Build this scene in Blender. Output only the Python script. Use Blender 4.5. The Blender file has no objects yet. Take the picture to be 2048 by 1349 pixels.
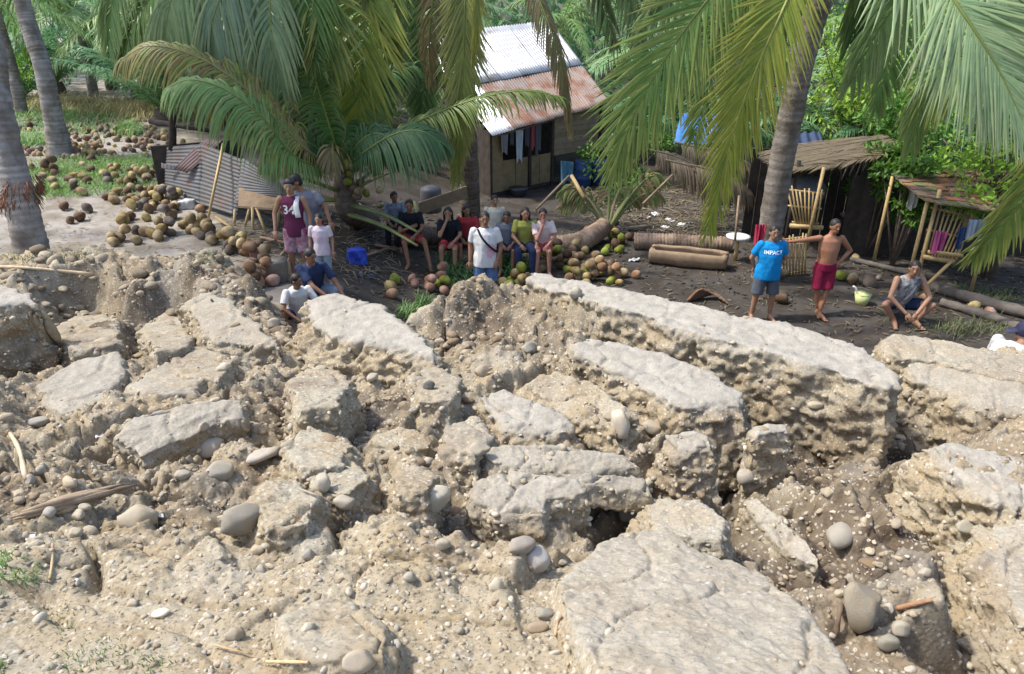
import bpy, math, random, numpy as np
from mathutils import Vector, Matrix
from mathutils.bvhtree import BVHTree

R = random.Random(7)
NR = np.random.RandomState(7)
S = bpy.context.scene
C = S.collection

# ------------------------------------------------------------------ camera, sky, sun, exposure
EYE = 5.0                                   # eye height above the yard, metres
FPX = 1450.0                                # focal length in photo pixels (2048 wide)
PITCH = math.radians(25)
cam = bpy.data.cameras.new('camera')
cam.sensor_width = 36; cam.lens = FPX / 2048 * 36
cam.clip_start = 0.05; cam.clip_end = 900
co = bpy.data.objects.new('camera', cam); C.objects.link(co)
co.location = (0, 0, EYE); co.rotation_euler = (math.pi / 2 - PITCH, 0, 0)
S.camera = co
TO_SUN = Vector((-0.56, 0.02, 0.83)).normalized()
w = bpy.data.worlds.new('World'); S.world = w; w.use_nodes = True
nt = w.node_tree
sky = nt.nodes.new('ShaderNodeTexSky'); sky.sky_type = 'NISHITA'; sky.sun_disc = False
sky.sun_elevation = math.asin(TO_SUN.z); sky.sun_rotation = math.atan2(TO_SUN.x, TO_SUN.y)
sky.air_density = 1.0; sky.dust_density = 2.5
bg = nt.nodes['Background']; bg.inputs[1].default_value = 0.15
nt.links.new(sky.outputs[0], bg.inputs[0])
sl = bpy.data.lights.new('sun', 'SUN'); sl.energy = 2.5; sl.angle = math.radians(3); sl.color = (1, .95, .87)
so = bpy.data.objects.new('sun', sl); C.objects.link(so); so.location = (0, 0, 30)
so.rotation_euler = (-TO_SUN).to_track_quat('-Z', 'Y').to_euler()
S.view_settings.view_transform = 'Standard'; S.view_settings.look = 'None'
S.view_settings.exposure = 1.02; S.view_settings.gamma = 1; S.view_settings.use_curve_mapping = False
S.cycles.use_denoising = True
S.cycles.max_bounces = 6; S.cycles.transparent_max_bounces = 6

# ------------------------------------------------------------------ picture <-> place
_c, _s = math.cos(PITCH), math.sin(PITCH)
def ray(px, py):
    dx, dy = (px - 1024) / FPX, (674.5 - py) / FPX
    return Vector((dx, dy * _s + _c, dy * _c - _s))
def PZ(px, py, z=0.0):
    r = ray(px, py); t = (z - EYE) / r.z
    return Vector((r.x * t, r.y * t, z))
def PY(px, py, Y):
    r = ray(px, py); t = Y / r.y
    return Vector((r.x * t, Y, EYE + r.z * t))

# ------------------------------------------------------------------ noise
_perm = NR.permutation(256); _perm = np.concatenate([_perm, _perm, _perm])
_g = NR.normal(size=(256, 3)); _g /= np.linalg.norm(_g, axis=1)[:, None]
def pn(P):
    P = np.asarray(P, float); i = np.floor(P).astype(int); f = P - i; i &= 255
    u = f * f * f * (f * (f * 6 - 15) + 10); out = 0
    for dx in (0, 1):
        for dy in (0, 1):
            for dz in (0, 1):
                h = _perm[_perm[_perm[i[:, 0] + dx] + i[:, 1] + dy] + i[:, 2] + dz]
                d = (_g[h] * (f - (dx, dy, dz))).sum(1)
                wx = u[:, 0] if dx else 1 - u[:, 0]; wy = u[:, 1] if dy else 1 - u[:, 1]; wz = u[:, 2] if dz else 1 - u[:, 2]
                out = out + d * wx * wy * wz
    return out
def fbm(P, o=4, lac=2.1, g=.5):
    a = 1; s = 0; P = np.asarray(P, float)
    for k in range(o):
        s = s + a * pn(P + 17.3 * k); a *= g; P = P * lac
    return s
def worley(P, vec=False):
    """3D cellular noise, F1 and a random id per cell"""
    P = np.asarray(P, float); i = np.floor(P).astype(int); f = P - i
    best = np.full(len(P), 9.); sec = best.copy(); idn = np.zeros(len(P)); vv = np.zeros((len(P), 3))
    for dx in (-1, 0, 1):
        for dy in (-1, 0, 1):
            for dz in (-1, 0, 1):
                c = (i + (dx, dy, dz)) & 255
                h = _perm[_perm[_perm[c[:, 0]] + c[:, 1]] + c[:, 2]]
                off = np.stack([_perm[h] / 255., _perm[h + 57] / 255., _perm[h + 131] / 255.], 1)
                o_ = off + (dx, dy, dz) - f; d = np.linalg.norm(o_, axis=1)
                m = d < best
                sec = np.where(m, best, np.minimum(sec, d)); idn = np.where(m, h / 255., idn); best = np.where(m, d, best)
                if vec: vv[m] = o_[m]
    return (best, sec, idn, vv) if vec else (best, sec, idn)
def sstep(a, b, x):
    t = np.clip((x - a) / (b - a), 0, 1); return t * t * (3 - 2 * t)

# ------------------------------------------------------------------ mesh helpers
def mk(name, V, F, col=None, smooth=True):
    me = bpy.data.meshes.new(name); V = np.asarray(V, np.float32)
    if isinstance(F, np.ndarray):
        n, k = F.shape
        me.vertices.add(len(V)); me.vertices.foreach_set('co', V.ravel())
        me.loops.add(n * k); me.loops.foreach_set('vertex_index', F.astype(np.int32).ravel())
        me.polygons.add(n); me.polygons.foreach_set('loop_start', np.arange(0, n * k, k, dtype=np.int32))
        me.update(calc_edges=True)
    else:
        me.from_pydata([tuple(map(float, v)) for v in V], [], [tuple(f) for f in F]); me.update()
    if col is not None: setcol(me, col)
    me.polygons.foreach_set('use_smooth', np.full(len(me.polygons), smooth))
    return me
def setcol(me, col, name='col'):
    a = me.attributes.get(name) or me.attributes.new(name, 'FLOAT_COLOR', 'POINT'); col = np.asarray(col, np.float32)
    if col.shape[1] == 3: col = np.concatenate([col, np.ones((len(col), 1), np.float32)], 1)
    a.data.foreach_set('color', col.ravel())
def getv(me):
    V = np.empty(len(me.vertices) * 3, np.float32); me.vertices.foreach_get('co', V); return V.reshape(-1, 3)
def getn(me):
    V = np.empty(len(me.vertices) * 3, np.float32); me.vertex_normals.foreach_get('vector', V); return V.reshape(-1, 3)
def tag(o, label=None, cat=None, group=None, kind=None):
    if label: o['label'] = label
    if cat: o['category'] = cat
    if group: o['group'] = group
    if kind: o['kind'] = kind
    return o
def ob(name, me, mat=None, parent=None, loc=None, label=None, cat=None, group=None, kind=None, rot=None, scale=None):
    o = bpy.data.objects.new(name, me); C.objects.link(o)
    if mat and me is not None and not me.materials: me.materials.append(mat)
    if parent: o.parent = parent
    if loc is not None: o.location = loc
    if rot is not None: o.rotation_euler = rot
    if scale is not None: o.scale = scale if hasattr(scale, '__len__') else (scale,) * 3
    return tag(o, label, cat, group, kind)
def thing(name, loc, label, cat, group=None, rz=0):
    return ob(name, None, loc=loc, label=label, cat=cat, group=group, rot=(0, 0, rz))
def copytree(o):
    c = o.copy(); C.objects.link(c)
    for ch in list(o.children):
        d = ch.copy(); C.objects.link(d); d.parent = c
        for g in list(ch.children):
            e = g.copy(); C.objects.link(e); e.parent = d
    return c

def frame(d):
    d = Vector(d).normalized(); a = Vector((0, 0, 1)) if abs(d.z) < .9 else Vector((1, 0, 0))
    u = d.cross(a).normalized(); return u, d.cross(u).normalized()
class MB:
    def __init__(s, off=(0, 0, 0)): s.v = []; s.f = []; s.c = []; s.off = Vector(off)
    def add(s, V, F, c=None):
        b = len(s.v); s.v += [Vector(v) - s.off for v in V]; s.f += [tuple(i + b for i in f) for f in F]
        s.c += [c or (1, 1, 1)] * len(V); return s
    def rings(s, pts, rad, n=10, c=None, cap=True, sq=1.0):
        V = []; F = []; pts = [Vector(p) for p in pts]; u0 = None
        for i, p in enumerate(pts):
            d = (pts[min(i + 1, len(pts) - 1)] - pts[max(i - 1, 0)])
            if d.length < 1e-6: d = Vector((0, 0, 1))
            d.normalize()
            if u0 is None: u, v = frame(d)
            else:
                u = (u0 - d * u0.dot(d)); u = u.normalized() if u.length > 1e-4 else frame(d)[0]; v = d.cross(u)
            u0 = u
            for k in range(n):
                a = 2 * math.pi * k / n
                V.append(p + u * (math.cos(a) * rad[i]) + v * (math.sin(a) * rad[i] * sq))
        for i in range(len(pts) - 1):
            for k in range(n):
                F.append((i * n + k, i * n + (k + 1) % n, (i + 1) * n + (k + 1) % n, (i + 1) * n + k))
        if cap: F.append(tuple(range(n))[::-1]); F.append(tuple(range((len(pts) - 1) * n, len(pts) * n)))
        return s.add(V, F, c)
    def tube(s, p0, p1, r0, r1=None, n=8, c=None):
        return s.rings([p0, p1], [r0, r0 if r1 is None else r1], n, c)
    def capsule(s, p0, r0, p1, r1, n=14):
        p0, p1 = Vector(p0), Vector(p1); d = p1 - p0
        d = d.normalized() if d.length > 1e-6 else Vector((0, 0, 1)); P = []; Q = []
        for k in range(5):
            a = -math.pi / 2 + (k + .12) / 4.12 * math.pi / 2 if k else -math.pi / 2 + .15
            P.append(p0 + d * r0 * math.sin(a)); Q.append(r0 * math.cos(a))
        for k in range(5):
            a = k / 4 * (math.pi / 2 - .15); P.append(p1 + d * r1 * math.sin(a)); Q.append(r1 * math.cos(a))
        return s.rings(P, Q, n)
    def ell(s, c, r, n=14, m=9, col=None, M=None):
        V = []; F = []; c = Vector(c); r = r if hasattr(r, '__len__') else (r, r, r)
        for i in range(m + 1):
            a = -math.pi / 2 + .06 + (math.pi - .12) * i / m
            for k in range(n):
                b = 2 * math.pi * k / n
                q = Vector((r[0] * math.cos(a) * math.cos(b), r[1] * math.cos(a) * math.sin(b), r[2] * math.sin(a)))
                V.append(c + (M @ q if M else q))
        for i in range(m):
            for k in range(n): F.append((i * n + k, i * n + (k + 1) % n, (i + 1) * n + (k + 1) % n, (i + 1) * n + k))
        F.append(tuple(range(n))[::-1]); F.append(tuple(range(m * n, (m + 1) * n)))
        return s.add(V, F, col)
    def box(s, c, sz, rz=0, M=None, col=None):
        c = Vector(c); M = M or Matrix.Rotation(rz, 3, 'Z'); V = []
        for x in (-1, 1):
            for y in (-1, 1):
                for z in (-1, 1): V.append(c + M @ Vector((x * sz[0] / 2, y * sz[1] / 2, z * sz[2] / 2)))
        return s.add(V, [(0, 1, 3, 2), (4, 6, 7, 5), (0, 4, 5, 1), (2, 3, 7, 6), (0, 2, 6, 4), (1, 5, 7, 3)], col)
    def me(s, name, smooth=True):
        return mk(name, [tuple(v) for v in s.v], s.f, s.c, smooth)
def remesh(me, vs, sm=0, fac=.5):
    o = bpy.data.objects.new('tmp', me); C.objects.link(o)
    m = o.modifiers.new('r', 'REMESH'); m.mode = 'VOXEL'; m.voxel_size = vs
    if sm: q = o.modifiers.new('s', 'SMOOTH'); q.iterations = sm; q.factor = fac
    dg = bpy.context.evaluated_depsgraph_get()
    out = bpy.data.meshes.new_from_object(o.evaluated_get(dg))
    bpy.data.objects.remove(o); out.polygons.foreach_set('use_smooth', np.ones(len(out.polygons), bool))
    return out

# ------------------------------------------------------------------ materials
def mat(name, c1, c2=None, sc=6, rough=.8, bump=.0, bsc=40, attr=False, rnd=0, spec=.3, c3=None, sc3=1.2, wave=None, metal=0, transl=0, coord='Object', detail=6, w3=(.45, .6)):
    m = bpy.data.materials.new(name); m.use_nodes = True; t = m.node_tree; N = t.nodes; L = t.links
    b = N['Principled BSDF']; b.inputs['Roughness'].default_value = rough; b.inputs['Specular IOR Level'].default_value = spec; b.inputs['Metallic'].default_value = metal
    def node(k, **kw):
        n = N.new(k)
        for a, v in kw.items(): setattr(n, a, v)
        return n
    tc = node('ShaderNodeTexCoord').outputs[coord]
    def mix(a, bb, f, mode='MIX'):
        n = node('ShaderNodeMix', data_type='RGBA', blend_type=mode)
        for s_, v in ((n.inputs[6], a), (n.inputs[7], bb)):
            if hasattr(v, 'is_linked'): L.new(v, s_)
            else: s_.default_value = (*v, 1)
        if hasattr(f, 'is_linked'): L.new(f, n.inputs[0])
        else: n.inputs[0].default_value = f
        return n.outputs[2]
    def noise(scale, d=detail, ro=.6):
        n = node('ShaderNodeTexNoise'); n.inputs['Scale'].default_value = scale; n.inputs['Detail'].default_value = d; n.inputs['Roughness'].default_value = ro
        L.new(tc, n.inputs['Vector']); return n.outputs[0]
    def ramp(v, a, z):
        n = node('ShaderNodeMapRange'); n.inputs[1].default_value = a; n.inputs[2].default_value = z; L.new(v, n.inputs[0]); return n.outputs[0]
    col = c1
    if c2: col = mix(c1, c2, ramp(noise(sc), .35, .65))
    if c3: col = mix(col, c3, ramp(noise(sc3), *w3))
    if attr:
        a = node('ShaderNodeAttribute', attribute_name='col'); col = mix(a.outputs[0], col, 1.0, 'MULTIPLY')
    if rnd:
        oi = node('ShaderNodeObjectInfo'); h = node('ShaderNodeHueSaturation'); L.new(ramp(oi.outputs['Random'], 0, 1), h.inputs['Value'])
        mr = h.inputs['Value'].links[0].from_node; mr.inputs[3].default_value = 1 - rnd; mr.inputs[4].default_value = 1 + rnd
        if hasattr(col, 'is_linked'): L.new(col, h.inputs['Color'])
        else: h.inputs['Color'].default_value = (*col, 1)
        col = h.outputs[0]
    if hasattr(col, 'is_linked'): L.new(col, b.inputs['Base Color'])
    else: b.inputs['Base Color'].default_value = (*col, 1)
    if bump:
        bn = node('ShaderNodeBump'); bn.inputs['Strength'].default_value = bump; bn.inputs['Distance'].default_value = .02
        L.new(noise(bsc, 5, .7), bn.inputs['Height']); L.new(bn.outputs[0], b.inputs['Normal'])
    if transl:
        tr = node('ShaderNodeBsdfTranslucent'); ms = node('ShaderNodeMixShader'); ms.inputs[0].default_value = transl
        if hasattr(col, 'is_linked'): L.new(col, tr.inputs[0])
        else: tr.inputs[0].default_value = (*col, 1)
        L.new(b.outputs[0], ms.inputs[1]); L.new(tr.outputs[0], ms.inputs[2]); L.new(ms.outputs[0], N['Material Output'].inputs[0])
    return m
def soil_mat(name, dry, tan, dark, crust, fleck=(.5, .46, .4)):
    """dry fill: col attribute R = trodden/cement crust, G = freshly broken damp soil, B = ochre share"""
    m = bpy.data.materials.new(name); m.use_nodes = True; t = m.node_tree; N = t.nodes; L = t.links
    b = N['Principled BSDF']; b.inputs['Roughness'].default_value = .95; b.inputs['Specular IOR Level'].default_value = .12
    tc = N.new('ShaderNodeTexCoord').outputs['Object']
    def noise(s, d=5, r=.65):
        n = N.new('ShaderNodeTexNoise'); n.inputs['Scale'].default_value = s; n.inputs['Detail'].default_value = d; n.inputs['Roughness'].default_value = r
        L.new(tc, n.inputs['Vector']); return n.outputs[0]
    def mr(v, a, z, o0=0, o1=1):
        n = N.new('ShaderNodeMapRange'); L.new(v, n.inputs[0])
        for k, q in zip((1, 2, 3, 4), (a, z, o0, o1)): n.inputs[k].default_value = q
        return n.outputs[0]
    def mix(a, c, f):
        n = N.new('ShaderNodeMix'); n.data_type = 'RGBA'
        for s_, v in ((n.inputs[6], a), (n.inputs[7], c)):
            if hasattr(v, 'is_linked'): L.new(v, s_)
            else: s_.default_value = (*v, 1)
        L.new(f, n.inputs[0]); return n.outputs[2]
    def mul(a, c):
        n = N.new('ShaderNodeMath'); n.operation = 'MULTIPLY'; L.new(a, n.inputs[0])
        if hasattr(c, 'is_linked'): L.new(c, n.inputs[1])
        else: n.inputs[1].default_value = c
        return n.outputs[0]
    at = N.new('ShaderNodeAttribute'); at.attribute_name = 'col'
    sp = N.new('ShaderNodeSeparateColor'); L.new(at.outputs[0], sp.inputs[0])
    col = mix(dry, tan, mr(noise(3.5), .38, .66))
    col = mix(col, tan, mul(sp.outputs[2], .8))
    col = mix(col, (.17, .125, .088), mul(mr(noise(1.1), .5, .68), mr(noise(6), .35, .62, .25, .85)))
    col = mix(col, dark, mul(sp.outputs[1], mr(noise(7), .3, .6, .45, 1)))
    # grit: small stones of other colours set in the fill
    vo = N.new('ShaderNodeTexVoronoi'); vo.inputs['Scale'].default_value = 42; L.new(tc, vo.inputs['Vector'])
    vs = N.new('ShaderNodeSeparateColor'); L.new(vo.outputs['Color'], vs.inputs[0])
    col = mix(col, fleck, mul(mr(vs.outputs[0], .72, .8), mr(vo.outputs['Distance'], .45, .3, 0, .75)))
    vo2 = N.new('ShaderNodeTexVoronoi'); vo2.inputs['Scale'].default_value = 110; L.new(tc, vo2.inputs['Vector'])
    vs2 = N.new('ShaderNodeSeparateColor'); L.new(vo2.outputs['Color'], vs2.inputs[0])
    col = mix(col, (.13, .1, .075), mul(mr(vs2.outputs[0], .8, .9), .55))
    cr = mix(crust, tuple(x * .78 for x in crust), mr(noise(9), .4, .62))
    cr = mix(cr, (.3, .26, .2), mul(mr(vs2.outputs[1], .82, .9), .5))
    col = mix(col, cr, sp.outputs[0])
    col = mix(col, (.46, .435, .385), mul(mr(vs.outputs[1], .88, .92), mr(vo.outputs['Distance'], .42, .3, 0, .5)))
    col = mix(col, (.17, .14, .105), mul(mr(vs2.outputs[2], .84, .92), mr(vo2.outputs['Distance'], .5, .35, 0, .5)))
    L.new(col, b.inputs['Base Color'])
    bn = N.new('ShaderNodeBump'); bn.inputs['Strength'].default_value = .6; bn.inputs['Distance'].default_value = .01
    ad = N.new('ShaderNodeMath'); ad.operation = 'SUBTRACT'; L.new(noise(60, 6, .75), ad.inputs[0]); L.new(mul(vo.outputs['Distance'], .6), ad.inputs[1])
    L.new(ad.outputs[0], bn.inputs['Height']); L.new(bn.outputs[0], b.inputs['Normal'])
    return m
M_bank = soil_mat('bank soil', (.355, .322, .248), (.315, .25, .155), (.078, .057, .041), (.37, .347, .3))
M_stone = mat('river stone', (.36, .345, .31), (.43, .405, .355), 3, .8, .5, 24, attr=True, rnd=.16, coord='Object', c3=(.40, .355, .28), sc3=1.6, w3=(.42, .6), spec=.2)

# ------------------------------------------------------------------ the yard
def yard_z(X, Y):
    X = np.asarray(X, float); Y = np.asarray(Y, float)
    z = 1.0 * sstep(-1.2, -5.2, X) + .2 * sstep(-5, -12, X)
    z = z + .5 * np.exp(-((X + 2.9) / .9) ** 2 - ((Y - 10.2) / 1.2) ** 2)
    return z + .05 * np.sin(X * .7 + .3 * Y) * np.cos(Y * .5) + .9 * sstep(30, 70, Y)
def yz(x, y): return float(yard_z([x], [y])[0])
def PG(px, py):
    """point of the yard seen at a pixel"""
    z = 0.
    for _ in range(12):
        p = PZ(px, py, z); z = yz(p.x, p.y)
    return Vector((p.x, p.y, z))

# ------------------------------------------------------------------ the broken bank
def base_z(X, Y):
    z = 3.4 - .25 * np.minimum(Y, 12)
    z = np.where(Y < .6, 3.4 - .25 * .6 - .12 * (Y - .6) * (Y > 0), z)
    yc = np.interp(X, [-14, -5, -3.4, -2.3, -1, 0, 1, 2.2, 3.4, 5, 9], [9.4, 9.3, 8.4, 6.9, 6.6, 7.4, 7.6, 6.9, 6.2, 6.2, 6])
    k = sstep(0, 1.3, Y - yc)
    return z * (1 - k) + (yard_z(X, Y) - .06) * k, k
# (px, py, Y, sigma, weight): the ground passes through this sighted point
BUMP = [(100, 500, 9.1, .75), (200, 512, 9.0, .5), (370, 500, 8.7, .62), (330, 560, 8.3, .35), (480, 575, 8.3, .4), (560, 640, 7.7, .3),
        (955, 596, 7.6, .5), (905, 605, 7.5, .35), (1010, 600, 7.5, .4), (890, 620, 7.1, .3), (980, 690, 6.4, .3), (1000, 640, 6.9, .3), (1100, 620, 6.9, .45),
        (40, 740, 6.15, .4), (150, 700, 6.9, .4), (300, 640, 7.3, .35), (720, 880, 4.75, .32), (830, 860, 4.55, .25),
        (1640, 960, 4.9, .3), (1560, 930, 4.85, .2), (1740, 960, 5.0, .28), (1460, 890, 4.75, .18), (1900, 900, 5.1, .35), (1780, 960, 4.95, .18),
        (1600, 1010, 4.2, .2), (1680, 1060, 3.75, .25), (1810, 1180, 3.05, .16), (1740, 1330, 2.0, .2), (1590, 1170, 2.9, .2),
        (1120, 1100, 2.85, .12), (850, 800, 5.2, .3), (930, 760, 5.6, .3), (1050, 720, 5.6, .3), (1250, 860, 4.6, .28), (1440, 960, 4.0, .2),
        (640, 830, 5.2, .35), (560, 740, 5.9, .35), (450, 730, 6.0, .35), (300, 900, 3.9, .3), (600, 1000, 3.2, .3)]
_BW = []
for b in BUMP:
    p = PY(*b[:3]); zb = float(base_z(np.array([p.x]), np.array([p.y]))[0][0]); _BW.append((p.x, p.y, p.z - zb, b[3]))
def lumps(X, Y, s, seed, cover=.75):
    P = np.stack([X / s + seed, Y / s + seed * .37, np.full_like(X, seed + .5)], 1)
    f1, f2, idn = worley(P)
    return np.sqrt(np.clip(1 - (f1 / .62) ** 2, 0, 1)) * (idn > 1 - cover) * (.4 + .6 * ((idn * 7.31) % 1)), idn
def blocks(X, Y, s, seed):
    f1, f2, idn, v = worley(np.stack([X / s + seed, Y / s * 1.25 - seed, np.full_like(X, seed + .5)], 1), True)
    a = idn * 91.7; tilt = v[:, 0] * np.sin(a) + v[:, 1] * np.cos(a)
    return (idn - .5) * 1.0 - tilt * .8 * (.3 + (idn * 5.3) % 1), np.exp(-((f2 - f1) / .09) ** 2)
def bank_z(X, Y, detail=True):
    X = np.asarray(X, float); Y = np.asarray(Y, float)
    z, k = base_z(X, Y)
    num = 0; den = .1
    for bx, by, dz, sg in _BW:
        q = np.exp(-((X - bx) ** 2 + (Y - by) ** 2) / (2 * sg * sg)); num = num + q * q * dz; den = den + q * q * 1.0
    z = z + num / den
    if not detail: return z
    P = np.stack([X, Y, z * 0], 1)
    wrp = .12 * np.stack([pn(P * 2.3 + 5), pn(P * 2.3 + 9)], 1)
    Xw, Yw = X + wrp[:, 0], Y + wrp[:, 1]
    amp = (1 - k) * sstep(.8, 2.6, Y) * (1 - .55 * sstep(3, -3, X) * sstep(2.6, 1.6, Y))
    rough = .25 + .75 * sstep(2.0, 3.4, Y + .9 * pn(P * .9 + 2))          # calmer, trodden soil near the viewer's feet
    z = z + amp * rough * (.28 * fbm(P * .9 + 3, 3) + .10 * fbm(P * 3.1 + 8, 6, 2.1, .58))
    l1, i1 = lumps(Xw, Yw, .36, 3, .5); l2, i2 = lumps(Xw, Yw, .17, 11, .6); l3, i3 = lumps(Xw, Yw, .08, 23, .7); l4, _ = lumps(X, Y, .035, 31, .65)
    b1, e1 = blocks(Xw, Yw, .42, 5); b2, e2 = blocks(Xw, Yw, .17, 9); b3, e3 = blocks(X, Y, .07, 14); brk = sstep(-.25, .25, pn(P * 1.1 + 61))
    z = z + amp * rough * (.075 * b1 * brk - .03 * e1 * brk + .035 * b2 - .012 * e2 + .014 * b3 - .006 * e3)
    z = z + amp * rough * (.07 * l1 * (1 - .6 * brk) + .04 * l2) + (amp * .8 + .2 * (1 - k)) * (.028 * l3 * (.35 + .65 * rough) + .010 * l4)
    # cracks running across the slip, roughly along the bank
    cr = np.abs(pn(P * (1.0, 1.9, 1) + (41.37, 41.61, .43))) ; z = z - amp * rough * .22 * np.exp(-(cr / .018) ** 2)
    cr2 = np.abs(pn(P * (2.6, 3.6, 1) + (71.21, 71.7, .37))); z = z - amp * rough * .07 * np.exp(-(cr2 / .03) ** 2)
    z = z + .006 * fbm(P * 28, 3)
    return z

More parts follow.
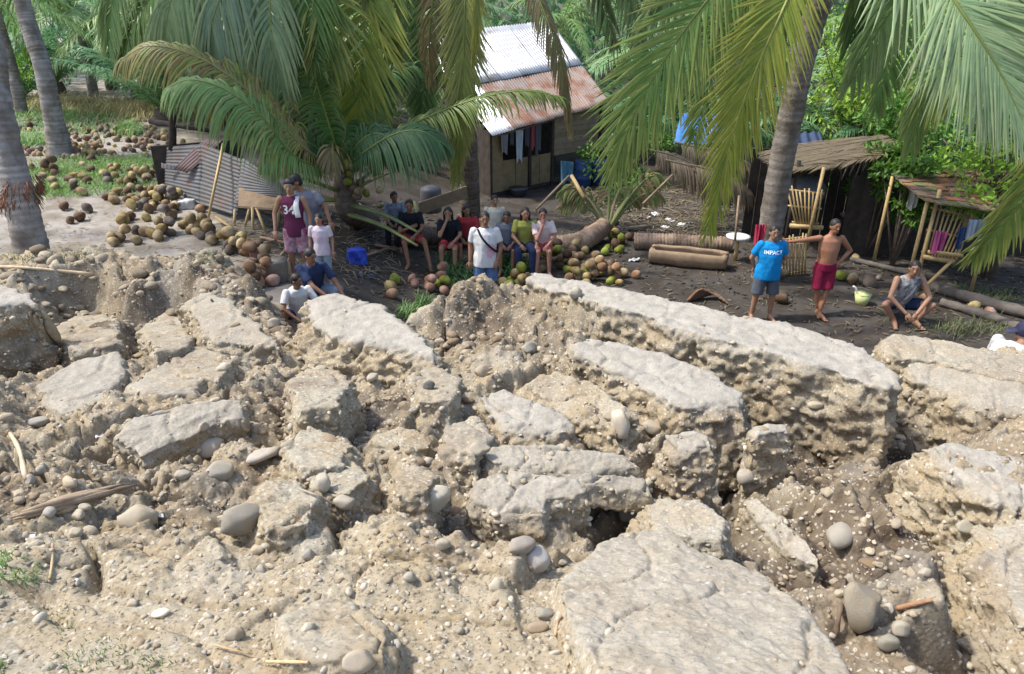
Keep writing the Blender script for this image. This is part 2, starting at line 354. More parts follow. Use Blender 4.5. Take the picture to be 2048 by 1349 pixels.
# broken slabs: top outline sighted at pixel corners with the height each corner has, depth, spread of the foot, soil look
# name, label, [(px,py,z)...], depth, flare(outward m), shift (toward viewer m), rough, crust, damp, ochre
SLABS = [
 ('A', 'longest pale slab lying along the crest of the broken bank in front of the man in the blue shirt',
  [(1052, 556, 2.22), (1068, 546, 2.22), (1150, 558, 2.23), (1300, 588, 2.24), (1450, 622, 2.24), (1620, 657, 2.24), (1700, 682, 2.24), (1765, 722, 2.22), (1792, 748, 2.2), (1778, 778, 2.2), (1705, 752, 2.22), (1500, 692, 2.23), (1350, 655, 2.23), (1260, 622, 2.22), (1165, 597, 2.21), (1090, 578, 2.2)], 1.35, .06, .16, .07, 1, .8, .75),
 ('B', 'pale tilted slab second from the crest, ending in a blunt corner over a dark hole',
  [(1152, 690, 2.24), (1178, 678, 2.25), (1240, 684, 2.25), (1330, 708, 2.24), (1425, 748, 2.22), (1487, 785, 2.2), (1480, 806, 2.2), (1385, 805, 2.2), (1335, 795, 2.2), (1290, 765, 2.2), (1215, 732, 2.22), (1165, 712, 2.23)], .62, .16, .2, .07, .95, .35, .8),
 ('C', 'small crusted block with ochre left flank beside a dark hole',
  [(1338, 872, 2.24), (1385, 858, 2.26), (1414, 868, 2.26), (1424, 892, 2.24), (1362, 897, 2.22)], .5, .12, .1, .06, .8, .2, .9),
 ('D', 'upright narrow pillar of fill with a thin white cap under the longest slab',
  [(1500, 850, 2.15), (1535, 844, 2.16), (1574, 845, 2.16), (1578, 862, 2.15), (1510, 870, 2.14)], .9, .05, .08, .035, 1, .15, .1),
 ('E', 'squarish grey slab with a dark right face in the middle of the rubble',
  [(942, 962, 2.62), (1012, 935, 2.64), (1100, 948, 2.64), (1152, 958, 2.64), (1176, 982, 2.62), (1098, 1000, 2.6), (1086, 1030, 2.6), (1010, 1022, 2.6), (950, 1004, 2.6)], .36, .02, .07, .03, .65, .3, .35),
 ('F', 'largest flat slab sloping away at the bottom right of the rubble',
  [(1118, 1162, 2.86), (1180, 1110, 2.74), (1252, 1064, 2.62), (1330, 1054, 2.6), (1382, 1098, 2.7), (1520, 1142, 2.8), (1580, 1190, 2.92), (1645, 1262, 3.06), (1700, 1352, 3.2), (1690, 1420, 3.3), (1250, 1420, 3.3), (1180, 1300, 3.12), (1135, 1220, 2.98)], .28, .12, .04, .022, .55, .1, .3),
 ('G', 'yellowish crumbling block with white top near the right edge of the rubble',
  [(1868, 890, 2.42), (1905, 884, 2.42), (1980, 905, 2.42), (2070, 930, 2.42), (2110, 1000, 2.4), (1990, 985, 2.4), (1915, 940, 2.4)], .85, .42, .26, .09, .9, .1, 1),
 ('H', 'coarse tan block filling the lower right corner of the rubble',
  [(1985, 1062, 2.62), (2040, 1036, 2.64), (2200, 1050, 2.64), (2250, 1330, 2.85), (2070, 1250, 2.8), (2010, 1150, 2.7)], .75, .4, .1, .06, .45, .1, .8),
 ('I', 'low tan slab along the crest behind the gap at the right',
  [(1757, 690, 2.05), (1778, 668, 2.05), (1850, 671, 2.05), (1980, 700, 2.04), (2160, 735, 2.02), (2160, 790, 2.02), (1990, 752, 2.03), (1850, 722, 2.04), (1790, 712, 2.05)], .7, .1, .1, .055, .25, .2, .8),
 ('J', 'pale humped slab at the left crest below the squatting children',
  [(612, 606, 2.22), (640, 590, 2.25), (680, 585, 2.25), (760, 612, 2.25), (830, 664, 2.24), (868, 694, 2.22), (866, 712, 2.2), (800, 690, 2.2), (720, 668, 2.2), (655, 655, 2.2), (625, 632, 2.2)], .85, .42, .3, .1, .9, .3, .85),
 ('K', 'reddish tan lump with a pale top at the left of the humped slab',
  [(372, 600, 2.12), (420, 585, 2.14), (465, 602, 2.13), (505, 640, 2.1), (560, 690, 2.04), (500, 680, 2.04), (430, 668, 2.05), (392, 632, 2.1)], .6, .2, .22, .09, .45, .35, .55),
 ('L', 'pale slab with a dark undercut face at the left edge of the picture',
  [(-90, 560, 2.5), (0, 566, 2.5), (62, 590, 2.48), (72, 606, 2.46), (0, 612, 2.46), (-90, 618, 2.46)], .8, .05, .06, .07, .95, .8, .1),
 ('M', 'small white capped slab stepping down in the centre of the rubble',
  [(958, 792, 2.22), (1008, 780, 2.24), (1060, 800, 2.23), (1120, 822, 2.22), (1142, 845, 2.2), (1090, 862, 2.2), (1010, 850, 2.2), (985, 822, 2.2)], .38, .12, .16, .05, .85, .1, .8),
 ('O', 'tilted flat slab with a dark shaded underside at the left of the rubble',
  [(232, 872, 2.42), (270, 835, 2.44), (360, 806, 2.46), (478, 800, 2.44), (492, 838, 2.36), (430, 850, 2.36), (345, 885, 2.36), (285, 915, 2.36)], .3, .0, -.03, .045, .6, .6, .15),
 ('P', 'flat pale slab level with the soil at the left of the rubble',
  [(75, 770, 2.12), (150, 722, 2.14), (236, 702, 2.14), (246, 745, 2.13), (205, 800, 2.14), (120, 830, 2.16)], .3, .1, .05, .03, .7, .1, .2),
 ('N', 'thin cracked slab in layers above the squarish grey slab',
  [(960, 905, 2.56), (1010, 888, 2.56), (1120, 890, 2.55), (1250, 908, 2.5), (1282, 935, 2.46), (1180, 942, 2.5), (1080, 936, 2.54), (990, 925, 2.56)], .2, .06, .08, .025, .6, .2, .4),
 ('N2', 'thin cracked slab tipped against the squarish grey slab on its right',
  [(1110, 945, 2.53), (1200, 946, 2.5), (1290, 955, 2.44), (1300, 985, 2.4), (1240, 975, 2.44), (1180, 965, 2.5)], .14, .04, .06, .02, .6, .2, .3),
 ('Q', 'long stone plate leaning down into the gully beside the large flat slab',
  [(1488, 1003, 2.3), (1512, 996, 2.33), (1580, 1050, 2.36), (1636, 1112, 2.38), (1640, 1135, 2.36), (1600, 1120, 2.34), (1530, 1060, 2.3)], .2, .03, -.02, .03, .5, .45, .2),
 ('T', 'rounded tan hump left of the long leaning stone plate',
  [(1292, 1010, 2.42), (1330, 992, 2.44), (1400, 1000, 2.46), (1450, 1040, 2.5), (1440, 1080, 2.52), (1370, 1075, 2.52), (1310, 1050, 2.47)], .35, .12, .06, .05, .35, .0, .8),
 ('U', 'dark damp clod at the foot of the humped slab',
  [(745, 870, 2.33), (800, 852, 2.35), (850, 868, 2.33), (856, 895, 2.3), (790, 900, 2.3), (750, 892, 2.3)], .3, .12, .06, .06, 0, 1, .2),
 ('V', 'low rounded tan slab half buried at the bottom left of the largest flat slab',
  [(560, 1230, 3.03), (640, 1195, 2.98), (720, 1205, 2.99), (772, 1250, 3.06), (760, 1300, 3.12), (660, 1310, 3.12), (580, 1280, 3.09)], .2, .1, .03, .02, .2, 0, .5),
 ('W', 'broad crumbling face of layered fill behind the yellowish block at the right',
  [(1812, 728, 2.0), (1870, 722, 2.02), (1960, 740, 2.02), (2160, 785, 2.0), (2160, 840, 1.95), (1960, 800, 1.95), (1830, 762, 1.95)], .85, .2, .3, .075, .5, .25, .75),
 ('X', 'broken tan lump under the right end of the pale second slab',
  [(1050, 770, 2.12), (1120, 740, 2.18), (1200, 770, 2.2), (1255, 810, 2.2), (1230, 850, 2.15), (1150, 830, 2.12)], .5, .2, .12, .07, .1, .1, 1),
]
def zz(py, up):
    tn = math.tan(PITCH + math.atan((py - 674.5) / FPX)); return EYE - tn * (1.6 - up) / (tn - .25)
for nm, lab, pp, up, dp, cr_, dm_, oc_ in [
 ('R1', 'tan lump of fill right of the large grey boulder', [(495, 1005), (530, 965), (590, 955), (640, 990), (615, 1040), (540, 1050)], .13, .32, .06, .15, .4),
 ('R2', 'reddish brown damp lump of fill above the notched boulder', [(610, 935), (690, 915), (740, 950), (700, 985), (630, 975)], .1, .28, .0, .6, .4),
 ('R3', 'grey brown angular block in the shaded slope at the left', [(275, 660), (330, 625), (385, 640), (380, 690), (310, 700)], .2, .4, .1, .5, .1),
 ('R4', 'pale broken block right of the humped slab', [(815, 752), (870, 728), (925, 755), (900, 798), (840, 800)], .12, .3, .2, .2, .3),
 ('R5', 'dark angular block in the hollow at the left edge', [(110, 655), (170, 620), (240, 640), (235, 690), (140, 702)], .18, .4, .05, .8, .1),
 ('R6', 'pale flat fragment left of the tilted slab', [(255, 770), (330, 722), (415, 745), (395, 785), (310, 792)], .1, .25, .4, .1, .2),
 ('R7', 'tan block below the humped slab and left of the dark clod', [(560, 890), (620, 850), (700, 880), (690, 930), (600, 940)], .14, .32, .15, .2, .9),
 ('R8', 'small angular block above the cream boulder', [(780, 950), (830, 925), (880, 950), (850, 985), (800, 985)], .1, .25, .1, .4, .3),
 ('R9', 'yellowish block on the flank of the humped slab', [(575, 760), (640, 725), (700, 760), (680, 810), (600, 820)], .2, .4, .1, .1, 1),
 ('S1', 'broken block beside the reddish tan lump at the upper left', [(330, 700), (400, 690), (470, 720), (440, 760), (360, 752)], .12, .3, .15, .4, .2),
 ('S2', 'flat grey fragment beneath the small white capped slab', [(890, 850), (950, 830), (990, 870), (950, 905), (895, 895)], .1, .22, .25, .2, .2)]:
    SLABS.append((nm, lab, [(x, y, zz(y, up)) for x, y in pp], dp, .06, .05, .05, cr_, dm_, oc_))
FACE = dict(R1=.17, R2=.14, R3=.22, R4=.16, R5=.22, R6=.12, R7=.18, R8=.12, R9=.2, S1=.16, S2=.12, A=.95, B=.42, C=.5, D=.75, E=.27, F=.1, G=.65, H=.55, I=.35, J=.5, K=.35, L=.6, M=.22, O=.22, P=.05, N=.1, N2=.07, Q=.13, T=.2, U=.15, V=.04, W=.55, X=.3)
def inpoly(X, Y, poly):
    c = np.zeros(len(X), bool); n = len(poly)
    for i in range(n):
        x0, y0 = poly[i][:2]; x1, y1 = poly[i - 1][:2]
        m = ((y0 > Y) != (y1 > Y)) & (X < (x1 - x0) * (Y - y0) / ((y1 - y0) or 1e-9) + x0); c ^= m
    return c
def plane_of(pts):
    A = np.array([(p.x, p.y, 1) for p in pts]); b = np.array([p.z for p in pts]); return np.linalg.lstsq(A, b, rcond=None)[0]
SLABW = [(s, [PZ(*q) for q in s[2]]) for s in SLABS]
def make_slab(s, pts):
    nm, label, _, depth, flare, shift, rough, crust, damp, ochre = s
    cx = sum((p for p in pts), Vector()) / len(pts); bm = MB(); n = len(pts)
    jr = random.Random(len(label)); fine = []
    for i in range(n):
        a, b2 = pts[i], pts[(i + 1) % n]; fine.append(a); dd = b2 - a; m_ = max(1, int(dd.length / .13)); pr = Vector((-dd.y, dd.x, 0)).normalized()
        for q in range(1, m_): fine.append(a + dd * ((q + jr.uniform(-.3, .3)) / m_) + pr * jr.uniform(-.035, .035) * min(1, depth * 2.5))
    pts = fine; n = len(pts)
    area = sum(pts[i - 1].x * pts[i].y - pts[i].x * pts[i - 1].y for i in range(n))
    if area < 0: pts = pts[::-1]
    lay = []
    for t, zf in ((0, 0), (.12, .05), (.5, .5), (1, 1)):
        L = []
        for i, p in enumerate(pts):
            d = (p - cx); d.z = 0; d = d.normalized() if d.length > 0 else d
            toward = max(0, -d.y)
            q = p + d * flare * t + Vector((0, -shift * t * (.25 + toward), 0)); q.z = p.z - depth * zf; L.append(q)
        lay.append(L)
    V = [p for L in lay for p in L]; F = []
    for a in range(len(lay) - 1):
        for i in range(n): F.append((a * n + i, (a + 1) * n + i, (a + 1) * n + (i + 1) % n, a * n + (i + 1) % n))
    V.append(cx); V.append(sum((p for p in lay[-1]), Vector()) / n)
    for i in range(n):
        F.append((len(V) - 2, i, (i + 1) % n)); F.append((len(V) - 1, (len(lay) - 1) * n + (i + 1) % n, (len(lay) - 1) * n + i))
    dist = cx.length
    vs = max(.010, .0033 * cx.y)
    me = remesh(mk('t', V, F), vs, 1, .25)
    V = getv(me).astype(float); N = getn(me).astype(float); pl = plane_of(pts)
    dep = (V[:, 0] * pl[0] + V[:, 1] * pl[1] + pl[2]) - V[:, 2]
    top = sstep(.05, .012, dep) * sstep(.45, .75, N[:, 2]); side = 1 - top
    far = fbm(V * 2.6 + len(label), 5, 2.15, .58); f1, f2, idn = worley(V * (7, 7, 11) + 3); g1, g2, idg = worley(V * (15, 15, 22)); h1, _, idh = worley(V * min(32, .3 / vs))
    clod = np.sqrt(np.clip(1 - (f1 / .7) ** 2, 0, 1)) * (idn > .45); clod2 = np.sqrt(np.clip(1 - (g1 / .7) ** 2, 0, 1)) * (idg > .4); grit = np.sqrt(np.clip(1 - (h1 / .65) ** 2, 0, 1)) * (idh > .55)
    strata = .35 * np.sin(V[:, 2] * 34 + 3 * far + V[:, 0])
    d = side * rough * (0.8 * far + .15 * (clod - .3) + .2 * clod2 + .26 * grit + strata * .12 * sstep(.05, .3, dep)) + top * (.012 * far + .003 * fbm(V * 14, 3) + .007 * grit)
    d = side * d * (.3 + .7 * sstep(.015, .09, dep)) + top * d
    edge = sstep(.10, .0, dep) * (1 - sstep(.9, .98, N[:, 2]))
    p1, p2, pid = worley(V * (4.5, 4.5, 6.5) + 7); q1, q2, qid = worley(V * (11, 11, 15) + 2)
    d += side * rough * (.5 * (pid - .5) + .34 * (qid - .5) - .2 * np.exp(-((p2 - p1) / .06) ** 2) - .1 * np.exp(-((q2 - q1) / .07) ** 2) + .42 * fbm(V * 18, 3, 2.1, .65))
    k1, k2, _k = worley(V * (1.7, 1.7, .1) + .35 * np.stack([pn(V * 3), pn(V * 3 + 5), 0 * d], 1)); d -= top * .030 * np.exp(-((k2 - k1) / .016) ** 2)
    k1, k2, kid = worley(V * (6, 6, 1)); d += top * (.007 * (kid - .5) - .006 * np.exp(-((k2 - k1) / .06) ** 2))
    d -= edge * .004 * (1 + fbm(V * 11, 2) * 2)
    E_ = np.empty(len(me.edges) * 2, np.int32); me.edges.foreach_get('vertices', E_); E_ = E_.reshape(-1, 2); deg = np.bincount(E_.ravel(), minlength=len(V)).astype(float)
    for _ in range(1):
        d = .45 * d + .55 * (np.bincount(E_[:, 0], d[E_[:, 1]], len(V)) + np.bincount(E_[:, 1], d[E_[:, 0]], len(V))) / deg
        N = np.stack([.4 * N[:, k] + .6 * (np.bincount(E_[:, 0], N[E_[:, 1], k], len(V)) + np.bincount(E_[:, 1], N[E_[:, 0], k], len(V))) / deg for k in range(3)], 1)
    V += N * (d * 1.25)[:, None]
    # chipped outline of the crust
    V[:, :2] += (.03 * np.stack([fbm(V * 4 + 3, 3), fbm(V * 4 + 9, 3)], 1)) * min(1, rough * 14)
    me.vertices.foreach_set('co', V.astype(np.float32).ravel()); me.update()
    n2 = fbm(V * 3 + 11, 3)
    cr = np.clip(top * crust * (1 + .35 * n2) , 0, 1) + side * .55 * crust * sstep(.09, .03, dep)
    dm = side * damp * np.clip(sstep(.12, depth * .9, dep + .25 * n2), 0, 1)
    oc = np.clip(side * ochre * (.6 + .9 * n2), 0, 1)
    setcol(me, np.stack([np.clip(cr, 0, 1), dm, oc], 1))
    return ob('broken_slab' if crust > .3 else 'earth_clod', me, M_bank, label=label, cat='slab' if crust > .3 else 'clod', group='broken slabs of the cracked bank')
slab_objs = [make_slab(*q) for q in SLABW]

rows = np.concatenate([[-30, -18, -10, -5, -2.5, -1.2, -.3, .3, .6, .85], 1.0 * np.exp(np.linspace(0, math.log(11.6), 560))])
cols = np.linspace(-1, 1, 660); cols = (.62 * cols + .38 * cols ** 7) / .62
YY = np.repeat(rows, len(cols)); XX = np.tile(cols, len(rows)) * (1.7 + .92 * np.maximum(YY, 0) + 1.6 * np.maximum(-YY, 0))
ZZ = bank_z(XX, YY)
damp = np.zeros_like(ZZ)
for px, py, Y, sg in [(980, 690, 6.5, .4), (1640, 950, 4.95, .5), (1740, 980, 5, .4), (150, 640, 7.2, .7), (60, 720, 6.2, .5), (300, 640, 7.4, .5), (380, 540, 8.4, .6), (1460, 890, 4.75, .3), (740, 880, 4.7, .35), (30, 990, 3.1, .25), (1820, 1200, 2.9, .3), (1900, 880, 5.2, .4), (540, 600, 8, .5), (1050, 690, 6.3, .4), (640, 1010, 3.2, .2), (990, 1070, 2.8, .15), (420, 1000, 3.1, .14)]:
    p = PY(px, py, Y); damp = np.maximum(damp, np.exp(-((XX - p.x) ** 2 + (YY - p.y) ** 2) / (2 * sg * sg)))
for s, pts in SLABW:
    pl = plane_of(pts); xs = [p.x for p in pts]; ys = [p.y for p in pts]
    bb = np.where((XX > min(xs) - 1.1) & (XX < max(xs) + 1.1) & (YY > min(ys) - 1.1) & (YY < max(ys) + 1.1))[0]
    x, y = XX[bb], YY[bb]; d = np.full(len(bb), 9.); ny = y * 0; nx = x * 0
    for i in range(len(pts)):
        ax, ay = pts[i - 1].x, pts[i - 1].y; ux, uy = pts[i].x - ax, pts[i].y - ay
        t = np.clip(((x - ax) * ux + (y - ay) * uy) / (ux * ux + uy * uy), 0, 1); dn = np.hypot(x - ax - t * ux, y - ay - t * uy); m_ = dn < d; d = np.where(m_, dn, d); ny = np.where(m_, y - ay - t * uy, ny); nx = np.where(m_, x - ax - t * ux, nx)
    ins = inpoly(x, y, pts); fr = sstep(.12, -.12, ny - .35 * np.abs(nx)); fr[ins] = 0; d[ins] = 0
    cap = np.clip(x, min(xs), max(xs)) * pl[0] + np.clip(y, min(ys), max(ys)) * pl[1] + pl[2] - (.12 + fr * max(FACE[s[0]] - .12, 0) * (np.interp(x, [.3, 1.6], [.3, 1]) if s[0] == 'A' else 1))
    rel = 1.0 * fr + 2.2 * (1 - fr)
    cap = cap + np.maximum(0, d - .16) * rel * (1.3 + .5 * pn(np.stack([x * 3, y * 3, x * 0], 1))) + .85 * (ZZ[bb] - bank_z(x, y, False)) + .05 * fbm(np.stack([x * 5, y * 5, x * 0 + .4], 1), 4, 2.1, .6) * sstep(.1, .3, d)
    ZZ[bb] = np.where(d < 1.0, np.minimum(ZZ[bb], cap), ZZ[bb])
P3 = np.stack([XX, YY, ZZ * 0], 1); nz = fbm(P3 * 1.3 + 6, 4)
ii = np.arange(len(rows) * len(cols)).reshape(len(rows), len(cols))
F = np.stack([ii[:-1, :-1].ravel(), ii[:-1, 1:].ravel(), ii[1:, 1:].ravel(), ii[1:, :-1].ravel()], 1)
reach = YY < 11.4
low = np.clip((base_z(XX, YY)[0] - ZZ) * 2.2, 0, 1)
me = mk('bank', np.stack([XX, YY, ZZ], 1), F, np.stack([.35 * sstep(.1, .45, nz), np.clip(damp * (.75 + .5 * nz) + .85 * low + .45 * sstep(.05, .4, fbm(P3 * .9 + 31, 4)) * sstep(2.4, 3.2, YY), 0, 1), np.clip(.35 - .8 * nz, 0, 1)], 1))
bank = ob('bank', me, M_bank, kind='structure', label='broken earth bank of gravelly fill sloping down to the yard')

# one tree of everything the stones can lie on
def bvh_of(objs):
    V = []; F = []; b = 0
    for o in objs:
        m = o.data; v = getv(m); V.append(v); k = len(m.polygons)
        lt = np.empty(len(m.loops), np.int32); m.loops.foreach_get('vertex_index', lt)
        ls = np.empty(k, np.int32); m.polygons.foreach_get('loop_start', ls); ls = np.append(ls, len(lt))
        F += [tuple(lt[ls[i]:ls[i + 1]] + b) for i in range(k)]; b += len(v)
    return BVHTree.FromPolygons([tuple(q) for q in np.concatenate(V)], F)
BV = bvh_of([bank] + slab_objs)
def sight(px, py):
    h = BV.ray_cast(co.location, ray(px, py).normalized()); return (h[0], h[1]) if h[0] else (None, None)
NB = len(bank.data.polygons)
def drop(x, y):
    h = BV.ray_cast(Vector((x, y, 9)), Vector((0, 0, -1))); return (h[0], h[1], h[2]) if h[0] else (None, None, 0)
# ------------------------------------------------------------------ stones
def stone_mesh(seed, sub=2, cuts=5, flat=.75):
    import bmesh
    bm = bmesh.new(); bmesh.ops.create_icosphere(bm, subdivisions=sub, radius=1); r = random.Random(seed)
    V = np.array([v.co[:] for v in bm.verts]); F = np.array([[v.index for v in f.verts] for f in bm.faces]); bm.free()
    rs = np.random.RandomState(seed)
    for _ in range(cuts):
        n = rs.normal(size=3); n /= np.linalg.norm(n); d = rs.uniform(.62, .92); e = V @ n - d; V -= np.clip(e, 0, None)[:, None] * n * .97
    V *= (1, rs.uniform(.65, .95), flat * rs.uniform(.75, 1)); V += V * (.16 * pn(V * 1.3 + seed * 3.1))[:, None] + V * (.05 * pn(V * 4 + seed))[:, None]
    return V / np.abs(V).max(), F
ST_HI = [stone_mesh(k, 3, (6, 12, 8, 15)[k % 4]) for k in range(14)]
ST_MD = [stone_mesh(50 + k, 2, (6, 10, 8, 12)[k % 4]) for k in range(12)]
ST_LO = [stone_mesh(90 + k, 1, 9) for k in range(12)]
TINT = [(1.05, 1.03, .97), (1.12, 1.05, .92), (.88, .87, .86), (1.25, 1.2, 1.1), (1.08, .99, .86), (1, .99, .94)]
ST_ME = []
for k, (V, F) in enumerate(ST_HI):
    ST_ME.append(mk('stone', V, F, np.tile(TINT[k % 6], (len(V), 1))))
def put_stone(px, py, wpx, label, k=0, ratio=.7, rz=0, tilt=0, sink=.3, name='rock', tint=None, group=None):
    p, n = sight(px, py)
    if p is None: return
    sc = wpx / 2 / FPX * ((p.y * _c) + (EYE - p.z) * _s)
    me = ST_ME[k % 14]
    if tint: me = me.copy(); setcol(me, np.tile(tint, (len(me.vertices), 1)))
    return ob(name, me, M_stone, loc=(p.x, p.y, p.z + sc * ratio * (.75 - 1.2 * sink)), rot=(tilt, R.uniform(-.15, .15), rz), scale=(sc, sc * .85, sc * ratio * 1.35), label=label, cat='stone', group=group)
KEY = [
 (485, 1060, 92, 'large smooth grey boulder with a flat top in front of a dark hollow', 6, 1.05, .4, .25, (.8, .77, .72), .2),
 (872, 1015, 74, 'pale cream boulder with a notch in its top in the middle of the rubble', 5, .9, .8, .3, (1.25, 1.2, 1.08), .15),
 (275, 1045, 82, 'broad tan boulder half buried beside the driftwood', 3, .75, .1, 0, (1.1, 1.02, .88), .35),
 (440, 955, 66, 'large rounded pale stone leaning on its neighbours under the tilted slab', 1, .8, .9, .4, (1.1, 1.06, 1), .2),
 (425, 905, 58, 'rounded stone at the top of the cluster under the tilted slab', 8, .8, .3, .2, (1.05, 1.02, .98), .2),
 (365, 955, 36, 'small grey stone left of the large rounded pale stone', 6, .75, 0, 0, None, .25),
 (335, 945, 30, 'tan stone at the left end of the cluster under the tilted slab', 4, .75, 0, 0, None, .25),
 (528, 918, 74, 'long wedge of grey stone pointing up beside the stone cluster', 9, .42, .75, -.35, (1.05, 1, .96), .15),
 (1240, 866, 44, 'upright pale triangular stone at the foot of the second slab', 7, 1.5, .1, -.35, (1.15, 1.08, .98), .1),
 (1305, 862, 46, 'rounded tan stone just right of the upright triangular stone', 1, .8, 0, 0, (1.05, .98, .86), .3),
 (1300, 976, 38, 'smooth egg shaped cream stone below the small crusted block', 5, 1.0, .6, .2, (1.2, 1.15, 1.02), .2),
 (1262, 1032, 58, 'angular blue grey stone left of the rounded tan hump', 2, .75, .5, .3, (.95, .95, .96), .2),
 (1042, 1100, 62, 'dull grey block of stone in front of the squarish slab', 6, .8, .2, .1, (.82, .78, .76), .25),
 (1075, 1130, 60, 'light blue grey angular stone in front of the squarish slab', 7, .95, .9, .3, (1.08, 1.08, 1.14), .2),
 (1678, 1082, 68, 'smooth elongated grey stone leaning in the gully', 8, .7, .9, -.4, (.98, .96, .92), .15),
 (1718, 1240, 92, 'tall oval brown stone standing beside the large flat slab', 13, 1.5, .2, -.3, (.9, .82, .7), .2),
 (1775, 1295, 46, 'rounded grey green stone at the right of the tall oval stone', 5, .9, 0, 0, (.85, .85, .78), .2),
 (1800, 1265, 44, 'angular tan stone above the rounded grey green stone', 2, .8, .4, 0, (1, .95, .85), .2),
 (720, 1330, 70, 'rounded tan stone cut by the lower edge of the picture', 4, .75, .3, 0, (.98, .9, .8), .3),
 (992, 1180, 34, 'white upright pebble above the largest flat slab edge', 3, 1.1, .2, -.3, (1.3, 1.24, 1.12), .2),
 (1092, 1235, 40, 'grey round stone left of the largest flat slab', 6, .9, .1, 0, (.92, .92, .88), .25),
 (1075, 1258, 46, 'brown stone wedged under the grey round stone', 10, .6, .1, 0, (.85, .72, .6), .3),
 (648, 975, 36, 'cream wedge shaped stone standing left of the notched boulder', 7, 1.2, .5, -.2, (1.2, 1.15, 1.05), .2),
 (690, 1010, 46, 'rounded stone just left of the notched boulder', 1, .8, .2, 0, (1.1, 1.06, .98), .3),
 (618, 1115, 30, 'small round blue grey stone on the trodden soil right of the large boulder', 0, .9, 0, 0, (.95, .95, .98), .2),
 (888, 1095, 34, 'cream pebble below the notched boulder', 5, .9, 0, 0, (1.15, 1.1, 1.0), .25),
 (820, 1158, 30, 'grey pebble on the trodden soil below the notched boulder', 0, .8, 0, 0, (.95, .95, .92), .25),
 (468, 1275, 42, 'rounded tan stone alone on the trodden soil at lower left', 3, .85, .2, 0, (1.05, .98, .86), .3),
 (322, 1228, 38, 'flat white stone on the trodden soil at lower left', 9, .4, .2, 0, (1.5, 1.46, 1.4), .3),
 (960, 908, 44, 'round stone with dark underside beside the layered slab', 13, .85, 0, 0, (1, .95, .86), .15),
 (1220, 838, 30, 'small tan stone above the upright triangular stone', 4, .8, 0, 0, None, .2),
 (968, 750, 40, 'tan stone in the dark hollow left of the second slab', 12, .75, .2, 0, (1, .9, .78), .2),
 (880, 690, 24, 'small pale stone at the right tip of the humped slab', 5, .8, 0, 0, (1.2, 1.12, 1), .2),
 (448, 738, 32, 'white oval stone below the reddish tan lump', 3, .6, .3, 0, (1.35, 1.3, 1.2), .25),
 (858, 776, 26, 'dark slate stone in the hollow below the humped slab', 2, .8, .3, 0, (.4, .42, .45), .2),
 (75, 850, 46, 'pale blue grey stone on the soil at the left edge', 6, .6, .3, 0, (1.05, 1.08, 1.1), .3),
 (1150, 592, 30, 'round cobble stuck on the left end of the longest slab', 3, .9, 0, 0, (1.1, 1.05, .95), .2),
 (1632, 812, 34, 'pale cobble set in the face of the longest slab', 5, .5, 0, 0, (1.15, 1.08, .9), .45),
 (1490, 965, 40, 'thin pointed grey stone below the narrow pillar', 9, 1.1, .3, -.6, (1.05, 1, .95), .2),
 (1930, 1060, 44, 'grey stone set in the foot of the yellowish block', 4, .7, .2, 0, (.9, .88, .8), .3),
]
key_px = []
for px, py, wpx, lab, k, ratio, rz, tilt, tint, sink in KEY:
    put_stone(px, py, wpx, lab, k, ratio, rz, tilt, sink, tint=tint); key_px.append((px, py))
# loose cobbles: one object each; the zone and size give the label they share
ZONES = [('left', (0, 760, 560, 1100)), ('mid', (560, 700, 1180, 1150)), ('gully', (1180, 820, 1760, 1120)), ('front', (420, 1090, 1160, 1349)), ('low', (0, 1090, 420, 1349)), ('crest', (380, 640, 1180, 760)), ('right', (1660, 1120, 2048, 1349))]
ZL = {'left': 'cobble in the rubble at the left', 'mid': 'cobble in the middle of the rubble', 'gully': 'cobble in the gully below the two longest pale slabs',
      'front': 'cobble on the loose soil left of the largest flat slab', 'low': 'cobble on trodden soil in the lower left corner', 'crest': 'cobble on the upper slope near the crest of the bank', 'right': 'cobble around the coarse block in the lower right corner'}
cnt = {'left': 40, 'mid': 54, 'gully': 32, 'front': 36, 'low': 10, 'crest': 22, 'right': 18}
for zn, (x0, y0, x1, y1) in ZONES:
    for i in range(cnt[zn]):
        for _ in range(8):
            px, py = R.uniform(x0, x1), R.uniform(y0, y1)
            if all((px - a) ** 2 + (py - b) ** 2 > 45 ** 2 for a, b in key_px): break
        p, n = sight(px, py)
        if p is None or p.y > 9 or n.z < .35 or (drop(p.x, p.y)[2] >= NB and R.random() < .85): continue
        big = R.random() < .35
        wpx = R.uniform(20, 34) if big else R.uniform(11, 20)
        size, tone = ('larger' if big else 'small'), R.choice(['pale', 'tan', 'grey'])
        tint_k = {'pale': (3, 9), 'tan': (1, 4, 7, 10), 'grey': (0, 2, 6, 8)}[tone]
        put_stone(px, py, wpx, f'{size} {tone} {ZL[zn]}', R.choice(tint_k), R.uniform(.6, .9), R.uniform(0, 3), R.uniform(-.3, .3), R.uniform(.25, .6), 'cobble', group=f'{size} {tone} cobbles, {zn} part of the rubble')
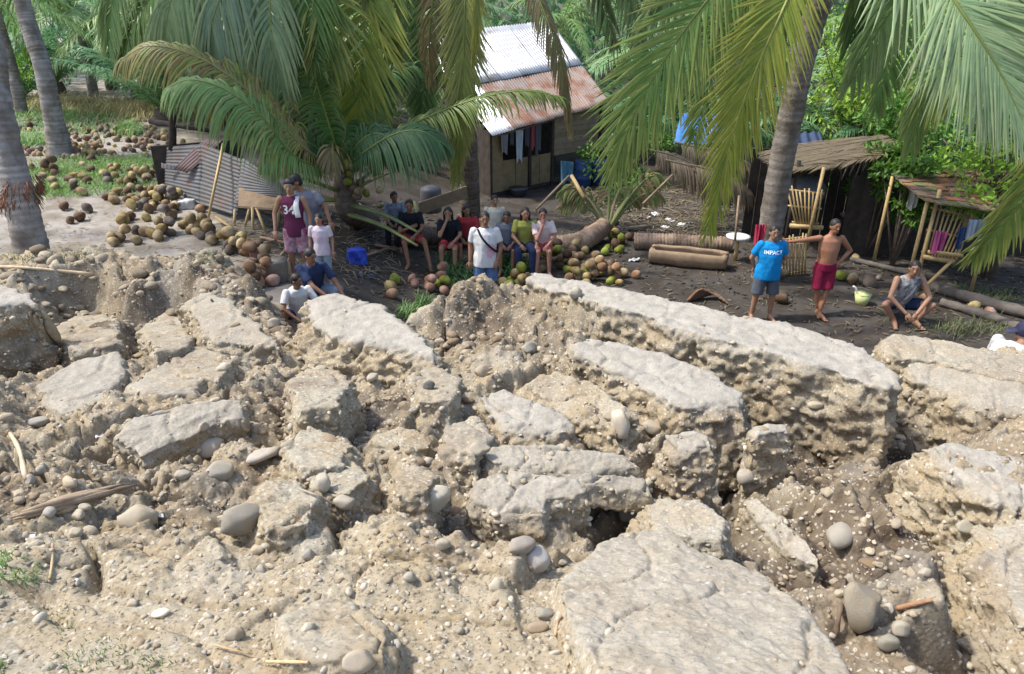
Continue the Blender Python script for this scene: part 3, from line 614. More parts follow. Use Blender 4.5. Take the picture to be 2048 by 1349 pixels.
# gravel and crumbs of earth, past counting
def scatter(name, n, lib, rng, smin, smax, label, mtl, seed, tints, ymin=1.0, ymax=8.8, bias=1.6, up=.12, xr=None):
    r = random.Random(seed); VV = []; FF = []; CC = []; b = 0
    for _ in range(n):
        y = ymin + (ymax - ymin) * r.random() ** bias; x = r.uniform(*xr) if xr else r.uniform(-1, 1) * (.4 + .78 * y)
        p, nn, fi = drop(x, y)
        if p is None or (fi >= NB and r.random() < .965): continue
        keep = .35 + .65 * (math.sin(x * 2.1 + 1.3 * y) * math.cos(y * 2.7 - x) * .5 + .5)
        if r.random() > keep: continue
        V, F = lib[r.randrange(len(lib))]; s = smin + (smax - smin) * r.random() ** 2.6
        s *= .6 + .08 * y
        a = r.uniform(0, 6.28); c_, s_ = math.cos(a), math.sin(a)
        W = V * (s, s * r.uniform(.6, 1), s * r.uniform(.55, .95))
        W = np.stack([W[:, 0] * c_ - W[:, 1] * s_, W[:, 0] * s_ + W[:, 1] * c_, W[:, 2]], 1) + np.array((p.x, p.y, p.z + s * up))
        t = np.array(tints[r.randrange(len(tints))]) * r.uniform(.8, 1.15)
        VV.append(W); FF.append(F + b); CC.append(np.tile(t, (len(V), 1))); b += len(V)
    return ob(name, mk(name, np.concatenate(VV), np.concatenate(FF), np.concatenate(CC)), mtl, label=label, kind='stuff')
M_grav = mat('gravel', (.40, .37, .315), (.45, .41, .34), 30, .85, .3, 90, attr=True)
M_clod = mat('clods', (.36, .30, .215), (.40, .355, .28), 20, .95, .6, 90, attr=True, spec=.1)
scatter('gravel', 7500, ST_LO, NR, .005, .022, 'grey and cream gravel spilled over the broken bank', M_grav, 5, TINT, bias=1.8)
scatter('gravel', 330, ST_MD, NR, .018, .04, 'fist sized stones littering the broken bank', M_grav, 6, TINT)
scatter('earth_crumbs', 19000, ST_LO, NR, .006, .03, 'tan crumbs of earth over the broken bank', M_clod, 8, [(1, 1, 1), (.95, .92, .88), (1.12, 1.08, 1.03), (.8, .74, .68)], bias=1.4, up=-.1)
scatter('earth_crumbs', 3600, ST_MD, NR, .02, .065, 'larger lumps of earth over the broken bank', M_clod, 9, [(1, 1, 1), (.95, .91, .87), (1.12, 1.08, 1.03), (.8, .74, .68)], ymin=2.7, bias=1.2, up=-.25)
scatter('earth_crumbs', 1500, ST_MD, NR, .025, .10, 'crumbled grey brown lumps on the left crest of the bank', M_clod, 15, [(.95, .95, .95), (.8, .78, .76), (1.05, 1.03, 1.0), (.65, .6, .56)], ymin=6.2, ymax=9.4, bias=1, up=-.1, xr=(-7, -2.2))
scatter('earth_crumbs', 900, ST_MD, NR, .02, .08, 'crumbled brown lumps in the gully under the long slabs', M_clod, 16, [(.9, .85, .8), (.7, .62, .55), (1.05, 1.03, 1.0), (.55, .47, .4)], ymin=2.6, ymax=6.8, bias=1, up=-.1, xr=(-1.2, 4))
scatter('earth_crumbs', 1200, ST_MD, NR, .015, .06, 'crumbled lumps between the blocks left of the middle', M_clod, 17, [(.95, .9, .85), (.8, .72, .64), (1.05, 1.03, 1.0), (.65, .56, .48)], ymin=3.0, ymax=6.6, bias=1, up=-.1, xr=(-4, .4))
# stones set in the broken faces of the slabs
VV = []; FF = []; CC = []; b = 0; r = random.Random(77)
for o in slab_objs:
    m = o.data; V = getv(m); nf = len(m.polygons); ar = np.empty(nf, np.float32); m.polygons.foreach_get('area', ar); nn = np.empty(nf * 3, np.float32); m.polygons.foreach_get('normal', nn); nn = nn.reshape(-1, 3); ce = np.empty(nf * 3, np.float32); m.polygons.foreach_get('center', ce); ce = ce.reshape(-1, 3)
    ok = (nn[:, 2] < .6) & (nn[:, 2] > -.5) & (nn[:, 1] < .35); pr = ar * ok
    if pr.sum() <= 0: continue
    k = min(420, int(pr.sum() * 330)); pick = NR.choice(nf, k, p=(pr / pr.sum()).astype(float) / (pr / pr.sum()).astype(float).sum())
    for f in pick:
        lib = ST_LO if r.random() < .85 else ST_MD; Vs, Fs = lib[r.randrange(len(lib))]; s_ = (.006 + .026 * r.random() ** 3) * (.6 + .08 * ce[f][1]); W = Vs * s_ * np.array((1, .9, .7)); q = Matrix.Rotation(r.uniform(0, 6), 3, Vector((r.uniform(-1, 1), r.uniform(-1, 1), 1)).normalized()); W = W @ np.array(q) + ce[f] + nn[f] * s_ * .15
        t = np.array(r.choice(TINT + [(.95, .85, .68), (.9, .78, .6)])) * r.uniform(.65, 1.05); VV.append(W); FF.append(Fs + b); CC.append(np.tile(t, (len(W), 1))); b += len(W)
ob('gravel', mk('gravel', np.concatenate(VV), np.concatenate(FF), np.concatenate(CC)), M_grav, kind='stuff', label='stones set in the broken faces of the slabs')
# ------------------------------------------------------------------ ground of the yard
M_yard = None
gx = np.concatenate([[-300, -120, -60, -34], np.linspace(-24, 24, 220), [34, 60, 120, 300]])
gy = np.concatenate([[-300, -80, -20, 0], np.linspace(5, 40, 200), [46, 55, 70, 110, 200, 400]])
GX, GY = np.meshgrid(gx, gy); GX = GX.ravel(); GY = GY.ravel(); P = np.stack([GX, GY, GX * 0], 1)
GZ = yard_z(GX, GY) + .03 * fbm(P * .8, 3) * (GY > 4) + .012 * fbm(P * 3, 3) - np.where(GY < 4, 1.0, 0)
ii = np.arange(len(GX)).reshape(len(gy), len(gx))
me = mk('ground', np.stack([GX, GY, GZ], 1), np.stack([ii[:-1, :-1].ravel(), ii[:-1, 1:].ravel(), ii[1:, 1:].ravel(), ii[1:, :-1].ravel()], 1))
n2 = fbm(P * .35 + 4, 4); lf = sstep(1.0, -1.4, GX + 3.7 + .45 * np.clip(GY - 11, -4, 20) + 1.3 * n2)
setcol(me, np.stack([lf * .38 + (1 - lf) * .085, lf * .35 + (1 - lf) * .076, lf * .31 + (1 - lf) * .068], 1) * (1 + .3 * n2)[:, None])
M_yard = mat('yard soil', (1, 1, 1), (.72, .7, .68), 4, .95, .5, 30, attr=True, spec=.1, c3=(.6, .56, .5), sc3=1.3)
ground = ob('ground', me, M_yard, kind='structure', label='trodden soil of the yard')
# ------------------------------------------------------------------ palm fronds, palms, trees
M_leaf = mat('palm leaf', (1, 1, 1), (.8, .85, .8), 9, .42, 0, attr=True, transl=.34, spec=.4)
M_rachis = mat('leaf stalk', (1, 1, 1), (.75, .8, .6), 5, .5, .15, 30, attr=True)
M_trunk = mat('palm bark', (.27, .245, .22), (.17, .15, .13), 7, .9, .8, 26, c3=(.34, .325, .31), sc3=2.5, spec=.1, attr=True)
M_trunkb = mat('dark bark', (.12, .095, .075), (.19, .15, .12), 9, .95, .7, 30, spec=.1, attr=True)
GREEN = (.12, .24, .04); DEEP = (.06, .15, .04); YEL = (.46, .43, .07); PALE = (.37, .46, .2); DRY = (.36, .26, .13); BLUE = (.25, .38, .17); OLD = (.42, .39, .13)
def spline(pts, n):
    P = [Vector(p) for p in pts]; P = [P[0] * 2 - P[1]] + P + [P[-1] * 2 - P[-2]]; out = []; m = len(P) - 3
    for i in range(n):
        u = i / (n - 1) * m; k = min(int(u), m - 1); t = u - k; a, b, c, d = P[k:k + 4]
        out.append(.5 * (2 * b + (c - a) * t + (2 * a - 5 * b + 4 * c - d) * t * t + (3 * b - a - 3 * c + d) * t ** 3))
    return np.array([p[:] for p in out])
def blades(base, D0, Nn, L, W, droop, colA, colB, k, rs, fold=.35):
    """narrow folded leaf blades: base, D0, Nn are (n,3)"""
    n = len(base); s = np.linspace(0, 1, k)[None, :, None]; g = np.array([0, 0, -1.])
    P = base[:, None] + D0[:, None] * (L[:, None, None] * s) + g * (droop[:, None, None] * L[:, None, None] * s ** 2)
    # keep blade length when it hangs over
    seg = np.diff(P, axis=1); ln = np.linalg.norm(seg, axis=2, keepdims=True); seg = seg / np.maximum(ln, 1e-6) * (L[:, None, None] / (k - 1))
    P = np.concatenate([P[:, :1], P[:, :1] + np.cumsum(seg, axis=1)], 1)
    T = np.gradient(P, axis=1); T /= np.maximum(np.linalg.norm(T, axis=2, keepdims=True), 1e-6)
    Bv = np.cross(T, np.broadcast_to(Nn[:, None], T.shape)); Bv /= np.maximum(np.linalg.norm(Bv, axis=2, keepdims=True), 1e-6)
    U = np.cross(Bv, T)
    wp = (np.interp(np.linspace(0, 1, k), [0, .12, .5, .85, 1], [.45, 1, .95, .5, .06]))[None, :, None] * W[:, None, None]
    V = np.stack([P + Bv * wp - U * wp * fold, P + U * wp * fold * .4, P - Bv * wp - U * wp * fold], 2)      # n,k,3,3
    i = np.arange(n * k * 3).reshape(n, k, 3)
    F = np.concatenate([np.stack([i[:, :-1, q], i[:, 1:, q], i[:, 1:, q + 1], i[:, :-1, q + 1]], -1).reshape(-1, 4) for q in (0, 1)])
    mixv = rs.uniform(0, 1, n); cc = colA[:, None] * (1 - mixv[:, None, None] * .6) + colB[:, None] * mixv[:, None, None] * .6
    tip = (np.linspace(0, 1, k)[None, :, None]) ** 2.2 * rs.uniform(.2, .9, n)[:, None, None]
    cc = cc * (1 - tip) + (colB[:, None] * .6 + np.array((.33, .24, .11)) * .4) * tip; cc = np.broadcast_to(cc[:, :, None], V.shape)
    return V.reshape(-1, 3), F, cc.reshape(-1, 3)
def frond_mesh(path, n=90, L=.8, W=.022, nrm=(0, -1, .3), droop=.25, colA=GREEN, colB=YEL, seed=0, a0=30, a1=62, start=.1, lift=.25, r0=.028, k=6, dead=0, gap=0, sides=(1, -1), name='frond', stalk=None):
    rs = np.random.RandomState(seed); pts = spline(path, 44); T = np.gradient(pts, axis=0); T /= np.linalg.norm(T, axis=1, keepdims=True)
    nm = np.array(nrm, float); nm /= np.linalg.norm(nm)
    Sd = np.cross(T, nm); Sd /= np.maximum(np.linalg.norm(Sd, axis=1, keepdims=True), 1e-6); Nn = np.cross(Sd, T)
    VV = []; FF = []; CC = []; b = 0
    for sd in sides:
        t = np.clip(start + (1 - start) * (np.arange(n) + rs.uniform(-.35, .35, n)) / n, 0, 1)
        if gap: t = t[rs.uniform(size=n) > gap]
        u = t * 43; i0 = np.minimum(u.astype(int), 42); f = (u - i0)[:, None]
        lerp = lambda A: A[i0] * (1 - f) + A[i0 + 1] * f
        B, Tt, Ss, Nq = lerp(pts), lerp(T), lerp(Sd), lerp(Nn)
        tt = (t - start) / (1 - start)
        prof = np.clip(.5 + 1.6 * tt, 0, 1) * (1 - .62 * np.clip((tt - .5) / .5, 0, 1) ** 1.6)
        l = L * prof * rs.uniform(.86, 1.08, len(t)); an = np.radians(90 - (a1 + (a0 - a1) * tt) + rs.normal(0, 6, len(t)))
        D = Ss * sd * np.cos(an)[:, None] + Tt * np.sin(an)[:, None] + Nq * (lift * rs.uniform(.5, 1.3, len(t)))[:, None]
        D /= np.linalg.norm(D, axis=1, keepdims=True)
        sh = np.array(colA)[None] * rs.uniform(.75, 1.2, len(t))[:, None]; cb = np.array(colB)[None] * rs.uniform(.8, 1.15, len(t))[:, None]
        if dead: q = rs.uniform(size=len(t)) < dead; sh[q] = np.array(DRY) * rs.uniform(.6, 1.1, (q.sum(), 1)); cb[q] = DRY
        V, F, c = blades(B, D, Nq, l, W * (.75 + .25 * prof) * rs.uniform(.85, 1.15, len(t)), (droop + .9 * (rs.uniform(size=len(t)) < .07)) * rs.uniform(.6, 1.4, len(t)), sh, cb, k, rs)
        VV.append(V); FF.append(F + b); CC.append(c); b += len(V)
    m = 7; ang = np.arange(m) / m * 2 * math.pi; ring = []
    for i in range(44):
        r = r0 * (1 - .85 * i / 43); ring.append(pts[i] + np.outer(np.cos(ang), Sd[i]) * r + np.outer(np.sin(ang), Nn[i]) * r * .8)
    V = np.concatenate(ring); ix = np.arange(44 * m).reshape(44, m)
    F = np.stack([ix[:-1], np.roll(ix, -1, 1)[:-1], np.roll(ix, -1, 1)[1:], ix[1:]], -1).reshape(-1, 4)
    VV.append(V); FF.append(F + b); CC.append(np.tile(np.array(stalk or (.28, .33, .09)), (len(V), 1)))
    return mk(name, np.concatenate(VV), np.concatenate(FF), np.concatenate(CC))
def local(me, loc):
    V = getv(me) - np.array(loc[:], np.float32); me.vertices.foreach_set('co', V.ravel()); me.update(); return me
def add_frond(parent, path, **kw):
    return ob('frond', local(frond_mesh(path, **kw), parent.location), M_leaf, parent=parent)
def trunk_mesh(pts, r, n=16, seed=0, ringh=.12, bulge=.003):
    """tapered palm stem with leaf-scar rings"""
    P0 = spline(pts, 200); ln = np.linalg.norm(np.diff(P0, axis=0), axis=1).sum(); m = int(min(180, max(30, ln / ringh * 3))); P = spline(pts, m)
    rad = np.interp(np.linspace(0, 1, m), np.linspace(0, 1, len(r)), r); rs = np.random.RandomState(seed)
    rad = rad * (1 + bulge / rad * ((np.arange(m) % 3 == 0) * 1.0 - .3)) + rs.normal(0, .004, m)
    b = MB(); b.rings([tuple(p) for p in P], list(rad), n); me = b.me('trunk'); V = getv(me).astype(float); tone = np.where(np.arange(m) % 3 == 0, .78, 1.0) * rs.uniform(.82, 1.12, m); setcol(me, np.repeat(tone, n)[:, None] * np.ones((1, 3)) * (1 + .35 * fbm(V * (5, 5, 2.2) + seed, 3))[:, None])
    V += (.018 * fbm(V * 3.5 + seed, 3))[:, None] * getn(me); me.vertices.foreach_set('co', V.astype(np.float32).ravel()); me.update(); return me
def palm(name, base, label, trunk_pts, r, group=None, mtl=None, **kw):
    t = thing(name, base, label, 'palm tree', group)
    ob('trunk', local(trunk_mesh(trunk_pts, r, **kw), t.location), mtl or M_trunk, parent=t)
    return t
def crown_path(c, az, el, L, dr, n=6):
    out = []
    for i in range(n):
        s = i / (n - 1); h = L * s * math.cos(el); out.append(Vector((c[0] + math.cos(az) * h, c[1] + math.sin(az) * h, c[2] + L * s * math.sin(el) - dr * L * s * s)))
    return out

# the tall palm behind the people on the log: its crown hangs into the top of the picture
bA = PG(940, 432)
def U(px, py, Y): return PY(px, py, Y)
pA = palm('coconut_palm', bA, 'coconut palm whose dark stem stands behind the people on the log', [bA, U(938, 300, 17.6), U(930, 100, 17.2), U(925, -170, 16.6)], (.27, .21, .19, .18), seed=1, mtl=M_trunkb)
G = dict
for path, kw in [
 ([U(905, -170, 16.4), U(800, -120, 15.4), U(742, -20, 14.7), U(727, 100, 14.5), U(716, 210, 14.6), U(706, 300, 14.8)], G(n=125, L=1.3, W=.026, nrm=(0, -1, .15), droop=.03, colA=(.15, .28, .04), colB=(.55, .48, .08), seed=1, a0=24, a1=60, lift=.05)),
 ([U(925, -170, 16.4), U(935, -90, 15.2), U(930, 0, 14.7), U(927, 120, 14.5), U(920, 240, 14.5), U(912, 352, 14.6)], G(n=150, L=.95, W=.022, nrm=(.2, -1, .1), droop=.08, colA=(.22, .27, .05), colB=OLD, seed=2, a0=16, a1=38, lift=.05)),
 ([U(940, -150, 15.8), U(958, -60, 14.6), U(955, 10, 14.3), U(950, 70, 14.2), U(944, 125, 14.2)], G(n=45, L=.45, W=.022, nrm=(.6, -1, 0), droop=.6, colA=(.33, .33, .05), colB=YEL, seed=3, a0=5, a1=25, lift=.05)),
 ([U(950, -170, 16.4), U(1035, -110, 15.6), U(1075, -10, 15.2), U(1108, 80, 15.0), U(1130, 170, 15.0), U(1141, 262, 15.1)], G(n=85, L=.72, W=.018, nrm=(.4, -1, .5), droop=1.5, colA=(.2, .2, .07), colB=DRY, seed=4, a0=12, a1=55, lift=.1, dead=.45)),
 ([U(900, -165, 16.8), U(860, -140, 17.5), U(830, -60, 18), U(815, 40, 18.2), U(806, 150, 18.3)], G(n=70, L=.85, W=.03, droop=.9, colA=DEEP, colB=GREEN, seed=5)),
 ([U(945, -170, 16.8), U(1010, -200, 17.4), U(1120, -150, 18), U(1190, -40, 18.4), U(1230, 90, 18.6)], G(n=80, L=1.0, W=.03, droop=1.1, colA=(.06, .12, .035), colB=PALE, seed=6, dead=.1)),
 ([U(945, -170, 16.8), U(1050, -240, 17.0), U(1180, -190, 17.2), U(1240, -90, 17.2), U(1262, 20, 17.3)], G(n=80, L=1.05, W=.028, droop=1.2, colA=(.09, .17, .04), colB=PALE, seed=7)),
 ([U(910, -165, 16.8), U(870, -200, 17.4), U(780, -150, 18), U(700, -40, 18.5)], G(n=70, L=.9, W=.028, droop=1.1, colA=GREEN, colB=PALE, seed=8)),
 ([U(905, -160, 16.4), U(880, -100, 15.6), U(866, 0, 15.5), U(858, 90, 15.7), U(862, 170, 15.9)], G(n=60, L=.6, W=.018, droop=.9, colA=(.24, .23, .1), colB=DRY, seed=9, dead=.5)),
 ([U(905, -165, 16.8), U(885, -60, 17), U(868, 60, 17.2), U(850, 160, 17.4), U(842, 250, 17.6)], G(n=95, L=.95, W=.026, droop=.35, colA=(.08, .17, .05), colB=(.2, .32, .12), seed=191)),
 ([U(915, -165, 16.6), U(916, -50, 16.9), U(918, 80, 17), U(905, 215, 17.2)], G(n=90, L=.7, W=.024, droop=.3, colA=(.12, .2, .05), colB=OLD, seed=192, dead=.2)),
 ([U(900, -165, 16.8), U(840, -120, 17.2), U(790, 0, 17.4), U(800, 120, 17.5), U(830, 210, 17.6)], G(n=85, L=.9, W=.026, droop=.6, colA=(.07, .16, .05), colB=(.2, .32, .14), seed=193)),
 ([U(945, -170, 16.8), U(1080, -230, 17.6), U(1210, -120, 18), U(1270, 20, 18.2), U(1290, 150, 18.4)], G(n=85, L=1.0, W=.026, droop=.8, colA=(.1, .2, .05), colB=PALE, seed=194)),
]: add_frond(pA, path, **kw)

# palm behind the collapsed shed, crown just above the picture
bB = PG(600, 330); bB = Vector((bB.x, 15.4, yz(bB.x, 15.4)))
pB = palm('coconut_palm', bB, 'coconut palm behind the tin shed with pale blue green hanging leaves', [bB, U(598, 200, 15.3), U(580, 20, 15.2), U(560, -150, 15.0)], (.25, .2, .18, .17), seed=2, mtl=M_trunkb)
for path, kw in [
 ([U(560, -150, 14.8), U(470, -150, 14.2), U(390, -90, 13.8), U(345, -10, 13.6), U(330, 70, 13.6)], G(n=75, L=1.5, W=.026, nrm=(.2, -1, .5), droop=2.2, colA=BLUE, colB=PALE, seed=11, lift=.05)),
 ([U(560, -150, 14.8), U(500, -110, 14.0), U(455, -40, 13.6), U(425, 40, 13.5), U(410, 110, 13.6)], G(n=75, L=1.55, W=.026, nrm=(.2, -1, .4), droop=2.4, colA=(.2, .3, .2), colB=PALE, seed=12, lift=.05)),
 ([U(560, -150, 14.8), U(545, -80, 14.0), U(540, 0, 13.7), U(545, 90, 13.6), U(560, 170, 13.7)], G(n=70, L=1.25, W=.025, nrm=(0, -1, .3), droop=1.5, colA=(.17, .27, .14), colB=PALE, seed=13)),
 ([U(560, -150, 14.8), U(610, -110, 14.0), U(625, -20, 13.8), U(620, 70, 13.8), U(600, 130, 13.9)], G(n=70, L=.9, W=.024, nrm=(0, -1, .3), droop=.5, colA=(.1, .2, .04), colB=GREEN, seed=14)),
 ([U(560, -150, 14.8), U(650, -170, 14.6), U(735, -80, 14.6), U(770, 20, 14.8), U(790, 120, 15)], G(n=70, L=.9, W=.024, nrm=(0, -1, .4), droop=1.0, colA=(.07, .14, .03), colB=YEL, seed=15)),
 ([U(560, -150, 15.2), U(450, -170, 16), U(340, -60, 16.6), U(270, 40, 16.8), U(240, 130, 17)], G(n=80, L=1.1, W=.03, nrm=(0, -1, .5), droop=1.0, colA=(.08, .17, .035), colB=(.2, .3, .07), seed=16)),
 ([U(560, -150, 15.2), U(480, -190, 16.5), U(400, -100, 17), U(370, 20, 17.4), U(350, 140, 17.5)], G(n=80, L=1.0, W=.03, droop=1.2, colA=DEEP, colB=GREEN, seed=17)),
 ([U(560, -150, 14.8), U(590, -90, 14.2), U(650, 0, 13.9), U(660, 90, 13.9), U(650, 180, 14.0)], G(n=80, L=1.0, W=.024, droop=.4, colA=(.1, .2, .05), colB=YEL, seed=18)),
 ([U(560, -150, 14.8), U(480, -130, 14.6), U(500, -20, 14.6), U(490, 80, 14.7), U(500, 180, 14.9)], G(n=80, L=1.3, W=.026, droop=1.5, colA=(.14, .26, .14), colB=PALE, seed=19)),
 ([U(560, -150, 15.2), U(420, -230, 15.6), U(290, -130, 15.8), U(230, -20, 15.9), U(215, 90, 16)], G(n=80, L=1.1, W=.028, droop=1.2, colA=(.16, .32, .08), colB=PALE, seed=20)),
]: add_frond(pB, path, **kw)

# low toppled palm whose crown lies against the shed: nuts still on it
bC = PG(700, 462)
pC = palm('fallen_palm', bC, 'toppled coconut palm with nuts in its low crown between the shed and the log', [bC + Vector((.25, .9, -.1)), U(698, 420, bC.y - .2), U(690, 372, bC.y - .3), U(684, 330, bC.y - .3)], (.24, .24, .22, .15), seed=3, mtl=M_trunkb)
yC = bC.y - .3
for path, kw in [
 ([U(676, 340, yC), U(620, 305, yC - .8), U(560, 245, yC - 1.2), U(480, 168, yC - 1.5), U(390, 112, yC - 1.7), U(300, 92, yC - 1.8), U(240, 120, yC - 1.8)], G(n=115, L=1.0, W=.02, nrm=(.1, -.75, .8), droop=1.3, colA=(.2, .26, .06), colB=(.52, .42, .14), seed=21, a0=25, a1=60, lift=.05, dead=.3, stalk=(.42, .38, .2))),
 ([U(676, 345, yC), U(625, 330, yC - .9), U(580, 305, yC - 1.4), U(525, 235, yC - 1.9), U(455, 182, yC - 2.1), U(385, 160, yC - 2.2), U(335, 175, yC - 2.2)], G(n=100, L=1.05, W=.024, nrm=(.1, -.7, .85), droop=1.5, colA=(.17, .32, .09), colB=PALE, seed=22, a0=25, a1=60, lift=.05)),
 ([U(684, 330, yC), U(665, 270, yC - .3), U(640, 190, yC - .5), U(622, 130, yC - .6), U(614, 90, yC - .6)], G(n=75, L=.62, W=.024, nrm=(-.2, -1, .2), droop=.7, colA=DEEP, colB=GREEN, seed=23)),
 ([U(684, 335, yC), U(650, 240, yC + .4), U(628, 190, yC + .5), U(618, 240, yC + .2), U(620, 310, yC)], G(n=75, L=.55, W=.03, nrm=(0, -1, .2), droop=.6, colA=(.025, .07, .03), colB=DEEP, seed=24)),  # shade over this frond is put into its near-black green
 ([U(690, 335, yC), U(740, 300, yC + .2), U(800, 262, yC + .2), U(870, 228, yC), U(960, 196, yC - .3), U(1050, 182, yC - .5), U(1125, 196, yC - .6)], G(n=120, L=.68, W=.016, nrm=(0, -.7, .8), droop=1.0, colA=(.13, .22, .05), colB=(.3, .33, .09), seed=25, a0=25, a1=60, lift=.02)),
 ([U(690, 340, yC), U(735, 300, yC - .7), U(790, 268, yC - 1.0), U(840, 262, yC - 1.1), U(882, 285, yC - 1.1)], G(n=80, L=1.05, W=.024, nrm=(0, -.7, .8), droop=1.6, colA=(.06, .14, .06), colB=(.14, .26, .1), seed=26, lift=.02)),
 ([U(680, 335, yC), U(650, 270, yC + .6), U(690, 200, yC + 1.0), U(760, 150, yC + 1.1), U(830, 130, yC + 1.2)], G(n=80, L=.95, W=.024, nrm=(0, -.8, .6), droop=1.1, colA=DEEP, colB=(.1, .2, .08), seed=27)),
 ([U(684, 330, yC), U(700, 250, yC + .9), U(730, 190, yC + 1.3), U(745, 140, yC + 1.5)], G(n=60, L=.9, W=.026, droop=.9, colA=DEEP, colB=GREEN, seed=28)),
 ([U(676, 340, yC), U(640, 290, yC + .5), U(590, 240, yC + .9), U(540, 230, yC + 1.1), U(500, 270, yC + 1.2)], G(n=70, L=.8, W=.026, droop=1.3, colA=DEEP, colB=GREEN, seed=29)),
 ([U(676, 335, yC), U(640, 300, yC - .3), U(600, 280, yC - .5), U(560, 290, yC - .6), U(530, 330, yC - .6)], G(n=70, L=.8, W=.024, nrm=(0, -.8, .6), droop=1.6, colA=(.06, .15, .05), colB=(.16, .28, .1), seed=51)),
 ([U(690, 335, yC), U(715, 290, yC - .4), U(745, 268, yC - .6), U(775, 275, yC - .7), U(800, 310, yC - .7)], G(n=70, L=.8, W=.024, nrm=(0, -.8, .6), droop=1.8, colA=(.05, .13, .05), colB=(.14, .26, .1), seed=52)),
 ([U(684, 330, yC), U(690, 270, yC + .2), U(705, 200, yC + .3), U(735, 160, yC + .3), U(770, 170, yC + .3)], G(n=75, L=.95, W=.026, droop=1.2, colA=(.07, .17, .05), colB=(.18, .3, .1), seed=53)),
 ([U(680, 330, yC), U(645, 250, yC + .3), U(600, 170, yC + .5), U(560, 130, yC + .6), U(510, 140, yC + .7)], G(n=75, L=1.0, W=.026, droop=1.2, colA=(.07, .17, .05), colB=(.2, .32, .1), seed=54)),
 ([U(684, 330, yC), U(672, 300, yC - .8), U(664, 300, yC - 1.0), U(668, 345, yC - 1.1)], G(n=45, L=.5, W=.024, droop=1.5, colA=(.12, .14, .05), colB=DRY, seed=55, dead=.4)),
]: add_frond(pC, path, **kw)
# bare leaf stalks of the toppled palm
for a, b_, c_, col in [((700, 430, yC - .3), (765, 452, yC - .9), (835, 492, yC - 1.5), (.22, .26, .1)), ((705, 412, yC - .2), (770, 430, yC - .8), (838, 466, yC - 1.3), (.2, .24, .1)), ((668, 400, yC - .4), (610, 402, yC - 1.1), (545, 413, yC - 1.6), (.36, .4, .09)),
                       ((672, 380, yC - .2), (620, 362, yC - .8), (566, 346, yC - 1.2), (.3, .34, .14)), ((700, 385, yC - .1), (740, 362, yC - .2), (795, 340, yC), (.28, .28, .14)), ((700, 380, yC), (735, 350, yC + .2), (772, 322, yC + .3), (.26, .27, .15))]:
    mb = MB(pC.location); mb.rings(spline([U(*a), U(*b_), U(*c_)], 10), np.linspace(.075, .03, 10), 8, tuple(x * .7 for x in col), sq=.6); ob('leaf_stalk', mb.me('leaf_stalk'), M_rachis, parent=pC)

# leaning palm at the right, in front of the huts
bD = PG(1528, 556)
M_trunkd = mat('brown bark', (.225, .19, .155), (.15, .125, .1), 7, .9, .9, 26, c3=(.27, .24, .21), sc3=2.5, spec=.1, attr=True)
pD = palm('coconut_palm', bD, 'leaning grey palm stem behind the man in the blue shirt', [bD, U(1540, 470, 13.25), U(1562, 330, 13.2), U(1588, 200, 13.1), U(1612, 90, 13.0), U(1648, -20, 12.9), U(1700, -180, 12.6)], (.25, .225, .215, .21, .205, .2, .19), seed=4, mtl=M_trunkd)
for path, kw in [
 ([U(1690, -180, 12.4), U(1560, -160, 11.6), U(1440, -30, 11.2), U(1345, 95, 11.0), U(1275, 215, 11.0), U(1232, 335, 11.1)], G(n=125, L=1.22, W=.022, nrm=(0, -1, .1), droop=.16, colA=(.15, .29, .06), colB=(.48, .5, .14), seed=31, a0=15, a1=62, lift=.08)),
 ([U(1690, -180, 12.3), U(1625, -110, 11.2), U(1570, 10, 10.7), U(1516, 130, 10.5), U(1468, 262, 10.5), U(1418, 460, 10.6)], G(n=130, L=1.0, W=.021, nrm=(0, -1, .1), droop=.16, colA=(.22, .31, .04), colB=(.52, .48, .08), seed=32, a0=15, a1=58, lift=.08, stalk=(.5, .5, .14))),
 ([U(1690, -180, 12.6), U(1600, -220, 12.6), U(1480, -160, 12.6), U(1380, -60, 12.7), U(1300, 30, 12.8)], G(n=80, L=1.15, W=.024, nrm=(0, -1, .4), droop=1.0, colA=(.1, .2, .05), colB=PALE, seed=33)),
 ([U(1700, -180, 12.8), U(1650, -150, 13.4), U(1580, -40, 13.8), U(1545, 60, 14.0)], G(n=70, L=1.0, W=.024, droop=.9, colA=GREEN, colB=PALE, seed=34)),
 ([U(1705, -180, 12.8), U(1740, -120, 13.6), U(1730, -20, 14), U(1700, 90, 14.2)], G(n=70, L=1.0, W=.024, droop=1.0, colA=(.05, .12, .04), colB=GREEN, seed=35)),
 ([U(1690, -180, 12.6), U(1600, -150, 12.4), U(1500, 0, 12.4), U(1430, 140, 12.5), U(1385, 285, 12.6)], G(n=95, L=.9, W=.02, nrm=(0, -1, .1), droop=.2, colA=(.14, .27, .06), colB=(.42, .45, .13), seed=391)),
 ([U(1700, -180, 12.8), U(1640, -120, 13.4), U(1560, 0, 13.6), U(1500, 120, 13.8), U(1480, 230, 13.9)], G(n=85, L=.9, W=.022, droop=.3, colA=(.12, .24, .06), colB=PALE, seed=392)),
 ([U(1705, -180, 12.8), U(1760, -140, 13.4), U(1790, -10, 13.8), U(1780, 110, 14), U(1750, 220, 14.1)], G(n=85, L=.95, W=.024, droop=.5, colA=(.13, .26, .06), colB=(.36, .45, .12), seed=393)),
]: add_frond(pD, path, **kw)

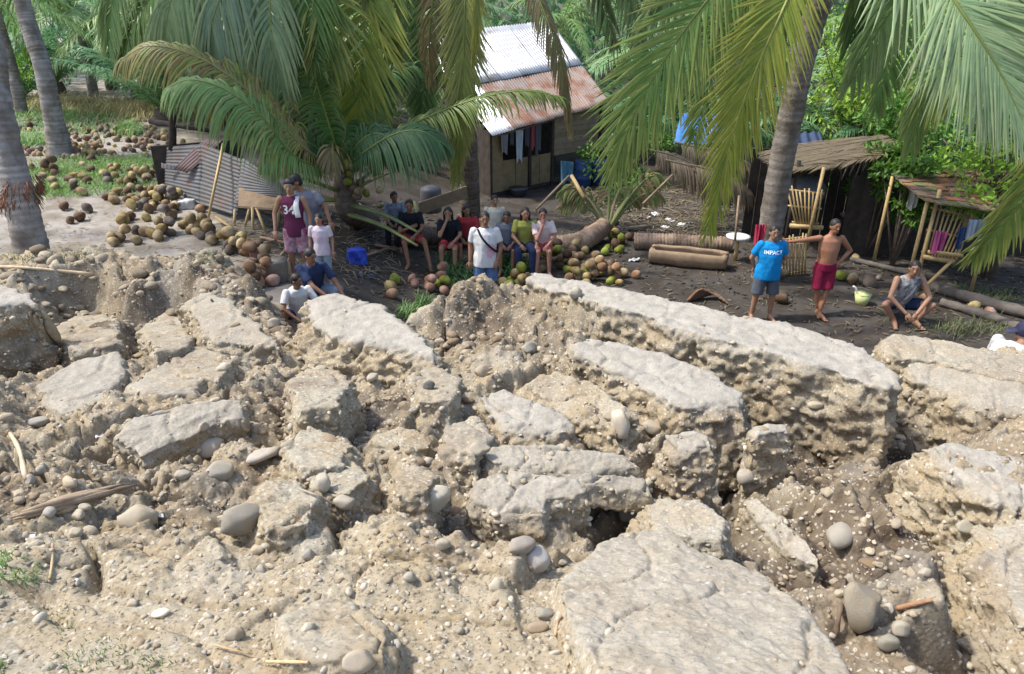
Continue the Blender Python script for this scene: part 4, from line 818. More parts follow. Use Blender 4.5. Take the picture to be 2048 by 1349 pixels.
# palm standing off to the right: three broad leaves reach into the picture
bE = Vector((8.3, 9.4, yz(8.3, 9.4)))
cE = Vector((7.0, 9.0, 6.7))
pE = palm('coconut_palm', bE, 'coconut palm at the right edge whose broad pale leaves hang in from above', [bE, bE * .5 + cE * .5 + Vector((.1, 0, 0)), cE], (.25, .2, .18), seed=5)
for path, kw in [
 ([cE, U(1810, -140, 7.6), U(1890, -25, 7.1), U(1948, 60, 6.9), U(2000, 145, 6.8), U(2046, 245, 6.7)], G(n=140, L=.98, W=.0135, nrm=(0, -1, .3), droop=.08, colA=(.26, .4, .2), colB=(.45, .52, .26), seed=41, a0=20, a1=66, lift=.05)),
 ([cE, U(1930, -130, 8.6), U(1985, -50, 8.2), U(2030, 30, 8.0), U(2080, 130, 7.9)], G(n=70, L=1.0, W=.024, nrm=(0, -1, .2), droop=.15, colA=(.26, .34, .2), colB=PALE, seed=42, a0=20, a1=60, lift=.05)),
 ([cE, U(2090, 40, 10.6), U(1990, 110, 11), U(1910, 140, 11.2), U(1850, 200, 11.4), U(1822, 300, 11.5)], G(n=90, L=.85, W=.024, nrm=(0, -1, .4), droop=1.3, colA=(.12, .24, .06), colB=(.32, .4, .1), seed=43, lift=.03)),
 ([cE, U(2000, -160, 10.6), U(1880, -90, 11.4), U(1770, 40, 12), U(1700, 170, 12.4)], G(n=80, L=1.0, W=.024, nrm=(0, -1, .4), droop=1.0, colA=(.17, .31, .1), colB=PALE, seed=44, lift=.03)),
 ([cE, U(2120, 150, 10.6), U(2110, 260, 10.6), U(2060, 380, 10.8), U(2000, 460, 11), U(1945, 520, 11.2)], G(n=85, L=.8, W=.022, nrm=(-.3, -1, .4), droop=.5, colA=(.16, .26, .05), colB=(.4, .4, .1), seed=45, lift=.05)),
]: add_frond(pE, path, **kw)

# the two bare stems at the left; their crowns are above the picture
def crown(parent, c, n, L, seed, **kw):
    r = random.Random(seed)
    for i in range(n):
        az = i * 2.39996 + r.uniform(-.2, .2); el = r.uniform(-.25, .95); add_frond(parent, crown_path(c, az, el, L * r.uniform(.85, 1.1), r.uniform(.45, .8)), n=46, L=.85, W=.03, nrm=(0, 0, 1), droop=.8, k=4, seed=seed * 50 + i, **kw)
bF = PY(58, 512, 9.6); bF.z = float(bank_z([bF.x], [bF.y])[0]) - .1
cF = Vector((bF.x - 4.2, 13.8, 13.2))
pF = palm('coconut_palm', bF, 'thick grey palm stem with a ragged reddish root collar at the left edge', [bF - Vector((0, 0, .4)), U(50, 440, 9.65), U(20, 320, 9.75), U(-12, 180, 9.9), U(-60, 0, 10.2), (bF.x - 2.3, 11.6, 8.6), cF], (.24, .21, .185, .175, .17, .16, .15), seed=6)
mb = MB(pF.location); r_ = random.Random(4)
for i in range(260):
    a = r_.uniform(0, 6.28); t = r_.random(); p = U(34 + 12 * (1 - t), 355 + 52 * t, 9.7); q = p + Vector((math.cos(a) * .2, math.sin(a) * .2, 0)); mb.tube(q, q + Vector((math.cos(a) * .06, math.sin(a) * .06, r_.uniform(-.2, -.05))), .008, .004, 4, (.8 + .5 * r_.random(), .7, .6))
M_fib = mat('root fibre', (.2, .15, .11), (.13, .09, .065), 8, .95, attr=True)
ob('root_collar', mb.me('root_collar'), M_fib, parent=pF)
crown(pF, cF, 16, 4.4, 61, colA=GREEN, colB=PALE)
bG = PG(122, 312)
cG = U(10, -330, bG.y + 1.0)
pG = palm('coconut_palm', bG, 'slim leaning palm stem rising from the nut strewn ground at upper left', [bG, U(108, 240, bG.y), U(84, 130, bG.y), U(60, 60, bG.y + .2), U(40, -20, bG.y + .3), U(22, -160, bG.y + .6), cG], (.34, .24, .21, .2, .19, .18, .17), seed=7)
crown(pG, cG, 16, 4.2, 62, colA=GREEN, colB=PALE)

# palms and thicket behind
def merge(meshes):
    VV = []; FF = []; CC = []; b = 0
    for me in meshes:
        V = getv(me); F = np.empty(len(me.loops), np.int32); me.loops.foreach_get('vertex_index', F); c = np.empty(len(V) * 4, np.float32); me.attributes['col'].data.foreach_get('color', c)
        VV.append(V); FF.append(F.reshape(-1, 4) + b); CC.append(c.reshape(-1, 4)); b += len(V); bpy.data.meshes.remove(me)
    return mk('crown', np.concatenate(VV), np.concatenate(FF), np.concatenate(CC))
def far_crown(seed, n, L, colA, colB, el=(-.1, 1.2), dr=(.35, .8), ll=.8):
    r = random.Random(seed)
    return merge([frond_mesh(crown_path((0, 0, 0), i * 2.39996, r.uniform(*el), L * r.uniform(.8, 1.1), r.uniform(*dr)), n=40, L=ll, W=.035, nrm=(0, .01, 1), droop=.7, k=4, seed=seed * 40 + i, colA=colA, colB=colB, name='f') for i in range(n)])
CR = [far_crown(71, 15, 3.6, (.16, .34, .13), (.36, .5, .26)), far_crown(72, 14, 4.0, (.13, .3, .08), (.36, .46, .16)), far_crown(73, 16, 4.6, (.10, .27, .12), (.24, .42, .22), el=(.6, 1.45), dr=(.2, .55), ll=.7)]  # far crowns lightened: haze mixed into their leaf colours
tm = local(trunk_mesh([(0, 0, -.2), (.1, 0, 2.2), (.0, .05, 4.6)], (.22, .17, .15), n=10), Vector((0, 0, 0)))
stm = local(trunk_mesh([(0, 0, -.2), (.02, 0, .3), (.0, .0, .55)], (.3, .3, .25), n=10), Vector((0, 0, 0)))
BK = [(60, 27, 1, 4.2), (200, 31, 0, 3.4), (330, 29, 1, 3.6), (450, 26, 0, 4.0), (760, 30, 1, 3.6), (1270, 27, 0, 3.6), (1420, 31, 1, 4.2), (1700, 26, 0, 4.4), (1880, 29, 1, 3.8), (2060, 24, 0, 4.0), (900, 34, 0, 4.4), (1120, 36, 1, 4.0)]
BL = ['feathery palm at the far left edge of the grove', 'young palm behind the slim leaning stem', 'palm behind the arching dry frond', 'palm behind the tin shed in the grove', 'palm seen between the hanging fronds left of the house', 'palm right of the house roof', 'palm behind the blue tarpaulin', 'palm behind the upper right stem', 'bright palm above the thatched hut', 'palm beyond the right edge hut', 'palm behind the white roof', 'palm behind the house ridge']
for (px, Y, k, h), lab in zip(BK, BL):
    x = (px - 1024) / FPX * (Y * _c + 2); z = yz(x, Y)
    t = thing('palm_tree', (x, Y, z), lab, 'palm tree', 'palms of the grove behind')
    ob('trunk', tm, M_trunk, parent=t, scale=(1, 1, h / 4.6)); ob('crown', CR[k], M_leaf, parent=t, loc=(0, 0, h), rot=(0, 0, Y * 1.7))
for (px, Y, lab) in [(290, 30, 'clump of palm leaves above the dry grass'), (340, 25, 'clump of palm leaves left of the shed post'), (430, 31, 'clump of palm leaves deep in the grove behind the shed'), (520, 25, 'clump of palm leaves behind the toppled crown'), (620, 23, 'clump of dark leaves behind the hanging fronds'), (720, 26, 'clump of leaves left of the house'), (1190, 26, 'clump of leaves behind the right end of the house'), (1440, 24, 'clump of leaves above the dry leaf heap'), (1560, 22, 'clump of leaves behind the leaning stem'), (1660, 22, 'clump of leaves right of the leaning stem'), (1950, 20, 'clump of leaves behind the small thatched hut'), (130, 33, 'clump of upright palm leaves behind the slim stem'), (235, 35, 'clump of upright palm leaves at the edge of the dry grass'), (40, 36, 'clump of upright palm leaves at the far left'), (380, 27, 'clump of upright leaves behind the shed'), (1330, 24, 'clump of upright leaves by the blue tarpaulin'), (1760, 21, 'clump of upright leaves behind the dark hut')]:
    x = (px - 1024) / FPX * (Y * _c + 2); t = thing('palm_shrub', (x, Y, yz(x, Y)), lab, 'palm', 'trunkless palms of the grove'); ob('trunk', stm, M_trunkb, parent=t); ob('crown', CR[2], M_leaf, parent=t, loc=(0, 0, .5), rot=(0, 0, Y * 2.3), scale=.9)

def leaf_cloud(n, centers, seed, cA, cB, sz=.07, hang=.2):
    """leaf blades spread through a set of uneven clumps"""
    rs = np.random.RandomState(seed); ci = rs.randint(0, len(centers), n); C0 = np.array([c[:3] for c in centers])[ci]; rr = np.array([c[3] for c in centers])[ci]
    q = rs.normal(size=(n, 3)); q /= np.linalg.norm(q, axis=1, keepdims=True); q *= (rs.uniform(0.15, 1, n) ** .5)[:, None]; P = C0 + q * rr[:, None] * (1, 1, .8)
    keep = fbm(P * 1.9 + seed, 2) > -.18; P = P[keep]; q = q[keep]; n = len(P)
    D = q * .6 + rs.normal(size=(n, 3)) * .6 + (0, 0, -hang); D /= np.linalg.norm(D, axis=1, keepdims=True)
    Nn = rs.normal(size=(n, 3)) * .6 + (0, -.3, .8); Bv = np.cross(D, Nn); Bv /= np.linalg.norm(Bv, axis=1, keepdims=True)
    s = sz * rs.uniform(.6, 1.3, n)[:, None]; Un = np.cross(Bv, D)
    V = np.stack([P, P + D * s + Bv * s * .42 + Un * s * .1, P + D * s * 2.1, P + D * s - Bv * s * .42 + Un * s * .1], 1).reshape(-1, 3)
    F = np.arange(n * 4).reshape(n, 4); m = rs.uniform(size=n)[:, None]; c = (np.array(cA) * (1 - m) + np.array(cB) * m) * rs.uniform(.7, 1.2, n)[:, None]
    return mk('leaves', V, F, np.repeat(c, 4, 0), smooth=False)
M_bleaf = mat('broad leaf', (1, 1, 1), (.85, .9, .85), 6, .45, 0, attr=True, transl=.4, spec=.35)
def tree(name, base, h, spread, seed, n, cA, cB, label, cat='tree', sz=.07, group=None, clumps=14, zlo=.35):
    r = random.Random(seed); t = thing(name, base, label, cat, group); mb = MB(); cs = []
    top = Vector((r.uniform(-.3, .3), r.uniform(-.3, .3), h * .8))
    if cat == 'tree': mb.rings([(0, 0, -.2), tuple(top * .5 + Vector((.1, .05, 0))), tuple(top)], [.06 + h * .018, .04 + h * .01, .02], 8, (1, 1, 1))
    for i in range(clumps):
        a = r.uniform(0, 6.28); d = spread * r.uniform(.15, 1); z = h * r.uniform(zlo, 1.0); c = Vector((math.cos(a) * d, math.sin(a) * d * .9, z)); cs.append((*c, spread * r.uniform(.22, .42)))
        mb.rings([tuple(top * r.uniform(.3, .9)) if cat == 'tree' else (0, 0, 0), tuple(c * .6 + Vector((0, 0, .1))), tuple(c)], [.035, .02, .008], 5, (1, 1, 1))
    ob('trunk' if cat == 'tree' else 'stems', mb.me('trunk'), M_trunkb, parent=t)
    ob('crown', leaf_cloud(n, cs, seed, cA, cB, sz), M_bleaf, parent=t); return t
def at(px, Y): x = (px - 1024) / FPX * (Y * _c + 2); return Vector((x, Y, yz(x, Y)))
tree('broadleaf_tree', at(1985, 13.6), 3.5, 1.5, 81, 5200, (.16, .34, .03), (.36, .52, .08), 'bright green leafy tree hanging over the thatched hut at the right', sz=.07, clumps=22, zlo=.48)
tree('broadleaf_tree', at(1730, 20), 5.2, 2.2, 82, 6000, (.2, .38, .05), (.42, .54, .09), 'yellow green tree right of the leaning palm stem', sz=.09, clumps=20)
tree('broadleaf_tree', at(1830, 17), 3.4, 1.4, 83, 4200, (.1, .27, .05), (.24, .42, .08), 'deep green tree behind the dark hut', sz=.08, clumps=16)
tree('broadleaf_tree', at(2080, 19), 5.4, 2.2, 84, 5000, (.12, .3, .05), (.3, .46, .09), 'green tree beyond the right edge of the huts', sz=.09, clumps=18)
tree('broadleaf_tree', at(90, 41), 7, 3.4, 85, 5200, (.2, .44, .2), (.34, .56, .28), 'pale green tree at the back of the grove at upper left', sz=.14, clumps=20, zlo=.1)  # haze put into the pale leaf greens of the far left trees
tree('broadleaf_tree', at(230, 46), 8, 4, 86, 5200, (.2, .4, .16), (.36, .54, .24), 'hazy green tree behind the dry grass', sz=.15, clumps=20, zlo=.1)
tree('broadleaf_tree', at(640, 34), 6.5, 3, 87, 4200, (.05, .13, .03), (.12, .24, .06), 'dark tree behind the collapsed shed', sz=.12, clumps=18, zlo=.1)
tree('broadleaf_tree', at(1300, 32), 6.5, 3, 88, 4200, (.04, .12, .03), (.1, .22, .05), 'dark tree behind the house', sz=.12, clumps=18, zlo=.1)
tree('broadleaf_tree', at(1500, 28), 6, 2.6, 89, 4200, (.05, .14, .03), (.14, .27, .05), 'green tree behind the blue tarpaulin', sz=.11, clumps=18, zlo=.1)
tree('banana_bush', at(30, 30), 1.6, 1.6, 90, 1500, (.16, .4, .04), (.3, .5, .08), 'bright lime green bush at the far left edge', cat='bush', sz=.16, clumps=9)
tree('bush', at(60, 33), 1.6, 2.2, 91, 2600, (.12, .34, .1), (.25, .46, .16), 'low green bush under the far left palms', cat='bush', sz=.1, clumps=12, zlo=.1)
for i, (px, Y, lab) in enumerate([(1600, 18.5, 'green bush behind the leaning palm stem'), (1735, 14.9, 'leafy bush hanging over the roof of the dark hut'), (1790, 14.2, 'hanging leaves at the right end of the dark hut'), (1250, 21, 'bush at the right corner of the house'), (820, 22, 'dark bush at the left corner of the house')]):
    b_ = at(px, Y); tree('bush', b_, (1.8, 2.5, 2.2, 1.6, 2.2)[i], (1.1, .7, .7, 1.2, 1.4)[i], 95 + i, 1700, (.05, .15, .02), (.18, .32, .05), lab, cat='bush', sz=.07, clumps=10, zlo=.3)
# the wood far behind: one mass
rs = np.random.RandomState(3); cs = []
for i in range(260):
    x = rs.uniform(-52, 52); Y = rs.uniform(48, 58) - .08 * abs(x); cs.append((x, Y, rs.uniform(.5, 9.5), rs.uniform(1.2, 2.6)))
ob('forest', leaf_cloud(42000, cs, 5, (.12, .28, .11), (.25, .42, .18), .3), M_bleaf, kind='stuff', label='dense wood closing off the back of the grove')
# ------------------------------------------------------------------ house, shed, huts
def sheet(quad, nc=9, amp=.014, nu=None, nv=6, along='v', seed=0, sag=.02, col=(1, 1, 1), th=.006, name='roof_sheet'):
    """corrugated sheet over four corners p00,p10,p11,p01 (u then v); ridges run along v or u"""
    nu = nu or nc * 6; q = [np.array(p[:]) for p in quad]
    if along == 'u': nu, nv = nv, nu
    u, v = np.meshgrid(np.linspace(0, 1, nu + 1), np.linspace(0, 1, nv + 1)); u = u.ravel()[:, None]; v = v.ravel()[:, None]
    P = q[0] * (1 - u) * (1 - v) + q[1] * u * (1 - v) + q[2] * u * v + q[3] * (1 - u) * v
    n = np.cross(q[1] - q[0], q[3] - q[0]); n /= np.linalg.norm(n)
    P = P + n * (amp * np.sin((u if along == 'v' else v) * nc * 2 * math.pi) + sag * fbm(P * 1.3 + seed, 2)[:, None])
    i = np.arange((nu + 1) * (nv + 1)).reshape(nv + 1, nu + 1); F = np.stack([i[:-1, :-1], i[:-1, 1:], i[1:, 1:], i[1:, :-1]], -1).reshape(-1, 4); m = len(P)
    edge = np.concatenate([i[0], i[1:, -1], i[-1, -2::-1], i[-2:0:-1, 0]]); e2 = np.roll(edge, -1)
    F = np.concatenate([F, F[:, ::-1] + m, np.stack([edge, edge + m, e2 + m, e2], -1)])
    c = np.array(col) * (1 + .18 * fbm(P * 2 + seed + 7, 3))[:, None]
    return mk(name, np.concatenate([P, P - n * th]), F, np.concatenate([c, c]))
M_tin = mat('weathered tin', (.62, .64, .66), (.5, .52, .54), 3, .42, .1, 20, attr=True, c3=(.3, .19, .13), sc3=1.7, w3=(.56, .72), spec=.4, metal=.25)
M_rust = mat('rusted tin', (.27, .205, .17), (.25, .235, .228), 2.6, .7, .15, 30, attr=True, c3=(.2, .1, .065), sc3=2.2, w3=(.46, .62), spec=.2)
M_oldtin = mat('grey shed tin', (.115, .118, .125), (.1, .092, .086), 3, .6, .15, 24, attr=True, c3=(.13, .08, .065), sc3=2, w3=(.5, .68), spec=.3, metal=.1)
M_wood = mat('bare boards', (.3, .22, .14), (.22, .16, .11), 7, .85, .4, 40, attr=True, rnd=.18, spec=.15)
M_ply = mat('plywood', (.29, .215, .115), (.2, .15, .085), 4, .8, .2, 30, rnd=.12, spec=.15)
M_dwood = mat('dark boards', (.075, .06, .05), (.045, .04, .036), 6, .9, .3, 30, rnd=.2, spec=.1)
M_bam = mat('bamboo', (.5, .36, .16), (.36, .25, .12), 8, .5, .15, 30, attr=True, rnd=.18, spec=.35)
M_thatch = mat('dry thatch', (.22, .175, .125), (.15, .11, .075), 14, .95, .8, 50, attr=True, rnd=.15, spec=.1)
def unit(v): return Vector(v).normalized()
E0, E1 = PZ(986, 272, 1.75), PZ(1218, 207, 2.2); R0, R1 = PY(832, 74, 23.4), PY(1096, 44, 25.6)
def roofp(u, v): return (E0 * (1 - u) + E1 * u) * (1 - v) + (R0 * (1 - u) + R1 * u) * v
house = thing('house', (E0.x, E0.y, 0), 'small house with a white and rust tin roof behind the people on the log', 'house')
HL = house.location
nrmR = (E1 - E0).cross(R0 - E0).normalized()
rcol = [(1.25, 1.22, 1.2), (1.05, 1, .98), (.95, .92, .92), (1.05, .95, .9), (1.15, 1.02, .95), (1.1, 1.05, 1.0)]
for i in range(6):
    a, b = i / 6 - .005, (i + 1) / 6 + .012; lift = nrmR * (.012 * (i % 2))
    qd = [roofp(a, -.0) + lift, roofp(b, -.0) + lift, roofp(b, .5) + lift, roofp(a, .5) + lift]
    ob('roof_sheet', local(sheet(qd, seed=i, col=rcol[i], nv=10), HL), M_rust if i else M_tin, parent=house, label='rusty lower roof sheet' if i else 'grey lower roof sheet')
    qd = [roofp(a, .44) + lift + nrmR * .03, roofp(b, .44) + lift + nrmR * .03, roofp(b, 1) + lift + nrmR * .03, roofp(a, 1) + lift + nrmR * .03]
    ob('roof_sheet', local(sheet(qd, seed=i + 10, col=[(.7, .72, .75), (.6, .62, .65), (.74, .76, .78), (.65, .67, .7), (.56, .57, .6), (.72, .73, .76)][i], amp=.018), HL), M_tin, parent=house, label='white upper roof sheet')
B0 = R0 + (R0 - E0) * .9; B1 = R1 + (R1 - E1) * .9; B0.z = 1.9; B1.z = 2.2
ob('roof_sheet', local(sheet([R0 + Vector((0, 0, .02)), R1 + Vector((0, 0, .02)), B1, B0], nc=40, seed=3), HL), M_rust, parent=house)
inw = Vector(((R0 - E0).x, (R0 - E0).y, 0)).normalized(); alo = Vector(((E1 - E0).x, (E1 - E0).y, 0)); LW = alo.length; alo.normalize()
W0 = Vector((E0.x, E0.y, 0)) + inw * .38 + alo * .12
def wallbox(s0, s1, z0, z1, off=0, th=.03):
    mb = MB(HL); c = W0 + alo * ((s0 + s1) / 2) + inw * off; c.z = (z0 + z1) / 2
    mb.box(c, (s1 - s0, th, z1 - z0), M=Matrix((alo, inw, Vector((0, 0, 1)))).transposed()); return mb.me('w', False)
def eavez(s): return E0.z + (E1.z - E0.z) * (s + .12) / LW + .17
L1 = LW * .52
for i in range(5):
    s0, s1 = L1 * i / 5, L1 * (i + 1) / 5 - .012
    ob('wall_panel', wallbox(s0, s1, .12, .95 if i > 0 else eavez(s0) - .02, .01 * (i % 2)), M_ply, parent=house)
for i in range(9):
    z0 = .85 + i * .155; z1 = z0 + .145
    if z1 > eavez(L1) + .15: break
    ob('wall_board', wallbox(L1 + .03, LW - .12, z0, min(z1, eavez(LW) - .05), .012 * (i % 2)), M_wood, parent=house)
for s in (.0, L1 * .62, L1 + .0, LW - .15):
    mb = MB(HL); p = W0 + alo * s - inw * .03; mb.box((p.x, p.y, eavez(s) / 2 - .03), (.08, .08, eavez(s)), math.atan2(alo.y, alo.x)); ob('post', mb.me('p', False), M_dwood, parent=house)
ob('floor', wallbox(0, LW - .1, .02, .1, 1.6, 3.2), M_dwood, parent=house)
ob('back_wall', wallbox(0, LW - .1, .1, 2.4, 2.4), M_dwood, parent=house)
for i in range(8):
    mb = MB(HL); c = W0 + inw * (.3 * i + .16); h = 1.8 + i * .12; mb.box((c.x, c.y, h / 2), (.025, .29, h), math.atan2(inw.y, inw.x) - math.pi / 2); ob('shade_board', mb.me('s', False), M_dwood, parent=house)  # dark boards fill the side opening; its shade is in their colour
mb = MB(HL); a_, b_ = W0 - inw * .12 + alo * .1 + Vector((0, 0, 1.66)), W0 - inw * .12 + alo * (L1 + .1) + Vector((0, 0, 1.9)); mb.tube(a_, b_, .012); ob('clothes_pole', mb.me('c'), M_wood, parent=house)
def cloth(name, top, wv, h, colr, label, seed=0, n=14, fold=.03, cat='cloth', group=None, kind_m=None):
    """cloth hanging from a line: top-left point, width vector, height"""
    u, v = np.meshgrid(np.linspace(0, 1, n * 2 + 1), np.linspace(0, 1, n + 1)); u = u.ravel(); v = v.ravel(); wv = Vector(wv); pn_ = Vector((-wv.y, wv.x, 0)).normalized()
    rs_ = np.random.RandomState(seed); ph = rs_.uniform(0, 6)
    off = fold * np.sin(u * 11 + ph + .8 * v) * (.3 + .7 * v) + .4 * fold * np.sin(u * 23 + 2 * ph)
    sh = (1 - .18 * v) ; hh = h * (1 + .1 * np.sin(u * 5 + ph))
    P = np.stack([wv.x * ((u - .5) * sh + .5) + pn_.x * off, wv.y * ((u - .5) * sh + .5) + pn_.y * off, wv.z * u - hh * v], 1)
    i = np.arange(len(u)).reshape(n + 1, n * 2 + 1); F = np.stack([i[:-1, :-1], i[:-1, 1:], i[1:, 1:], i[1:, :-1]], -1).reshape(-1, 4); m = len(P)
    F = np.concatenate([F, F[:, ::-1] + m]); P2 = P + np.array([pn_.x, pn_.y, 0]) * .008
    mm = kind_m or mat('cloth ' + name, colr, tuple(x * .75 for x in colr), 5, .9, .2, 60, spec=.1)
    return ob(name, mk(name, np.concatenate([P, P2]), F), mm, loc=top, label=label, cat=cat, group=group)
for k, (s, w_, h, c, lab) in enumerate([(.22, .26, .5, (.3, .3, .32), 'grey cloth hung under the house eave, leftmost on the pole'), (.55, .16, .34, (.12, .13, .15), 'dark small cloth hung second on the pole under the house eave'), (.78, .28, .85, (.55, .6, .66), 'long pale blue trousers hung on the pole under the house eave'), (1.12, .2, .5, (.1, .11, .14), 'black shirt hung right of the pale blue trousers'), (1.36, .14, .6, (.4, .12, .13), 'narrow red cloth hung under the house eave'), (1.56, .2, .78, (.14, .14, .17), 'dark long cloth hung at the right end of the pole')]):
    t_ = s / (L1 + .1); p = a_ * (1 - t_) + b_ * t_ - inw * .015; cloth('hanging_cloth', p, alo * w_, h, c, lab, k, group='washing under the house eave')
p = W0 + alo * (L1 * .35) - inw * .35
mb = MB(); mb.rings([(0, 0, .0), (0, 0, .02), (0, 0, .2), (0, 0, .22), (0, 0, .2), (0, 0, .06)], [.17, .2, .27, .28, .26, .18], 20, (.5, .5, .55)); M_dkpl = mat('dark plastic', (.05, .055, .065), None, rough=.45, spec=.4); ob('basin', mb.me('basin'), M_dkpl, loc=(p.x, p.y, yz(p.x, p.y)), label='dark basin on the ground in front of the plywood wall', cat='basin')
M_blue = mat('blue plastic', (.03, .07, .2), (.04, .1, .28), 4, .4, spec=.45)
for (px, py, h, r, lab) in [(1165, 372, .75, .25, 'dark blue drum under the house boards, left of two'), (1198, 368, .7, .27, 'dark blue drum under the house boards, right of two')]:
    p = PG(px, py); mb = MB(); mb.rings([(0, 0, z * h) for z in (0, .03, .3, .33, .36, .64, .67, .7, .97, 1, .97)], [r * k for k in (.94, 1, 1, 1.05, 1, 1, 1.05, 1, 1, .95, .85)], 20); ob('drum', mb.me('drum'), M_blue, loc=p, label=lab, cat='drum', group='blue drums by the house')
cloth('towel', PY(1122, 322, 18.6), (.34, .1, -.05), .55, (.1, .24, .34), 'teal towel hanging at the right end of the plywood wall', 5)

# collapsed tin shed
sb = PG(440, 440); shed = thing('tin_shed', sb, 'collapsed shed of grey corrugated sheets lying beside the nut heap', 'shed'); SL = shed.location
yS = PG(330, 386).y
def Q(*a): return [PY(*q) for q in a]
SH = [(Q((330, 386, yS), (402, 410, yS - 1.2), (404, 288, yS - .7), (332, 294, yS + .3)), (.92, .95, 1), 15, 'u'), (Q((400, 409, yS - 1.18), (474, 432, yS - 2.1), (492, 322, yS - 1.7), (402, 287, yS - .68)), (1, .98, .95), 15, 'u'),
      (Q((470, 404, yS - 2.05), (574, 390, yS - 2.5), (560, 366, yS - 2.4), (486, 316, yS - 1.65)), (1.1, 1.12, 1.15), 12, 'u'), (Q((348, 338, yS - .6), (374, 347, yS - .8), (444, 282, yS - .8), (412, 276, yS - .5)), (1.2, .85, .85), 5, 'v'),
      (Q((322, 336, yS - .2), (352, 340, yS - .3), (352, 330, yS - .3), (322, 326, yS - .1)), (.8, .9, 1.05), 4, 'v')]
for i, (qd, c, nc, al) in enumerate(SH): ob('tin_sheet', local(sheet(qd, nc=nc, along=al, seed=20 + i, col=c, sag=.05, amp=.009), SL), M_oldtin, parent=shed, label=('purplish loose tin sheet' if i == 3 else None))
qd = Q((476, 412, yS - 2.3), (566, 418, yS - 2.9), (572, 384, yS - 2.3), (478, 372, yS - 1.9)); mb = MB(SL); mb.add([p for p in qd] + [p - Vector((0, 0, .04)) for p in qd], [(0, 1, 2, 3), (7, 6, 5, 4), (0, 4, 5, 1), (1, 5, 6, 2), (2, 6, 7, 3), (3, 7, 4, 0)]); ob('table_board', mb.me('t', False), M_wood, parent=shed)
for a, b in [((447, 288, yS - 1.4), (416, 438, yS - 2.3)), ((505, 414, yS - 2.5), (506, 474, yS - 2.7)), ((512, 414, yS - 2.5), (534, 472, yS - 2.8)), ((500, 414, yS - 2.4), (486, 468, yS - 2.5)), ((558, 416, yS - 2.9), (554, 456, yS - 2.8)), ((430, 434, yS - 2.2), (472, 462, yS - 2.8)), ((470, 420, yS - 2.2), (468, 462, yS - 2.3))]:
    mb = MB(SL); mb.tube(PY(*a), PY(*b), .03, .026, 8); ob('pole', mb.me('p'), M_bam, parent=shed)
mb = MB(SL); mb.box(PY(400, 330, yS + .7), (1.9, .06, 1.0), .5); ob('back_board', mb.me('b', False), M_dwood, parent=shed)
mb = MB(SL); mb.rings(spline([PY(345, 300, yS + .2), PY(345, 220, yS + .2), PY(342, 180, yS + .2)], 8), np.linspace(.09, .07, 8), 8); ob('post', mb.me('p'), M_dwood, parent=shed)
mb = MB(); mb.tube(PY(300, 243, yS + 2), PY(425, 262, yS + 1.6), .07, .06); ob('timber', mb.me('timber'), M_dwood, label='dark timber lying level behind the tin shed', cat='timber')
mb = MB(); mb.box((0, 0, .08), (.34, .24, .18), .3); me = remesh(mb.me('s'), .02, 9); V_ = getv(me).astype(float); V_ += getn(me) * (.05 * fbm(V_ * 7, 3))[:, None]; me.vertices.foreach_set('co', V_.astype(np.float32).ravel()); me.update(); ob('sack', me, mat('white sack', (.6, .6, .6), (.45, .45, .45), 5, .9), loc=PG(375, 416), label='white sack slumped at the foot of the tin shed', cat='sack')

# dark open hut behind the leaning palm
hz = PG(1680, 520); hut = thing('hut', (hz.x, 15.2, yz(hz.x, 15.2)), 'dark open hut with a flat roof of layered dry leaves behind the shirtless man', 'hut'); HO = hut.location
fl, fr = U(1566, 340, 14.6), U(1800, 300, 15.0)
for i in range(9):
    t0 = i / 9; a = fl + Vector((-.0, t0 * 1.1, .02 * i)) + Vector((.05 * math.sin(i * 3), 0, 0)); b = fr + Vector((.1 * math.sin(i * 5), t0 * 1.1, .015 * i))
    me = frond_mesh([a, (a + b) / 2 + Vector((0, 0, R.uniform(-.04, .04))), b] if i % 2 else [b, (a + b) / 2, a], n=110, L=.62, W=.02, nrm=(0, -.15, 1), droop=.12, colA=(.2, .15, .1), colB=(.3, .24, .15), seed=500 + i, a0=12, a1=32, lift=.06, r0=.03, k=4, stalk=(.24, .19, .12)); ob('dry_leaf', local(me, HO), M_leaf, parent=hut)
mb = MB(HO); c = (fl + fr) / 2; mb.box((c.x, c.y + .75, c.z - .08), (fr.x - fl.x, 1.3, .04), M=Matrix.Rotation(-.0, 3, 'Z') @ Matrix.Rotation(-math.atan2(fr.z - fl.z, fr.x - fl.x), 3, 'Y')); ob('roof_deck', mb.me('d', False), M_dwood, parent=hut)
for i in range(17):
    x = fl.x + (fr.x - fl.x + 1.2) * i / 16; mb = MB(HO); h = 2.0; mb.box((x, c.y + 1.5 + .02 * (i % 2), h / 2), ((fr.x - fl.x + 1.2) / 16 - .02, .03, h)); ob('wall_board', mb.me('w', False), M_dwood, parent=hut)  # near-black boards: shade inside the open hut put into their colour
for q in (U(1572, 480, 14.7), U(1690, 480, 15.2), U(1790, 470, 15.1)):
    mb = MB(HO); mb.tube((q.x, q.y, -.05), (q.x, q.y, c.z), .05, .045); ob('post', mb.me('p'), M_dwood, parent=hut)
mb = MB(HO); mb.box((hz.x + 1.2, 15.6, .62), (1.5, .7, .05)); ob('bench_top', mb.me('t', False), M_wood, parent=hut)
for dx, dy in ((-.7, -.3), (.7, -.3), (-.7, .3), (.7, .3)):
    mb = MB(HO); mb.tube((hz.x + 1.2 + dx, 15.6 + dy, 0), (hz.x + 1.2 + dx, 15.6 + dy, .6), .03); ob('leg', mb.me('l'), M_dwood, parent=hut)
